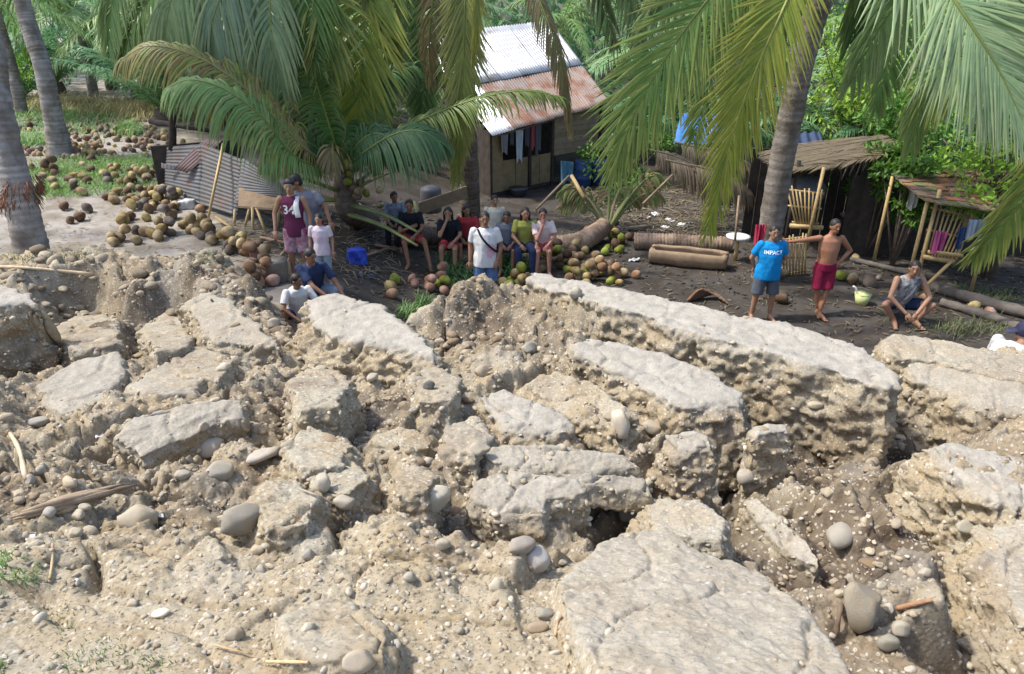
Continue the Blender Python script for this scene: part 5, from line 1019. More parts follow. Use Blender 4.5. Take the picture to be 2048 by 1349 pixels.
def tarp(name, quad, colr, label, sag=.12, mtl=None):
    me = sheet(quad, nc=3, amp=.03, nu=30, nv=30, sag=sag, seed=len(label)); return ob(name, me, mtl or mat(name, colr, tuple(x * .7 for x in colr), 3, .45, .1, 20, attr=True, spec=.4), label=label, cat='tarpaulin')
tarp('tarpaulin', Q((1346, 290, 19), (1452, 284, 19), (1446, 226, 21), (1362, 228, 21)), (.06, .2, .5), 'bright blue tarpaulin draped over a roof behind the hanging fronds')
tarp('tarpaulin', Q((1592, 302, 16.4), (1652, 296, 16.6), (1640, 262, 17.4), (1590, 264, 17.4)), (.03, .045, .09), 'dark blue black tarpaulin above the dark hut roof', .06)
mb = MB(); mb.ell((0, 0, .3), (.42, .42, .34), 20, 12); M_pot = mat('grey plastic', (.12, .125, .14), None, rough=.5); ob('water_container', mb.me('c'), M_pot, loc=U(1612, 378, 15.4) - Vector((0, 0, .34)), label='dark grey rounded container hung under the dark hut roof', cat='container')

def slat_frame(name, top, bot, n, label, mtl, cat, r=.018, rails=3, group=None):
    """fan of bamboo slats between a top and a bottom line (pairs of points); every slat is a part"""
    base = (bot[0] + bot[1]) / 2; t = thing(name, base, label, cat, group)
    for i in range(n):
        u = i / (n - 1); a = top[0] * (1 - u) + top[1] * u; b = bot[0] * (1 - u) + bot[1] * u; mb = MB(base); mb.rings([b, (a + b) / 2 + Vector((0, .01 * math.sin(i * 2.3), 0)), a + Vector((0, 0, .05 * math.sin(i * 1.7)))], [r, r * .95, r * .85], 7); ob('slat', mb.me('s'), mtl, parent=t)
    for k in range(rails):
        v = .06 + .88 * k / max(1, rails - 1); a = bot[0] * (1 - v) + top[0] * v; b = bot[1] * (1 - v) + top[1] * v; d = (b - a).normalized() * .06; mb = MB(base); mb.tube(a - d + Vector((0, .03, 0)), b + d + Vector((0, .03, 0)), r * 1.1); ob('rail', mb.me('r'), mtl, parent=t)
    return t
g1 = slat_frame('bamboo_gate', (U(1574, 376, 14.1), U(1644, 384, 14.1)), (U(1592, 450, 14.0), U(1632, 452, 14.0)), 9, 'fan shaped gate of bamboo slats right of the leaning palm stem', M_bam, 'gate')
mb = MB(g1.location); mb.tube(U(1648, 335, 14.1), U(1612, 500, 13.9), .035, .04); ob('pole', mb.me('p'), M_bam, parent=g1)
mb = MB(g1.location); mb.tube(U(1580, 452, 14.0), U(1645, 456, 14.0), .05); ob('sill', mb.me('p'), M_bam, parent=g1)
slat_frame('bamboo_screen', (U(1552, 478, 13.4), U(1612, 470, 13.6)), (U(1556, 556, 13.4), U(1610, 548, 13.6)), 10, 'low screen of brown bamboo slats between the two standing men', M_bam, 'screen', rails=2)
g2 = slat_frame('bamboo_gate', (U(1872, 412, 12.9), U(1950, 430, 12.8)), (U(1850, 512, 12.6), U(1902, 522, 12.5)), 9, 'leaning bamboo slat frame with a pink cloth by the squatting man', M_bam, 'gate')
for a, b, r_ in [((1880, 380, 12.9), (1832, 565, 12.4), .035), ((1952, 412, 12.8), (1912, 520, 12.5), .03), ((1846, 514, 12.5), (1908, 524, 12.4), .045), ((1856, 504, 12.5), (1925, 512, 12.4), .035), ((1904, 522, 12.4), (1846, 578, 12.2), .03)]:
    mb = MB(g2.location); mb.tube(U(*a), U(*b), r_); ob('pole', mb.me('p'), M_bam, parent=g2)
slat_frame('hanging_rack', (U(1728, 362, 15.0), U(1756, 362, 15.0)), (U(1730, 406, 15.0), U(1752, 406, 15.0)), 6, 'small rack of pale slats hanging in the dark hut', M_bam, 'rack', r=.011, rails=2)
slat_frame('hanging_rack', (U(1768, 368, 15.0), U(1800, 366, 15.0)), (U(1772, 398, 15.0), U(1798, 396, 15.0)), 7, 'grey slatted rack at the right end of the dark hut', M_dwood, 'rack', r=.011, rails=2)
cloth('pink_cloth', U(1872, 462, 12.4), (.2, 0, -.02), .38, (.4, .09, .22), 'bright pink cloth hung on the leaning bamboo slat frame', 7, fold=.04)
cloth('hanging_shirt', U(1820, 374, 13.8), (.22, 0, 0), .42, (.62, .63, .58), 'pale shirt hanging left of the thatched hut', 8)
cloth('hanging_cloth', U(1938, 440, 12.5), (.32, .02, 0), .34, (.33, .4, .5), 'blue and white cloth hanging under the thatched hut', 9)
cloth('hanging_cloth', U(1918, 455, 12.55), (.2, .02, 0), .42, (.05, .09, .22), 'navy cloth hanging beside the leaning bamboo slat frame', 10)
cloth('red_cloth', U(1512, 450, 13.0), (.2, 0, 0), .35, (.5, .05, .1), 'crimson cloth hanging behind the head of the man in the blue shirt', 11)

# small thatched hut at the right
th = thing('thatched_hut', (U(1930, 500, 13.2).x, 13.2, 0), 'small hut with a brown shingled leaf roof at the right under the leafy tree', 'hut'); TO = th.location
c00, c10, c11, c01 = U(1850, 404, 12.7), U(2006, 424, 12.5), U(1958, 342, 14.2), U(1786, 350, 14.3)
for r_i in range(7):
    for k in range(9):
        u0, u1 = k / 9 - .008, (k + 1) / 9 + .008; v0, v1 = r_i / 7 - .05, (r_i + 1) / 7 + .04; f = lambda u, v: (c00 * (1 - u) + c10 * u) * (1 - v) + (c01 * (1 - u) + c11 * u) * v
        j = Vector((0, 0, R.uniform(-.012, .02))); qd = [f(u0, v0) + j + Vector((0, 0, .03)), f(u1, v0) + j + Vector((0, 0, .03)), f(u1, v1) + j, f(u0, v1) + j]; mb = MB(TO); mb.add(qd + [p - Vector((0, 0, .025)) for p in qd], [(0, 1, 2, 3), (7, 6, 5, 4), (0, 4, 5, 1), (1, 5, 6, 2), (2, 6, 7, 3), (3, 7, 4, 0)], tuple(R.uniform(.7, 1.3) * x for x in (1.08, .95, .86)))
        ob('shingle', mb.me('s', False), M_thatch, parent=th)
for q in (c00 + Vector((.1, .1, 0)), c10 + Vector((-.1, .1, 0)), c11, c01): mb = MB(TO); mb.tube((q.x, q.y, -.05), (q.x, q.y, q.z - .03), .035); ob('post', mb.me('p'), M_bam, parent=th)
for i in range(14):
    x = c00.x - .2 + i * .3; mb = MB(TO); mb.box((x, 14.9 + .02 * (i % 2), .85), (.29, .03, 1.75)); ob('wall_board', mb.me('w', False), M_dwood, parent=th)  # dark boards stand for the shade under the leaf roof
tarp('hammock_net', Q((1935, 505, 12.2), (2060, 470, 12.0), (2070, 380, 12.2), (1985, 440, 12.4)), (.09, .11, .04), 'olive green net slung beside the thatched hut', .05)

# logs, timbers, boards
M_log = mat('palm log', (.24, .17, .12), (.16, .115, .085), 6, .9, .6, 24, c3=(.34, .25, .18), sc3=4, spec=.1)
def log(name, pts, r, label, mtl=None, cat='log', rg=.07, seed=9, n=16):
    p0 = Vector(pts[0]); me = local(trunk_mesh(pts, r, n=n, seed=seed, ringh=rg, bulge=.014), p0); return ob(name, me, mtl or M_log, loc=p0, label=label, cat=cat)
log('fallen_log', [PG(795, 492) + Vector((0, 0, .2)), PG(950, 490) + Vector((0, 0, .2)), PG(1090, 496) + Vector((0, 0, .2))], [.2, .2, .2], 'dark log on which the row of people sits', M_trunkb)
log('fallen_palm_log', [PG(1100, 506) + Vector((0, 0, .17)), PG(1160, 502) + Vector((0, 0, .2)), PG(1196, 486) + Vector((0, 0, .28)), U(1210, 448, PG(1200, 486).y + .2)], [.2, .22, .21, .17], 'curved ringed palm log right of the seated people')
log('fallen_palm_log', [PG(1268, 498) + Vector((0, 0, .17)), PG(1360, 500) + Vector((0, 0, .17)), PG(1462, 504) + Vector((0, 0, .17))], [.19, .18, .16], 'straight ringed palm log behind the hollowed log')
def trough(a, b, r, label):
    p0 = (a + b) / 2; d = (b - a); Ln = d.length; d.normalize(); u = Vector((-d.y, d.x, 0)).normalized(); V = []; F = []; ns, m = 24, 15
    for i in range(ns + 1):
        s = i / ns; k = .86 + .14 * math.sin(s * math.pi) + .03 * math.sin(s * 17); c = a + d * (Ln * s)
        prof = [(math.cos(t), math.sin(t)) for t in np.linspace(math.radians(150), math.radians(390), m)]; hol = .74 if .06 < s < .94 else .2
        for x, z in prof: V.append(c + u * (x * r * k) + Vector((0, 0, z * r * k)) - p0)
        for x, z in prof[::-1]: V.append(c + u * (x * r * k * hol) + Vector((0, 0, (z * hol + (.0 if hol > .5 else .42)) * r * k)) - p0)
    M_ = 2 * m
    for i in range(ns):
        for k in range(M_): F.append((i * M_ + k, i * M_ + (k + 1) % M_, (i + 1) * M_ + (k + 1) % M_, (i + 1) * M_ + k))
    F.append(tuple(range(M_))[::-1]); F.append(tuple(range(ns * M_, ns * M_ + M_)))
    me = mk('trough', V, F, np.ones((len(V), 3))); return ob('hollow_log', me, M_wood, loc=p0, label=label, cat='log')
trough(PG(1300, 524) + Vector((0, 0, .22)), PG(1452, 540) + Vector((0, 0, .22)), .25, 'hollowed log trough lying on the bare yard')
for pts, r, lab in [([PG(1858, 582) + Vector((0, 0, .1)), PG(1950, 610) + Vector((0, 0, .1)), PG(2090, 648) + Vector((0, 0, .1))], .11, 'upper weathered timber on the ground right of the squatting man'), ([PG(1880, 612) + Vector((0, 0, .07)), PG(1980, 642) + Vector((0, 0, .07)), PG(2090, 684) + Vector((0, 0, .07))], .08, 'lower weathered timber on the ground right of the squatting man'),
                    ([PG(1700, 524) + Vector((0, 0, .06)), PG(1850, 560) + Vector((0, 0, .06))], .06, 'thin pole on the ground behind the squatting man')]:
    mb = MB(pts[0]); P = spline(pts, 20); mb.rings(P, [r * R.uniform(.85, 1.1) for _ in P], 9); ob('timber', mb.me('t'), mat('weathered timber', (.17, .15, .13), (.11, .095, .08), 6, .9, .5, 30), loc=pts[0], label=lab, cat='timber')
def board(quad_a, quad_b, w_, label, name='board', mtl=None):
    a, b = Vector(quad_a), Vector(quad_b); d = b - a; mb = MB(a); L = d.length; d.normalize(); s = d.cross(Vector((0, 1, .3))).normalized(); n_ = s.cross(d); mb.box((a + b) / 2, (L, w_, .035), M=Matrix((d, s, n_)).transposed()); return ob(name, mb.me('b', False), mtl or M_wood, loc=a, label=label, cat='board')
board(U(838, 418, 15.6), U(934, 384, 16.2), .3, 'wide brown board leaning behind the seated man in black')
for a, b, r, lab, m in [((1138, 352, 16.5), (1072, 420, 15.6), .025, 'thin grey pole leaning down from the house corner', M_wood), ((1143, 352, 16.6), (1168, 396, 16.0), .045, 'pale green bamboo pole leaning beside the debris', M_bam), ((1345, 350, 16), (1286, 408, 15.4), .022, 'thin pole leaning in the dry leaf heap', M_wood), ((1478, 392, 14.0), (1470, 482, 13.6), .02, 'thin upright stick behind the white topped post', M_wood),
                        ((825, 405, 15.8), (760, 412, 15.2), .04, 'green leaf stalk lying level behind the toppled crown', M_rachis), ((828, 404, 15.8), (838, 440, 15.4), .035, 'short green stalk standing behind the seated man in black', M_rachis)]:
    p0 = U(*a); mb = MB(p0); mb.tube(p0, U(*b), r, r * 1.15, 8, (.3, .34, .14) if m is M_rachis else (1, 1, 1)); ob('pole', mb.me('p'), m, loc=p0, label=lab, cat='pole')
wt = PG(1470, 522); t = thing('pedestal', wt, 'small post with a round white top beside the hollowed log', 'stand')
mb = MB(wt); mb.tube(wt - Vector((0, 0, .02)), wt + Vector((0, 0, .5)), .045, .04); ob('post', mb.me('p'), M_bam, parent=t)
mb = MB(wt); mb.rings([wt + Vector((0, 0, z)) for z in (.49, .5, .54, .55)], [.2, .24, .25, .2], 20); ob('top', mb.me('p'), mat('white top', (.6, .6, .57), None, rough=.7), parent=t)
# barrel, bag, bucket, tub, shoes
p = U(862, 398, 16.4); mb = MB(); mb.rings([(0, 0, z) for z in (0, .03, .5, .55, .6)], [.22, .24, .24, .22, .1], 18); ob('barrel', mb.me('b'), M_pot, loc=(p.x, p.y, p.z - .3), label='grey barrel behind the leaning brown board', cat='barrel')
p = PG(556, 562); mb = MB(); mb.rings([(0, 0, z) for z in (0, .02, .34, .36, .34, .1)], [.15, .165, .19, .2, .17, .15], 18); ob('bucket', mb.me('b'), mat('cement pail', (.26, .24, .2), (.2, .18, .15), 8, .9, .3), loc=p, label='old cement coloured pail among the orange nuts', cat='bucket')
p = PG(716, 528); mb = MB(); mb.box((0, 0, .15), (.34, .2, .3), .3); me = remesh(mb.me('b'), .018, 6); V_ = getv(me).astype(float); V_ += getn(me) * (.06 * fbm(V_ * (9, 9, 5), 3))[:, None]; me.vertices.foreach_set('co', V_.astype(np.float32).ravel()); me.update(); ob('bag', me, mat('blue bag', (.03, .06, .42), (.05, .1, .55), 6, .5), loc=p, label='bright blue plastic bag on the ground beside the squatting children', cat='bag')
tb = PG(1722, 608); t = thing('tub', tb, 'pale yellow green tub with an upright handle on the bare yard', 'tub')
mb = MB(tb); mb.rings([tb + Vector((0, 0, z)) for z in (0, .01, .19, .2, .18, .03)], [.085, .1, .14, .145, .125, .09], 18); M_tub = mat('lime plastic', (.55, .6, .26), None, rough=.5); ob('bowl', mb.me('b'), M_tub, parent=t)
mb = MB(tb); mb.rings(spline([tb + Vector((-.12, 0, .17)), tb + Vector((-.14, 0, .28)), tb + Vector((-.2, .02, .33))], 8), [.018] * 8, 8); ob('handle', mb.me('h'), mat('white handle', (.7, .7, .66), None, rough=.5), parent=t)
def shoe(p, rz, label, m):
    mb = MB(); mb.ell((0, 0, .025), (.05, .13, .03), 12, 6); mb.ell((0, -.04, .06), (.045, .06, .035), 12, 6); ob('sandal', remesh(mb.me('s'), .012, 2), m, loc=p, rot=(0, 0, rz), label=label, cat='sandal')
M_navy = mat('navy rubber', (.05, .07, .12), None, rough=.7)
shoe(PG(742, 556), .8, 'dark sandal lying right of the blue plastic bag', M_navy); shoe(PG(722, 552), .3, 'grey sandal lying below the blue plastic bag', M_pot)
# dried stalk with curved fingers on the yard behind the longest slab
dp = PG(1410, 604); t = thing('dried_stalk', dp, 'dry brown palm stalk with curved fingers behind the longest slab', 'palm debris')
for i in range(8):
    a = dp + Vector((-.32 + .03 * i, .02 * i, .02)); b = a + Vector((.2 + .02 * i, .03, .2 - .02 * i)); c = dp + Vector((.12 + .04 * i, .1 - .05 * i, .16 - .02 * i)); mb = MB(dp); mb.rings(spline([a, b, c], 12), np.linspace(.03, .014, 12), 7, (1.4, 1, .8) if i == 0 else (.9 + .1 * (i % 3), .85, .8)); ob('finger', mb.me('f'), M_thatch, parent=t)
# heap of dry hanging leaves, right of the house
for i, (px, py, Y, L, seed) in enumerate([(1300, 300, 17.0, 1.3, 1), (1350, 285, 17.2, 1.5, 2), (1400, 295, 16.8, 1.3, 3), (1330, 320, 16.4, 1.1, 4), (1380, 330, 16.2, 1.0, 5)]):
    p = U(px, py, Y); me = frond_mesh([p, p + Vector((.5, -.1, -.1)), p + Vector((1.0, -.2, -.3)), p + Vector((1.4, -.2, -.6))], n=55, L=.8, W=.026, nrm=(0, -.6, .8), droop=2.2, colA=(.3, .23, .16), colB=(.2, .15, .11), seed=300 + i, stalk=(.25, .2, .13), lift=.1)
    ob('dry_frond', local(me, p), M_leaf, loc=p, label=['dry brown palm leaf hanging leftmost under the blue tarpaulin', 'dry brown palm leaf on top of the heap under the blue tarpaulin', 'dry brown palm leaf hanging rightmost under the blue tarpaulin', 'lower left dry palm leaf of the heap under the blue tarpaulin', 'lowest dry palm leaf of the heap under the blue tarpaulin'][i], cat='palm leaf', group='dry leaves heaped under the blue tarpaulin')
cr = PG(1215, 470); t = thing('palm_debris', cr, 'broken palm crown with upright stalks and nuts right of the curved log', 'palm debris')
for i in range(11):
    r_ = random.Random(400 + i); az = r_.uniform(-.2, 3.3); tip = cr + Vector((math.cos(az) * .9, .3 * math.sin(az), r_.uniform(.7, 1.4))); mid = cr + (tip - cr) * .5 + Vector((0, 0, .2)); add_frond(t, [cr + Vector((0, 0, .1)), mid, tip, tip + Vector((math.cos(az) * .35, 0, -.15))], n=15, L=.4, W=.03, droop=1.2, dead=.35, colA=(.13, .22, .05), colB=(.42, .45, .16), seed=410 + i, start=.35, r0=.05, stalk=(.3, .34, .14) if i % 3 else (.5, .42, .25))
# ------------------------------------------------------------------ people
def V3(*a): return Vector(a)
def pose_stand(h=1.0):
    return dict(P=V3(0, 0, .90), C=V3(0, 0, 1.20), N=V3(0, .01, 1.43), H=V3(0, -.015, 1.585), sha=V3(-.185, 0, 1.39), shb=V3(.185, 0, 1.39), ela=V3(-.25, .03, 1.12), elb=V3(.25, .03, 1.12), wra=V3(-.26, -.05, .87), wrb=V3(.26, -.05, .87), hpa=V3(-.09, 0, .9), hpb=V3(.09, 0, .9), kna=V3(-.11, -.03, .49), knb=V3(.11, -.03, .49), ana=V3(-.12, .02, .08), anb=V3(.12, .02, .08))
def pose_sit():
    return dict(P=V3(0, .05, .50), C=V3(0, .02, .79), N=V3(0, -.03, 1.01), H=V3(0, -.08, 1.16), sha=V3(-.18, -.02, .97), shb=V3(.18, -.02, .97), ela=V3(-.24, -.12, .72), elb=V3(.24, -.12, .72), wra=V3(-.1, -.34, .62), wrb=V3(.1, -.34, .62), hpa=V3(-.09, 0, .5), hpb=V3(.09, 0, .5), kna=V3(-.14, -.4, .5), knb=V3(.14, -.4, .5), ana=V3(-.13, -.46, .08), anb=V3(.13, -.46, .08))
def pose_squat():
    return dict(P=V3(0, .12, .24), C=V3(0, .0, .52), N=V3(0, -.07, .75), H=V3(0, -.13, .90), sha=V3(-.19, -.06, .71), shb=V3(.19, -.06, .71), ela=V3(-.3, -.2, .46), elb=V3(.3, -.2, .46), wra=V3(-.08, -.36, .25), wrb=V3(.08, -.36, .25), hpa=V3(-.1, .1, .24), hpb=V3(.1, .1, .24), kna=V3(-.36, -.22, .34), knb=V3(.36, -.22, .34), ana=V3(-.16, -.2, .07), anb=V3(.16, -.2, .07))
SKIN = {}
def skin(c):
    if c not in SKIN: SKIN[c] = mat('skin', c, tuple(x * .82 for x in c), 7, .5, .05, 40, spec=.4)
    return SKIN[c]
BR, TA, DK = (.30, .155, .09), (.38, .21, .13), (.2, .105, .065)
M_hair = mat('black hair', (.014, .012, .012), (.03, .024, .02), 20, .5, .3, 80, spec=.4)
M_eye = mat('eye', (.02, .015, .012), None, rough=.3); M_lip = mat('lips', (.22, .07, .06), None, rough=.5)
def cmat(c, c2=None, sc=9, **k): return mat('fabric', c, c2 or tuple(x * .84 for x in c), sc, .9, .25, 70, spec=.1, **k)
def torso(mb, J, inf=0, w=1.0, belly=0, lo=-.08, hi=None, flare=0, n=20, neck=True):
    P, Cc, N = J['P'], J['C'], J['N']; l = (J['shb'] - J['sha']).normalized(); lh = (J['hpb'] - J['hpa']).normalized(); up = (Cc - P).normalized()
    lev = [(P + up * lo, .150 + flare, .118 + flare * .8, lh), (P + up * .04, .158 + flare * .5, .122 + belly * .6, lh), ((P + Cc) / 2, .142, .108 + belly, lh), (Cc, .166, .118 + belly * .5, l), (Cc * .35 + N * .65, .172, .108, l), (N - (N - Cc).normalized() * .035, .135, .078, l)]
    if neck: lev.append((N + (N - Cc).normalized() * .012, .062, .058, l))
    pts = []; V = []; F = []
    for c, a, b, ll in lev:
        f = ll.cross(up).normalized(); cc = c - f * 0 + (-f if False else Vector()) 
        for k in range(n):
            t = 2 * math.pi * k / n; bb = b + inf; fw = math.sin(t)
            V.append(cc + ll * ((a * w + inf) * math.cos(t)) + f * (-1) * (bb * fw * (1.0 if fw < 0 else (1 if belly == 0 else 1.0))))
    m = len(lev)
    for i in range(m - 1):
        for k in range(n): F.append((i * n + k, i * n + (k + 1) % n, (i + 1) * n + (k + 1) % n, (i + 1) * n + k))
    F.append(tuple(range(n))[::-1]); F.append(tuple(range((m - 1) * n, m * n))); mb.add(V, F)
def wrinkle(me, amp=.008, fr=9, seed=0):
    V = getv(me).astype(float); N = getn(me).astype(float); V += N * (amp * fbm(V * (fr, fr, fr * .55) + seed, 3))[:, None]; me.vertices.foreach_set('co', V.astype(np.float32).ravel()); me.update(); return me
def person(loc, label, J, rz=0, s=1.0, sk=BR, top=None, bot=None, hair='short', look=(0, 0), w=1.0, belly=0, group=None, feet=True, fat=1.0, grip=.5, shoes=None, extra=None, tilt=None):
    """top: (kind, material) kind tee/tank/long; bot: (kind, material) shorts/knee/long"""
    if tilt:
        for k in J:
            if k not in ('ana', 'anb', 'kna', 'knb'): J[k] = J[k]
    t = thing('person', loc, label, 'person', group, rz); t.scale = (s, s, s)
    b = MB(); torso(b, J, 0, w, belly)
    hd = J['H']; M = Matrix.Rotation(look[0], 3, 'Z') @ Matrix.Rotation(look[1], 3, 'X')
    hp = lambda x, y, z: hd + M @ Vector((x, y, z))
    b.ell(hp(0, 0, .02), (.076, .094, .105), 16, 12, M=M); b.ell(hp(0, -.025, -.055), (.055, .06, .062), 12, 8, M=M)
    b.capsule(J['N'] - V3(0, 0, .03), .058 * fat, hp(0, .02, -.05), .052, 12)
    b.capsule(hp(0, -.088, .015), .011, hp(0, -.107, -.022), .016, 8)
    for q in 'ab':
        sg = -1 if q == 'a' else 1
        b.ell(hp(sg * .078, .01, 0), (.012, .022, .032), 8, 6, M=M)
        sh, el, wr, hi_, kn, an = (J[k + q] for k in ('sh', 'el', 'wr', 'hp', 'kn', 'an'))
        b.capsule(sh, .054 * fat, el, .040 * fat); b.capsule(el, .041 * fat, wr, .027)
        b.capsule(hi_, .088 * fat, kn, .056 * fat); b.capsule(kn, .055 * fat, an, .036)
        mid = kn * .62 + an * .38; back = (an - kn).cross(V3(1, 0, 0)).normalized(); b.capsule(mid + back * -.012, .048 * fat, kn * .35 + an * .65, .038 * fat, 10)
        fd = J.get('toe' + q) or (V3(sg * .04, -.19, -.05)); b.capsule(an + V3(0, .03, -.04), .034, an + fd, .03, 10); b.capsule(an, .037, an + fd * .7, .036, 10)
    body = remesh(b.me('b'), .0125, 3, .45); V = getv(body); F = [tuple(p.vertices) for p in body.polygons]
    hb = MB()
    for q in 'ab':
        sg = -1 if q == 'a' else 1; el, wr = J['el' + q], J['wr' + q]; d = (J.get('hd' + q) or (wr - el)).normalized(); side = d.cross(V3(0, -1, .2)).normalized() if abs(d.y) < .9 else d.cross(V3(0, 0, 1)).normalized(); palm_n = side.cross(d)
        mm = Matrix((side, palm_n, d)).transposed(); hb.ell(wr + d * .05, (.038, .017, .055), 10, 8, M=mm)
        for i, (o, L) in enumerate(((-.027, .062), (-.009, .072), (.009, .068), (.026, .054))):
            r0 = wr + d * .092 + side * o; k1 = r0 + d * L * .5 + palm_n * (-.012 * grip * 2); k2 = k1 + (d * (1 - grip) - palm_n * grip).normalized() * L * .5; hb.capsule(r0, .0092, k1, .0085, 6); hb.capsule(k1, .0085, k2, .0075, 6)
        th_ = wr + d * .03 + side * (-sg * .03); k1 = th_ + d * .03 + side * (-sg * .025) - palm_n * .01; hb.capsule(th_, .0115, k1, .010, 6); hb.capsule(k1, .010, k1 + d * .03 - palm_n * .008, .0085, 6)
        if not shoes:
            an = J['an' + q]; fd = J.get('toe' + q) or (V3(sg * .04, -.19, -.05)); base = an + fd; fs = Vector((fd.x, fd.y, 0)); fs = fs.normalized() if fs.length > .01 else V3(0, -1, 0); fx = V3(-fs.y, fs.x, 0)
            for i in range(5): p0 = base + fx * (.026 - .0125 * i) * sg + fs * .012 - V3(0, 0, .006); hb.capsule(p0, .0095 + (.003 if i == 0 else 0), p0 + fs * (.03 - .004 * i), .008, 6)
    n0 = len(V); V = np.concatenate([V, np.array([v[:] for v in hb.v], np.float32)]); F += [tuple(i + n0 for i in f) for f in hb.f]
    ob('body', mk('body', V, F), skin(sk), parent=t)
    for sg in (-1, 1):
        e = MB(); e.ell(hp(sg * .031, -.085, .018), (.0105, .007, .0055), 8, 6, M=M); ob('eye', e.me('eye'), M_eye, parent=t)
        e = MB(); e.capsule(hp(sg * .016, -.091, .044), .005, hp(sg * .047, -.082, .046), .004, 6); ob('eyebrow', e.me('brow'), M_hair, parent=t)
    e = MB(); e.capsule(hp(-.02, -.088, -.052), .0065, hp(.02, -.088, -.052), .0065, 6); ob('mouth', e.me('mouth'), M_lip, parent=t)
    h = MB()
    if hair != 'bald':
        h.ell(hp(0, .016, .045), (.084, .098, .096), 18, 12, M=M); h.ell(hp(0, .05, 0), (.08, .07, .085), 14, 10, M=M)
        if hair == 'long': h.capsule(hp(0, .07, 0), .075, J['N'] + V3(0, .09, -.16), .05); h.capsule(hp(-.075, .03, .02), .03, J['N'] + V3(-.09, .03, -.1), .02); h.capsule(hp(.075, .03, .02), .03, J['N'] + V3(.09, .03, -.1), .02)
        if hair == 'bun': h.capsule(hp(0, .1, .05), .05, hp(0, .12, .03), .045)
        hm = remesh(h.me('h'), .012, 2); wrinkle(hm, .007, 22); ob('hair', hm, M_hair, parent=t)
    if top:
        kind, m = top; c = MB(); torso(c, J, .024 if kind != 'tank' else .014, w, belly, -.12 if kind != 'crop' else .0, flare=.03 if kind == 'tee' else .012)
        if kind in ('tee', 'long'):
            for q in 'ab':
                sh, el, wr = J['sh' + q], J['el' + q], J['wr' + q]; k = .72; e = sh + (el - sh) * (k if kind == 'tee' else 1)
                inn = sh * .75 + J['N'] * .25 - V3(0, 0, .03); c.capsule(inn, .045 * fat, sh, .062 * fat); c.rings([sh, sh * .5 + e * .5, e], [.061 * fat, .064 * fat, (.066 if kind == 'tee' else .052) * fat], 14)
                if kind == 'long': c.capsule(el, .054, el * .1 + wr * .9, .042)
        if kind == 'tank':
            for q in 'ab': c.capsule(J['sh' + q] * .55 + J['N'] * .45 + V3(0, 0, -.01), .04, J['C'] + (J['sh' + q] - J['C']) * .45, .08)
        cm = wrinkle(remesh(c.me('c'), .013, 2), .017, 7, len(label)); so_ = ob({'tee': 'shirt', 'tank': 'tank_top', 'long': 'shirt', 'crop': 'shirt'}[kind], cm, m, parent=t); t['_'] = 0; del t['_']
    else: so_ = None
    if bot:
        kind, m = bot; c = MB(); P = J['P']; up = (J['C'] - P).normalized(); lh = (J['hpb'] - J['hpa']).normalized(); f = lh.cross(up)
        lev = [(P - up * .13, .13, .10), (P - up * .06, .155 * w + .010, .12 + belly * .5 + .011), (P + up * .07, .155 * w + .011, .119 + belly * .7 + .013)]; VV_ = [cc + lh * (a_ * math.cos(2 * math.pi * k / 20)) - f * (b_ * math.sin(2 * math.pi * k / 20)) for cc, a_, b_ in lev for k in range(20)]
        c.add(VV_, [(i * 20 + k, i * 20 + (k + 1) % 20, (i + 1) * 20 + (k + 1) % 20, (i + 1) * 20 + k) for i in range(2) for k in range(20)] + [tuple(range(20))[::-1], tuple(range(40, 60))])
        for q in 'ab':
            hi_, kn, an = J['hp' + q], J['kn' + q], J['an' + q]; k = {'shorts': .62, 'knee': .97, 'long': 1}[kind]; e = hi_ + (kn - hi_) * k; c.rings([hi_, hi_ * .5 + e * .5, e], [.11 * fat, .102 * fat, (.098 if kind != 'long' else .075) * fat], 14)
            if kind == 'long': c.capsule(kn, .076, kn * .08 + an * .92, .056)
        cm = wrinkle(remesh(c.me('c'), .013, 2), .009, 7, len(label) + 3); ob({'shorts': 'shorts', 'knee': 'shorts', 'long': 'trousers'}[kind], cm, m, parent=t)
    if shoes:
        for q in 'ab':
            sg = -1 if q == 'a' else 1; an = J['an' + q]; fd = J.get('toe' + q) or (V3(sg * .04, -.19, -.05)); e = MB(); e.capsule(an + V3(0, .035, -.035), .044, an + fd, .043, 10); e.capsule(an + V3(0, 0, -.01), .045, an + fd * .7 + V3(0, 0, .0), .046, 10); ob('shoe', remesh(e.me('s'), .012, 2), shoes, parent=t)
    t['_shirt'] = 0; del t['_shirt']
    return t, so_, hp, M
def decal(t, sh, outline_me, m, name, x, z, sc, yoff=.006):
    """lettering or print laid on the front of a shirt"""
    bv = BVHTree.FromPolygons([v.co for v in sh.data.vertices], [tuple(p.vertices) for p in sh.data.polygons]); out = []
    for v in outline_me.vertices:
        px_, pz_ = x + v.co.x * sc, z + v.co.y * sc; h = bv.ray_cast(Vector((px_, -1.5, pz_)), Vector((0, 1, 0))); out.append(Vector((px_, (h[0].y if h[0] else -.12) - yoff, pz_)))
    for v, q in zip(outline_me.vertices, out): v.co = q
    outline_me.update(); return ob(name, outline_me, m, parent=t)
def text_me(s):
    cu = bpy.data.curves.new('txt', 'FONT'); cu.body = s; cu.align_x = 'CENTER'; cu.resolution_u = 3; o = bpy.data.objects.new('txt', cu); C.objects.link(o); cu.offset = .02
    me = bpy.data.meshes.new_from_object(o.evaluated_get(bpy.context.evaluated_depsgraph_get())); bpy.data.objects.remove(o); return me
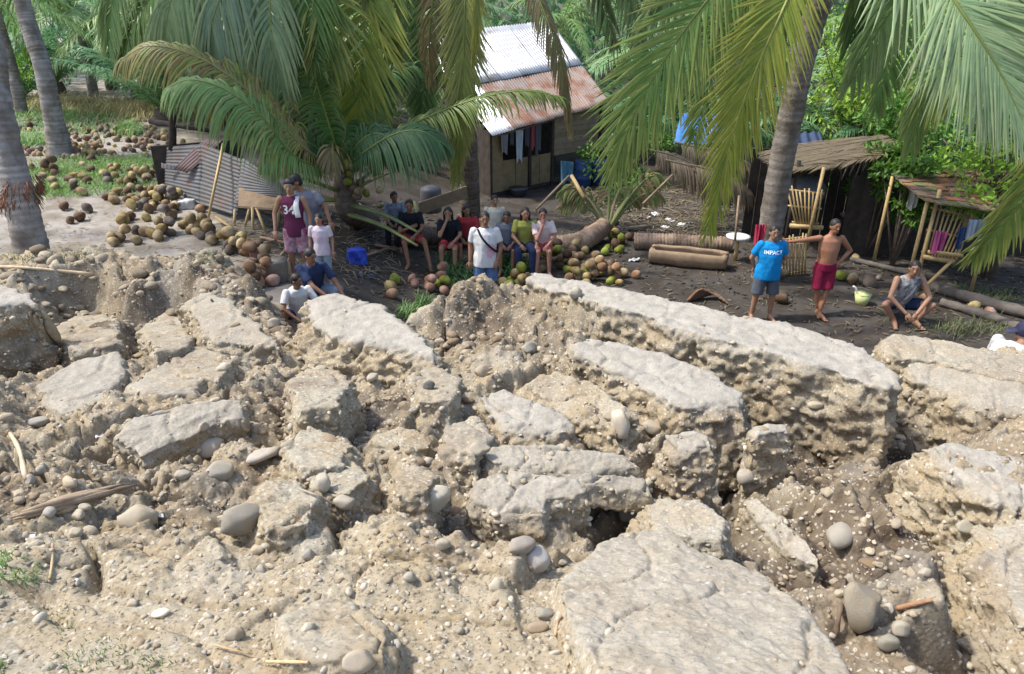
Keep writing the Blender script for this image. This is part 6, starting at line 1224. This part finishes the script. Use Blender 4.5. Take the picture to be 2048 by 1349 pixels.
def grid_patch(w, h, n=10, seed=0):
    P = []; F = []
    for j in range(n + 1):
        for i in range(n + 1): P.append((w * (i / n - .5), h * (j / n - .5), 0))
    r = random.Random(seed)
    for j in range(n):
        for i in range(n):
            if math.hypot((i + .5) / n - .5, (j + .5) / n - .5) < .5 and r.random() < .8: F.append((j * (n + 1) + i, j * (n + 1) + i + 1, (j + 1) * (n + 1) + i + 1, (j + 1) * (n + 1) + i))
    return mk('p', P, F)
def gp(px, Y): x = (px - 1024) / FPX * (Y * _c + (EYE - .2) * _s); return Vector((x, Y, yz(x, Y)))
M_white = cmat((.68, .68, .67)); M_blk = cmat((.02, .022, .028)); M_grey = cmat((.2, .21, .25)); M_navyc = cmat((.03, .045, .1)); M_denim = cmat((.07, .13, .27), (.12, .19, .33), 12); M_blueT = cmat((.012, .25, .60)); M_maroon = cmat((.24, .02, .055)); M_red = cmat((.42, .05, .06)); M_dgrey = cmat((.1, .115, .14))
M_print = mat('pale print', (.75, .88, .95), None, rough=.8); M_pink = mat('pink print', (.72, .36, .45), None, rough=.8)

# man in the blue shirt
J = pose_stand(); J['ela'] += V3(-.03, .06, 0); J['wra'] = V3(-.2, .13, .93); J['elb'] += V3(.04, .06, 0); J['wrb'] = V3(.2, .13, .93); J['kna'].x = -.15; J['ana'].x = -.17; J['knb'].x = .13; J['anb'].x = .15
p = gp(1524, 11.43); t, sh, hp, M = person(p, 'man in a bright blue shirt and grey shorts standing behind the longest slab', J, s=.97, sk=TA, top=('tee', M_blueT), bot=('knee', M_dgrey), w=1.12, belly=.05, look=(0, .05), fat=1.08)
decal(t, sh, text_me('IMPACT'), M_print, 'lettering', -.005, 1.255, .088)
c_ = MB(); c_.rings([J['N'] + V3(0, 0, -.02), J['N'] + V3(0, 0, .03)], [.085, .072], 16); ob('collar', c_.me('c'), M_dgrey, parent=t)
# shirtless man leaning on the screen with an arm stretched out
J = pose_stand(); J['ela'] = V3(-.45, -.02, 1.36); J['wra'] = V3(-.70, -.02, 1.33); J['elb'] = V3(.40, .06, 1.15); J['wrb'] = V3(.22, -.02, .97); J['hdb'] = V3(-.6, -.5, -.2); J['kna'] = V3(-.09, -.05, .48); J['ana'] = V3(.0, -.02, .08); J['knb'] = V3(.07, -.07, .49); J['anb'] = V3(-.02, -.14, .08); J['H'] = J['H'] + V3(.03, 0, 0)
p = gp(1636, 11.6); person(p, 'shirtless man in maroon shorts with one arm stretched out along the bamboo screen', J, s=.985, sk=(.34, .16, .09), bot=('knee', M_maroon), w=1.08, belly=.035, look=(.15, .0))
# squatting man in a patterned tank top
M_pat = mat('patterned fabric', (.06, .07, .08), (.5, .5, .5), 16, .9, .2, 60, spec=.1)
p = gp(1800, 11.35); t, sh, hp, M = person(p, 'man squatting on the bare yard in a dark patterned tank top', pose_squat(), s=1.06, sk=TA, top=('tank', M_pat), bot=('shorts', M_navyc), look=(-.35, .05), rz=-.05)
e = MB(); e.rings(spline([V3(.12, -.13, .74), V3(.02, -.2, .55), V3(-.08, -.2, .4)], 8), [.022] * 8, 8, sq=.3); ob('strap', e.me('s'), M_dgrey, parent=t)
# man in the white shirt
J = pose_stand(); J['wrb'] = V3(.2, -.1, .9); J['elb'] = V3(.27, .02, 1.12)
p = gp(972, 12.0); t, sh, hp, M = person(p, 'man in a white shirt and blue shorts with a strap across his chest', J, s=1.02, sk=BR, top=('tee', M_white), bot=('knee', M_denim), w=1.1, belly=.03, look=(.1, .05), fat=1.04)
decal(t, sh, grid_patch(.17, .24, 12, 3), M_pink, 'print', .09, 1.08, 1)
e = MB(); P = spline([V3(-.12, -.06, 1.44), V3(-.05, -.165, 1.32), V3(.08, -.175, 1.17), V3(.2, -.11, 1.06), V3(.2, .08, 1.08), V3(-.02, .15, 1.3), V3(-.12, .0, 1.45)], 26); e.rings(P, [.02] * 26, 8, sq=.35); ob('strap', e.me('s'), M_blk, parent=t)
# the row on the log
def sitter(px, Y, label, top, bot, hair='short', s=1.0, sk=BR, look=(0, .1), mod=None, rz=0, **k):
    J = pose_sit()
    if mod: mod(J)
    return person(gp(px, Y), label, J, rz=rz, s=s, sk=sk, top=top, bot=bot, hair=hair, look=look, **k)
def m1(J): J['wra'] = V3(.02, -.3, .78); J['ela'] = V3(-.2, -.24, .68); J['knb'] = V3(.3, -.36, .5); J['anb'] = V3(.4, -.5, .08); J['kna'] = V3(-.1, -.4, .5); J['ana'] = V3(-.02, -.5, .08)
sitter(826, 14.2, 'young man in a black shirt seated at the left end of the log', ('tee', M_blk), ('shorts', M_red), mod=m1, look=(.1, .1), sk=BR)
def m2(J): J['wra'] = V3(-.02, -.19, 1.05); J['hda'] = V3(.2, .3, 1); J['ela'] = V3(-.16, -.32, .76)
sitter(900, 14.2, 'woman in black with a hand at her chin, left of the dark stem', ('tee', M_blk), ('shorts', M_red), 'long', .98, mod=m2, sk=TA)
sitter(936, 14.5, 'person in a red top half hidden by the man in the white shirt', ('tee', M_red), ('knee', M_blk), 'long', .96, look=(.4, .1))
J = pose_stand(); person(gp(990, 14.3), 'person in a cream shirt standing behind the man in the white shirt', J, s=.86, sk=TA, top=('tee', cmat((.6, .56, .46))), bot=('long', M_blk), look=(.3, 0))
sitter(1014, 14.2, 'child with dark hair in a grey top, right of the man in the white shirt', ('tee', M_grey), ('knee', M_navyc), 'short', .93, look=(-.2, .25), sk=BR)
def m3(J): J['wrb'] = V3(.22, -.3, .6)
M_lime = cmat((.32, .33, .08)); _, sh, *_r = sitter(1050, 14.1, 'woman in an olive yellow shirt with long hair seated on the log', ('tee', M_lime), ('long', M_navyc), 'long', 1.02, look=(.15, .05), mod=m3, sk=TA, shoes=M_white)
def m4(J): J['wra'] = V3(.0, -.2, 1.0); J['hda'] = V3(0, .2, 1); J['ela'] = V3(-.12, -.3, .72); J['kna'] = V3(-.1, -.4, .5); J['knb'] = V3(.12, -.4, .5)
sitter(1084, 14.1, 'person in coral and white with a hand at the mouth, right end of the log', ('tee', cmat((.62, .42, .40), (.7, .66, .66), 3)), ('shorts', cmat((.5, .1, .09))), 'short', 1.0, mod=m4, sk=(.42, .2, .14))
sitter(796, 14.9, 'person in a pale blue flowered shirt behind the young man in black', ('tee', mat('flowered fabric', (.3, .34, .42), (.12, .14, .22), 14, .9)), ('long', M_blk), 'short', .9, look=(.5, .1))
# group at the left
J = pose_stand(); J['ela'] += V3(-.06, 0, .02); J['wra'] = V3(-.29, -.12, .9)
M_jer = cmat((.13, .03, .06), (.1, .025, .07)); p = gp(612, 11.3); t, sh, hp, M = person(p, 'boy in a maroon basketball jersey and dark headband standing left of the toppled crown', J, s=.98, sk=TA, top=('tank', M_jer), bot=('knee', mat('patterned shorts', (.3, .02, .07), (.45, .38, .42), 9, .9, .1)), look=(.05, .1))
decal(t, sh, text_me('34'), M_white, 'number', -.03, 1.17, .2)
e = MB(); e.rings([hp(0, .01, .072), hp(0, .012, .105)], [.094, .084], 20); ob('headband', e.me('h'), mat('headband', (.03, .03, .05), None, rough=.8), parent=t)
e = MB(); e.rings(spline([V3(.1, -.02, 1.43), V3(.1, -.13, 1.3), V3(.12, -.15, 1.12)], 8), [.045] * 8, 8, sq=.3); ob('towel', e.me('t'), M_white, parent=t)
J = pose_stand(); off = V3(.12, -.08, -.06)
for k in ('C',): J[k] = J[k] + off * .5
for k in ('N', 'H', 'sha', 'shb'): J[k] = J[k] + V3(-.06, -.1, -.06)
J['H'] += V3(-.08, -.03, 0); J['elb'] = V3(.3, -.12, 1.12); J['wrb'] = V3(.36, -.2, .9)
p = gp(640, 12.1); person(p, 'man in a grey shirt turning away behind the boy in the jersey', J, s=1.04, sk=BR, top=('tee', M_grey), bot=('knee', M_maroon), look=(-.9, .2))
J = pose_stand(); p = gp(660, 11.05); person(p, 'small child in a white shirt standing beside the boy in the jersey', J, s=.70, sk=TA, top=('tee', cmat((.6, .57, .56), (.55, .4, .5), 3)), bot=('long', cmat((.3, .36, .42))), look=(-.1, .05))
J = pose_squat(); J['wra'] = V3(.18, -.42, .3); J['wrb'] = V3(.42, -.38, .26); J['elb'] = V3(.34, -.2, .45); J['ela'] = V3(-.02, -.3, .46)
p = gp(642, 9.9); person(p, 'dark haired boy in a navy top squatting with both arms over his knees', J, s=.92, sk=BR, top=('tee', M_navyc), bot=('long', cmat((.2, .26, .36))), look=(.6, .3), rz=.35)
J = pose_squat(); p = gp(612, 9.45); person(p, 'small boy in a white shirt sitting lowest of the group at the bank edge', J, s=.80, sk=BR, top=('tee', M_white), bot=('shorts', M_navyc), look=(.7, .15), rz=.5)
# person at the right edge
J = pose_squat(); J['H'] += V3(.02, -.08, -.08); J['N'] += V3(0, -.05, -.03)
p = PY(2040, 655, 6.9); t, sh, hp, M = person((p.x, 6.95, p.z - .98), 'person in a white shirt and navy cap crouching behind the crest at the right edge', J, s=1.02, sk=TA, top=('tee', M_white), bot=('long', M_dgrey), look=(2.4, .3), rz=1.9, w=1.1)
e = MB(); e.ell(hp(0, .012, .052), (.096, .112, .1), 18, 10, M=M); e.ell(hp(0, -.12, .06), (.07, .08, .012), 14, 6, M=M); ob('cap', remesh(e.me('c'), .012, 2), mat('navy cap', (.018, .018, .05), (.05, .05, .1), 7, .8), parent=t)
# ------------------------------------------------------------------ coconuts
def nut_mesh(seed, husk=1):
    import bmesh
    bm = bmesh.new(); bmesh.ops.create_icosphere(bm, subdivisions=2, radius=1); V = np.array([v.co[:] for v in bm.verts]); F = np.array([[v.index for v in f.verts] for f in bm.faces]); bm.free()
    a = np.arctan2(V[:, 1], V[:, 0]); V *= (1 + .07 * np.cos(3 * a) * (1 - V[:, 2] ** 2))[:, None] * (1, 1, 1.18); V[:, 2] += .08 * np.sign(V[:, 2]) * np.abs(V[:, 2]) ** 4; V += V * (.13 * pn(V * 1.6 + seed))[:, None]; return V, F
M_nut = mat('coconut husk', (1, 1, 1), (.74, .68, .6), 5, .75, .3, 22, attr=True, rnd=.2, spec=.2, c3=(.5, .42, .34), sc3=3)
NT = {'tan': (.39, .315, .19), 'yellow': (.45, .365, .17), 'brown': (.19, .135, .095), 'green': (.27, .32, .06), 'orange': (.38, .25, .16), 'grey': (.2, .18, .165), 'pink': (.4, .26, .21)}
NM = {}
for k, c in NT.items():
    NM[k] = []
    for s in range(3):
        V, F = nut_mesh(s * 3 + len(k)); tip = sstep(.9, 1.25, V[:, 2])[:, None]; NM[k].append(mk('coconut', V * .094, F, np.array(c) * (1 - tip * .5) + np.array((.2, .13, .07)) * tip * .3))
placed = []
CH = {}
def cell(p): return (int(p.x / .3), int(p.y / .3))
def nut(px, py, tone, label, group=None, sc=1.0, raw=None, lab_one=False):
    p = raw or PG(px, py); r = .098 * sc; z = p.z + r * .85; x0, y0 = cell(p)
    near = [q for i in (-1, 0, 1) for j in (-1, 0, 1) for q in CH.get((x0 + i, y0 + j), [])]
    for q in near:
        d = math.hypot(p.x - q[0], p.y - q[1]); mn = (r + q[3]) * .88
        if d < mn * .45: return None
        if d < mn: z = max(z, q[2] + math.sqrt(max(0, mn * mn - d * d)))
    if z > p.z + .42: return None
    CH.setdefault((x0, y0), []).append((p.x, p.y, z, r))
    return ob('coconut', R.choice(NM[tone]), M_nut, loc=(p.x, p.y, z), rot=(R.uniform(0, 3), R.uniform(0, 3), R.uniform(0, 6)), scale=sc, label=label, cat='coconut', group=group)
def nuts(n, path, spread, tones, where, sc=(.85, 1.1)):
    P = np.array(path, float)
    for _ in range(n):
        u = R.uniform(0, len(P) - 1.001) if len(P) > 1 else 0; k = int(u); f = u - k; a = P[k] * (1 - f) + P[min(k + 1, len(P) - 1)] * f
        tone = R.choice(tones); nut(a[0] + R.gauss(0, spread[0]), a[1] + R.gauss(0, spread[1]), tone, f'{tone} coconut {where}', f'{tone} coconuts {where}', R.uniform(*sc))
nuts(52, [(300, 408), (335, 400)], (27, 13), ['tan', 'tan', 'yellow', 'brown', 'grey'], 'in the heap left of the tin shed')
nuts(48, [(215, 492), (265, 482), (330, 464), (395, 470), (450, 492), (470, 502)], (10, 6), ['yellow', 'tan', 'tan', 'grey'], 'in the line winding behind the left mound')
nuts(56, [(490, 512), (515, 535), (550, 560), (505, 555), (520, 575)], (12, 8), ['orange', 'brown', 'tan', 'pink'], 'in the heap beside the cement coloured pail')
nuts(26, [(225, 352), (270, 345), (325, 348), (300, 362), (240, 375)], (9, 5), ['yellow', 'tan', 'brown'], 'in the row above the heap by the shed')
nuts(26, [(60, 345), (110, 358), (150, 385), (200, 360), (180, 345)], (16, 8), ['yellow', 'tan', 'brown', 'grey'], 'on the grass below the slim palm stem')
nuts(50, [(60, 262), (150, 285), (250, 268), (330, 290), (90, 300), (200, 310)], (30, 9), ['tan', 'grey', 'yellow', 'brown'], 'on the far littered ground around the slim stem')
nuts(80, [(1075, 545), (1110, 520), (1150, 535), (1190, 552), (1230, 560), (1140, 560)], (18, 7), ['yellow', 'tan', 'brown', 'green', 'orange'], 'in the heap behind the left end of the longest slab')
nuts(22, [(1175, 480), (1215, 470), (1245, 490), (1200, 505)], (14, 8), ['green', 'yellow', 'brown'], 'around the broken palm crown')
nuts(16, [(845, 575), (880, 570), (895, 585)], (12, 6), ['pink', 'pink', 'tan', 'green'], 'in the small heap below the seated people')
nuts(9, [(1012, 572), (1045, 565)], (10, 5), ['green', 'yellow'], 'beside the feet of the man in the white shirt')
for px, py, tone, lab, s in [(130, 420, 'brown', 'brown coconut alone on the bare sand nearest the left stem', 1), (162, 442, 'brown', 'brown coconut touching a smaller one on the sand', 1.1), (142, 448, 'brown', 'smaller dark coconut left of its pair on the sand', .85), (176, 424, 'grey', 'grey brown coconut above the pair on the sand', 1), (250, 446, 'yellow', 'yellow coconut with a dark one behind on the sand', 1.15), (262, 440, 'brown', 'dark coconut just behind the lone yellow one', .95),
                             (215, 400, 'brown', 'dark coconut left of the tan pair on the sand', .9), (230, 408, 'tan', 'tan coconut, lower of the pair on the sand', 1), (228, 402, 'tan', 'tan coconut, upper of the pair on the sand', 1), (345, 440, 'brown', 'large brown coconut at the corner of the shed', 1.25), (332, 442, 'grey', 'grey coconut beside the large brown one by the shed', 1), (403, 425, 'orange', 'reddish coconut under the edge of the tin shed', 1),
                             (275, 405, 'brown', 'dark coconut left of the heap by the shed', .9), (790, 568, 'green', 'green coconut on the yard left of the small heap', 1.1), (782, 582, 'yellow', 'yellow coconut below the lone green one', 1.1), (785, 598, 'orange', 'orange brown coconut lowest of three on the yard', 1.1),
                             (1560, 606, 'brown', 'brown coconut on the yard right of the man in the blue shirt', 1.15), (1564, 552, 'tan', 'tan coconut behind the elbow of the man in the blue shirt', 1), (1680, 560, 'green', 'green coconut right of the shirtless man', 1.05), (1704, 566, 'tan', 'tan coconut between a green and a grey one', 1.1), (1736, 574, 'grey', 'large grey coconut right of the tan one', 1.25), (1710, 524, 'yellow', 'ochre coconut under the dark hut', .9), (1757, 560, 'grey', 'small pale coconut shell near the large grey coconut', .6),
                             (1945, 622, 'yellow', 'yellow coconut between the two weathered timbers', 1), (1978, 636, 'pink', 'reddish coconut between the two weathered timbers', 1.05), (1848, 606, 'orange', 'brown coconut behind the knee of the squatting man', 1.1), (1238, 572, 'yellow', 'yellow coconut alone right of the heap on the yard', .8), (1225, 562, 'tan', 'split tan coconut at the right end of the heap', .9)]:
    nut(px, py, tone, lab, None, s)
for i in range(15):   # nuts still on the toppled palm
    p = U(R.uniform(692, 760), R.uniform(325, 400), yC - R.uniform(.0, .35)); ob('nut', NM[R.choice(['green', 'brown', 'tan'])][0], M_nut, parent=pC, loc=p - pC.location, rot=(R.uniform(0, 3), R.uniform(0, 3), 0), scale=R.uniform(.75, 1))
# beyond counting: small far nuts and husks
V0, F0 = nut_mesh(4); VV = []; FF = []; CC = []
r = random.Random(12)
for i in range(300):
    px, py = r.uniform(-40, 345), r.uniform(232, 318); p = PG(px, py); s = .09 * r.uniform(.6, 1); VV.append(V0 * s * (1, 1, .8) + np.array((p.x, p.y, p.z + s * .6))); FF.append(F0 + i * len(V0)); c = NT[r.choice(['tan', 'grey', 'brown', 'pink', 'yellow'])]; CC.append(np.tile(np.array(c) * r.uniform(.8, 1.3), (len(V0), 1)))
ob('husk_litter', mk('husks', np.concatenate(VV), np.concatenate(FF), np.concatenate(CC)), M_nut, kind='stuff', label='husks and small nuts littering the far ground at upper left')

# ------------------------------------------------------------------ grass, leaf litter, scraps
def grass(name, spots, n, h, cA, cB, label, seed, wd=.006, onbank=False):
    rs = np.random.RandomState(seed); B = []
    for _ in range(n):
        s = spots[rs.randint(len(spots))]; px, py = s[0] + rs.normal() * s[2], s[1] + rs.normal() * s[3]
        p = sight(px, py)[0] if onbank else PG(px, py)
        if p is not None and p.y < 60: B.append(p[:])
    B = np.array(B); n = len(B); a = rs.uniform(0, 6.28, n); D = np.stack([np.cos(a) * .45, np.sin(a) * .45, np.ones(n)], 1); D /= np.linalg.norm(D, axis=1)[:, None]; Nn = np.stack([-np.cos(a), -np.sin(a), np.full(n, .5)], 1)
    cc = np.array(cA)[None] * rs.uniform(.7, 1.2, n)[:, None]; cb = np.array(cB)[None] * rs.uniform(.7, 1.2, n)[:, None]
    V, F, c = blades(B, D, Nn, h * rs.uniform(.5, 1.2, n), np.full(n, wd), np.full(n, .45), cc, cb, 4, rs); ob(name, mk(name, V, F, c), M_leaf, kind='stuff', label=label)
grass('grass', [(120, 342, 45, 9), (200, 325, 55, 8), (230, 372, 45, 10), (110, 380, 30, 8), (280, 330, 30, 8), (180, 350, 60, 14)], 7500, .15, (.15, .34, .06), (.28, .44, .12), 'short green grass among the nuts at the left', 1, .008)
grass('grass', [(260, 262, 10, 6), (150, 232, 70, 8), (80, 225, 40, 10), (60, 285, 25, 6), (120, 250, 70, 14)], 5200, .3, (.16, .36, .1), (.3, .46, .16), 'green grass on the far littered ground', 2, .012)
grass('dry_grass', [(200, 222, 90, 8), (300, 225, 60, 10), (420, 235, 50, 10), (100, 215, 60, 5)], 4200, .6, (.36, .34, .15), (.5, .42, .22), 'tall dry grass along the back of the grove', 3, .014)
grass('leaf_litter', [(900, 545, 14, 12), (940, 565, 20, 10), (1030, 545, 12, 9), (1010, 535, 18, 6)], 620, .42, (.05, .17, .05), (.12, .28, .08), 'green palm leaf litter under the feet of the seated people', 4, .016)
grass('grass', [(825, 628, 14, 5), (845, 610, 10, 8), (812, 636, 8, 4)], 200, .24, (.07, .2, .04), (.2, .34, .1), 'green tuft at the foot of the humped slab', 5, .012)
grass('grass', [(-5, 1125, 16, 14), (45, 1150, 25, 16)], 170, .035, (.1, .26, .05), (.25, .38, .12), 'small green tuft at the left edge of the trodden soil', 6, .003, True)
grass('grass', [(-2, 1335, 9, 10), (120, 1240, 30, 26), (215, 1300, 25, 14), (300, 1330, 30, 12), (150, 1330, 40, 12)], 330, .022, (.12, .22, .06), (.28, .32, .14), 'sparse green shoots on the trodden soil', 7, .0022, True)
grass('grass', [(1900, 585, 30, 5), (1990, 600, 30, 8), (1930, 660, 50, 8)], 900, .18, (.1, .17, .05), (.3, .29, .14), 'thin grass around the weathered timbers', 8, .006)
grass('weeds', [(150, 515, 20, 8), (330, 495, 22, 7), (420, 520, 20, 10), (60, 520, 30, 6)], 380, .09, (.12, .17, .06), (.28, .28, .14), 'sparse weeds on the left mound', 9, .004, True)
def yard_litter(n, px0, px1, py0, py1, label, seed, cA, cB, L, wd):
    rs = np.random.RandomState(seed); B = []
    for _ in range(n):
        p = PG(rs.uniform(px0, px1), rs.uniform(py0, py1)); B.append((p.x, p.y, p.z + .03))
    B = np.array(B); a = rs.uniform(0, 6.28, n); D = np.stack([np.cos(a), np.sin(a), rs.uniform(0, .35, n)], 1); D /= np.linalg.norm(D, axis=1)[:, None]; Nn = np.tile([0., 0, 1], (n, 1)) + rs.normal(0, .25, (n, 3))
    V, F, c = blades(B, D, Nn, L * rs.uniform(.3, 1.2, n), wd * rs.uniform(.4, 1.4, n), np.full(n, .35), np.array(cA)[None] * rs.uniform(.6, 1.3, n)[:, None], np.array(cB)[None] * rs.uniform(.6, 1.3, n)[:, None], 4, rs)
    ob('leaf_litter', mk('leaf_litter', V, F, c), M_leaf, kind='stuff', label=label)
yard_litter(2600, 700, 2080, 420, 690, 'dry leaf scraps and husk fibre strewn over the dark yard', 31, (.22, .17, .11), (.3, .25, .17), .16, .014)
yard_litter(900, 700, 2080, 400, 600, 'grey leaf scraps strewn over the dark yard', 32, (.06, .052, .045), (.1, .09, .075), .2, .025)
yard_litter(1300, 1180, 1480, 370, 470, 'dry palm scraps and debris in front of the dry leaf heap', 33, (.3, .23, .15), (.36, .3, .2), .5, .014)
yard_litter(900, 440, 800, 400, 560, 'splintered leaf stalks and dry scraps around the left group', 34, (.28, .22, .15), (.34, .28, .2), .4, .013)
yard_litter(700, -40, 420, 330, 520, 'dry leaf scraps on the pale sand', 35, (.25, .2, .13), (.33, .28, .18), .14, .012)
M_stick = mat('dry stick', (.45, .38, .28), (.3, .24, .18), 12, .85, .3, 60, attr=True)
M_litter = mat('white scrap', (.7, .7, .68), (.55, .55, .55), 8, .7, .2, 30)
def stick(pts, r, label, name='stick', c=(1, 1, 1), m=None, up=.02):
    P = [sight(*q)[0] for q in pts]
    if any(p is None for p in P): return
    P = [p + Vector((0, 0, up)) for p in P]; p0 = P[0]; mb = MB(p0); Q_ = spline(P, 12) if len(P) > 2 else [P[0] * (1 - t) + P[-1] * t for t in np.linspace(0, 1, 8)]
    mb.rings(Q_, [r * R.uniform(.75, 1.15) for _ in Q_], 7, c); return ob(name, mb.me('s'), m or M_stick, loc=p0, label=label, cat='stick')
stick([(-20, 541), (60, 544), (190, 557)], .022, 'long pale bamboo stick lying along the left mound', c=(1.4, 1.35, 1.2), up=.05)
stick([(22, 872), (40, 905), (54, 965)], .014, 'pale cane lying on the soil at the left edge', c=(1.5, 1.4, 1.25))
stick([(535, 1332), (575, 1333), (618, 1334)], .006, 'short pale straw at the bottom of the picture', c=(1.4, 1.3, 1))
stick([(430, 1298), (465, 1308), (500, 1316)], .004, 'thin straw left of the short pale straw', c=(1.3, 1.1, .8))
stick([(108, 1095), (107, 1130), (102, 1165)], .006, 'small upright twig on the trodden soil', c=(1.2, 1.1, .9))
stick([(1688, 1165), (1680, 1220), (1670, 1275)], .012, 'dark stick wedged left of the tall oval stone', c=(.45, .4, .38))
stick([(1790, 1225), (1830, 1215), (1862, 1208)], .010, 'reddish root sticking out under the coarse corner block', c=(.8, .55, .42))
stick([(410, 560), (418, 585), (424, 605)], .012, 'dark twig standing on the left mound', c=(.3, .28, .26))
stick([(600, 985), (640, 1000), (668, 1018)], .005, 'thin straw near the notched boulder')
stick([(1110, 1280), (1115, 1255), (1122, 1240)], .006, 'thin pinkish straw at the edge of the largest flat slab', c=(1.2, .95, .8))
# splintered driftwood and the grey dead root at the left
def splinter(name, axis, n, r, label, seed, tint):
    a, b = [sight(*q)[0] for q in axis]; a += Vector((0, 0, .03)); b += Vector((0, 0, .05)); r_ = random.Random(seed); t = thing(name, a, label, 'dead wood'); d = (b - a)
    for i in range(n):
        o = Vector((r_.uniform(-1, 1), r_.uniform(-1, 1), r_.uniform(-.3, 1))) * r; s0, s1 = r_.uniform(-.06, .3), r_.uniform(.6, 1.05); P = spline([a + d * s0 + o, a + d * (s0 + s1) / 2 + o * 1.1, a + d * s1 + o * r_.uniform(.4, 1.3)], 9); mb = MB(a); k = r_.uniform(.4, .9) * r; q = r_.uniform(.6, 1.3); mb.rings(P, [k * x for x in (.3, .7, .9, 1, .95, .9, .8, .6, .2)], 6, tuple(q * x for x in tint)); ob('splinter', mb.me('s'), M_stick, parent=t)
splinter('driftwood', ((42, 1045), (262, 992)), 16, .030, 'splintered grey driftwood lying on the trodden soil at the left', 5, (.75, .68, .62))
splinter('dead_root', ((70, 632), (118, 715)), 12, .06, 'grey dead root in the dark hollow below the left edge slab', 6, (.8, .76, .66))
def scrap(px, py, s, label, yard=False, seed=0):
    p = PG(px, py) if yard else sight(px, py)[0]
    if p is None: return
    me = sheet([Vector((-s, -s * .6, 0)), Vector((s, -s * .5, 0)), Vector((s * .9, s * .6, 0)), Vector((-s * .8, s * .5, 0))], nc=2, amp=s * .12, nu=12, nv=12, sag=s * .5, seed=seed, th=.003, name='scrap'); ob('paper_scrap', me, M_litter, loc=(p.x, p.y, p.z + s * .2), rot=(R.uniform(-.3, .3), R.uniform(-.3, .3), R.uniform(0, 3)), label=label, cat='litter')
scrap(62, 1075, .035, 'crumpled white scrap below the driftwood', seed=1); scrap(202, 872, .04, 'white scrap on the soil at the left of the tilted slab', seed=2)
scrap(150, 1160, .014, 'small white scrap right of the upright twig', seed=3); scrap(322, 1032, .022, 'grey white scrap on the broad tan boulder', seed=4)
for i, (px, py, s) in enumerate([(1312, 430, .15), (1340, 442, .12), (1362, 452, .15), (1330, 456, .1), (1378, 448, .09), (1296, 436, .09)]): scrap(px, py, s, ['flat white scrap, farthest left of the rubbish behind the palm log', 'white scrap in the middle of the rubbish behind the palm log', 'large crumpled white scrap behind the palm log', 'white scrap lowest of the rubbish behind the palm log', 'small white scrap at the right of the rubbish', 'small white scrap at the left of the rubbish'][i], True, 10 + i)
for i, (px, py, s, l) in enumerate([(1412, 505, .1, 'white scrap on the near end of the straight palm log'), (72, 425, .09, 'white scrap on the sand by the left stem'), (1268, 522, .12, 'white scrap left of the hollowed log'), (1240, 497, .1, 'pale husk scrap near the broken palm crown')]): scrap(px, py, s, l, True, 30 + i)
# sticks and leaf stalks lying between the shed and the group
for i, (a, b, r, l) in enumerate([((470, 490), (600, 478), .03, 'long grey stick left of the boy in the jersey'), ((500, 500), (560, 486), .025, 'short brown stick below the shed legs'), ((520, 480), (598, 500), .03, 'crossed brown stick below the shed legs'), ((560, 520), (600, 470), .025, 'leaning stick beside the boy in the jersey'), ((720, 520), (790, 500), .03, 'grey stick right of the blue plastic bag'), ((750, 495), (800, 505), .03, 'pale stick below the bare leaf stalks'), ((1255, 462), (1300, 458), .05, 'green stalk lying right of the broken palm crown')]):
    p0, p1 = PG(*a) + Vector((0, 0, .05)), PG(*b) + Vector((0, 0, .07)); mb = MB(p0); mb.tube(p0, p1, r, r * .8, 7, (.75 + .1 * (i % 3), .72, .65)); ob('stick', mb.me('s'), M_stick, loc=p0, label=l, cat='stick')
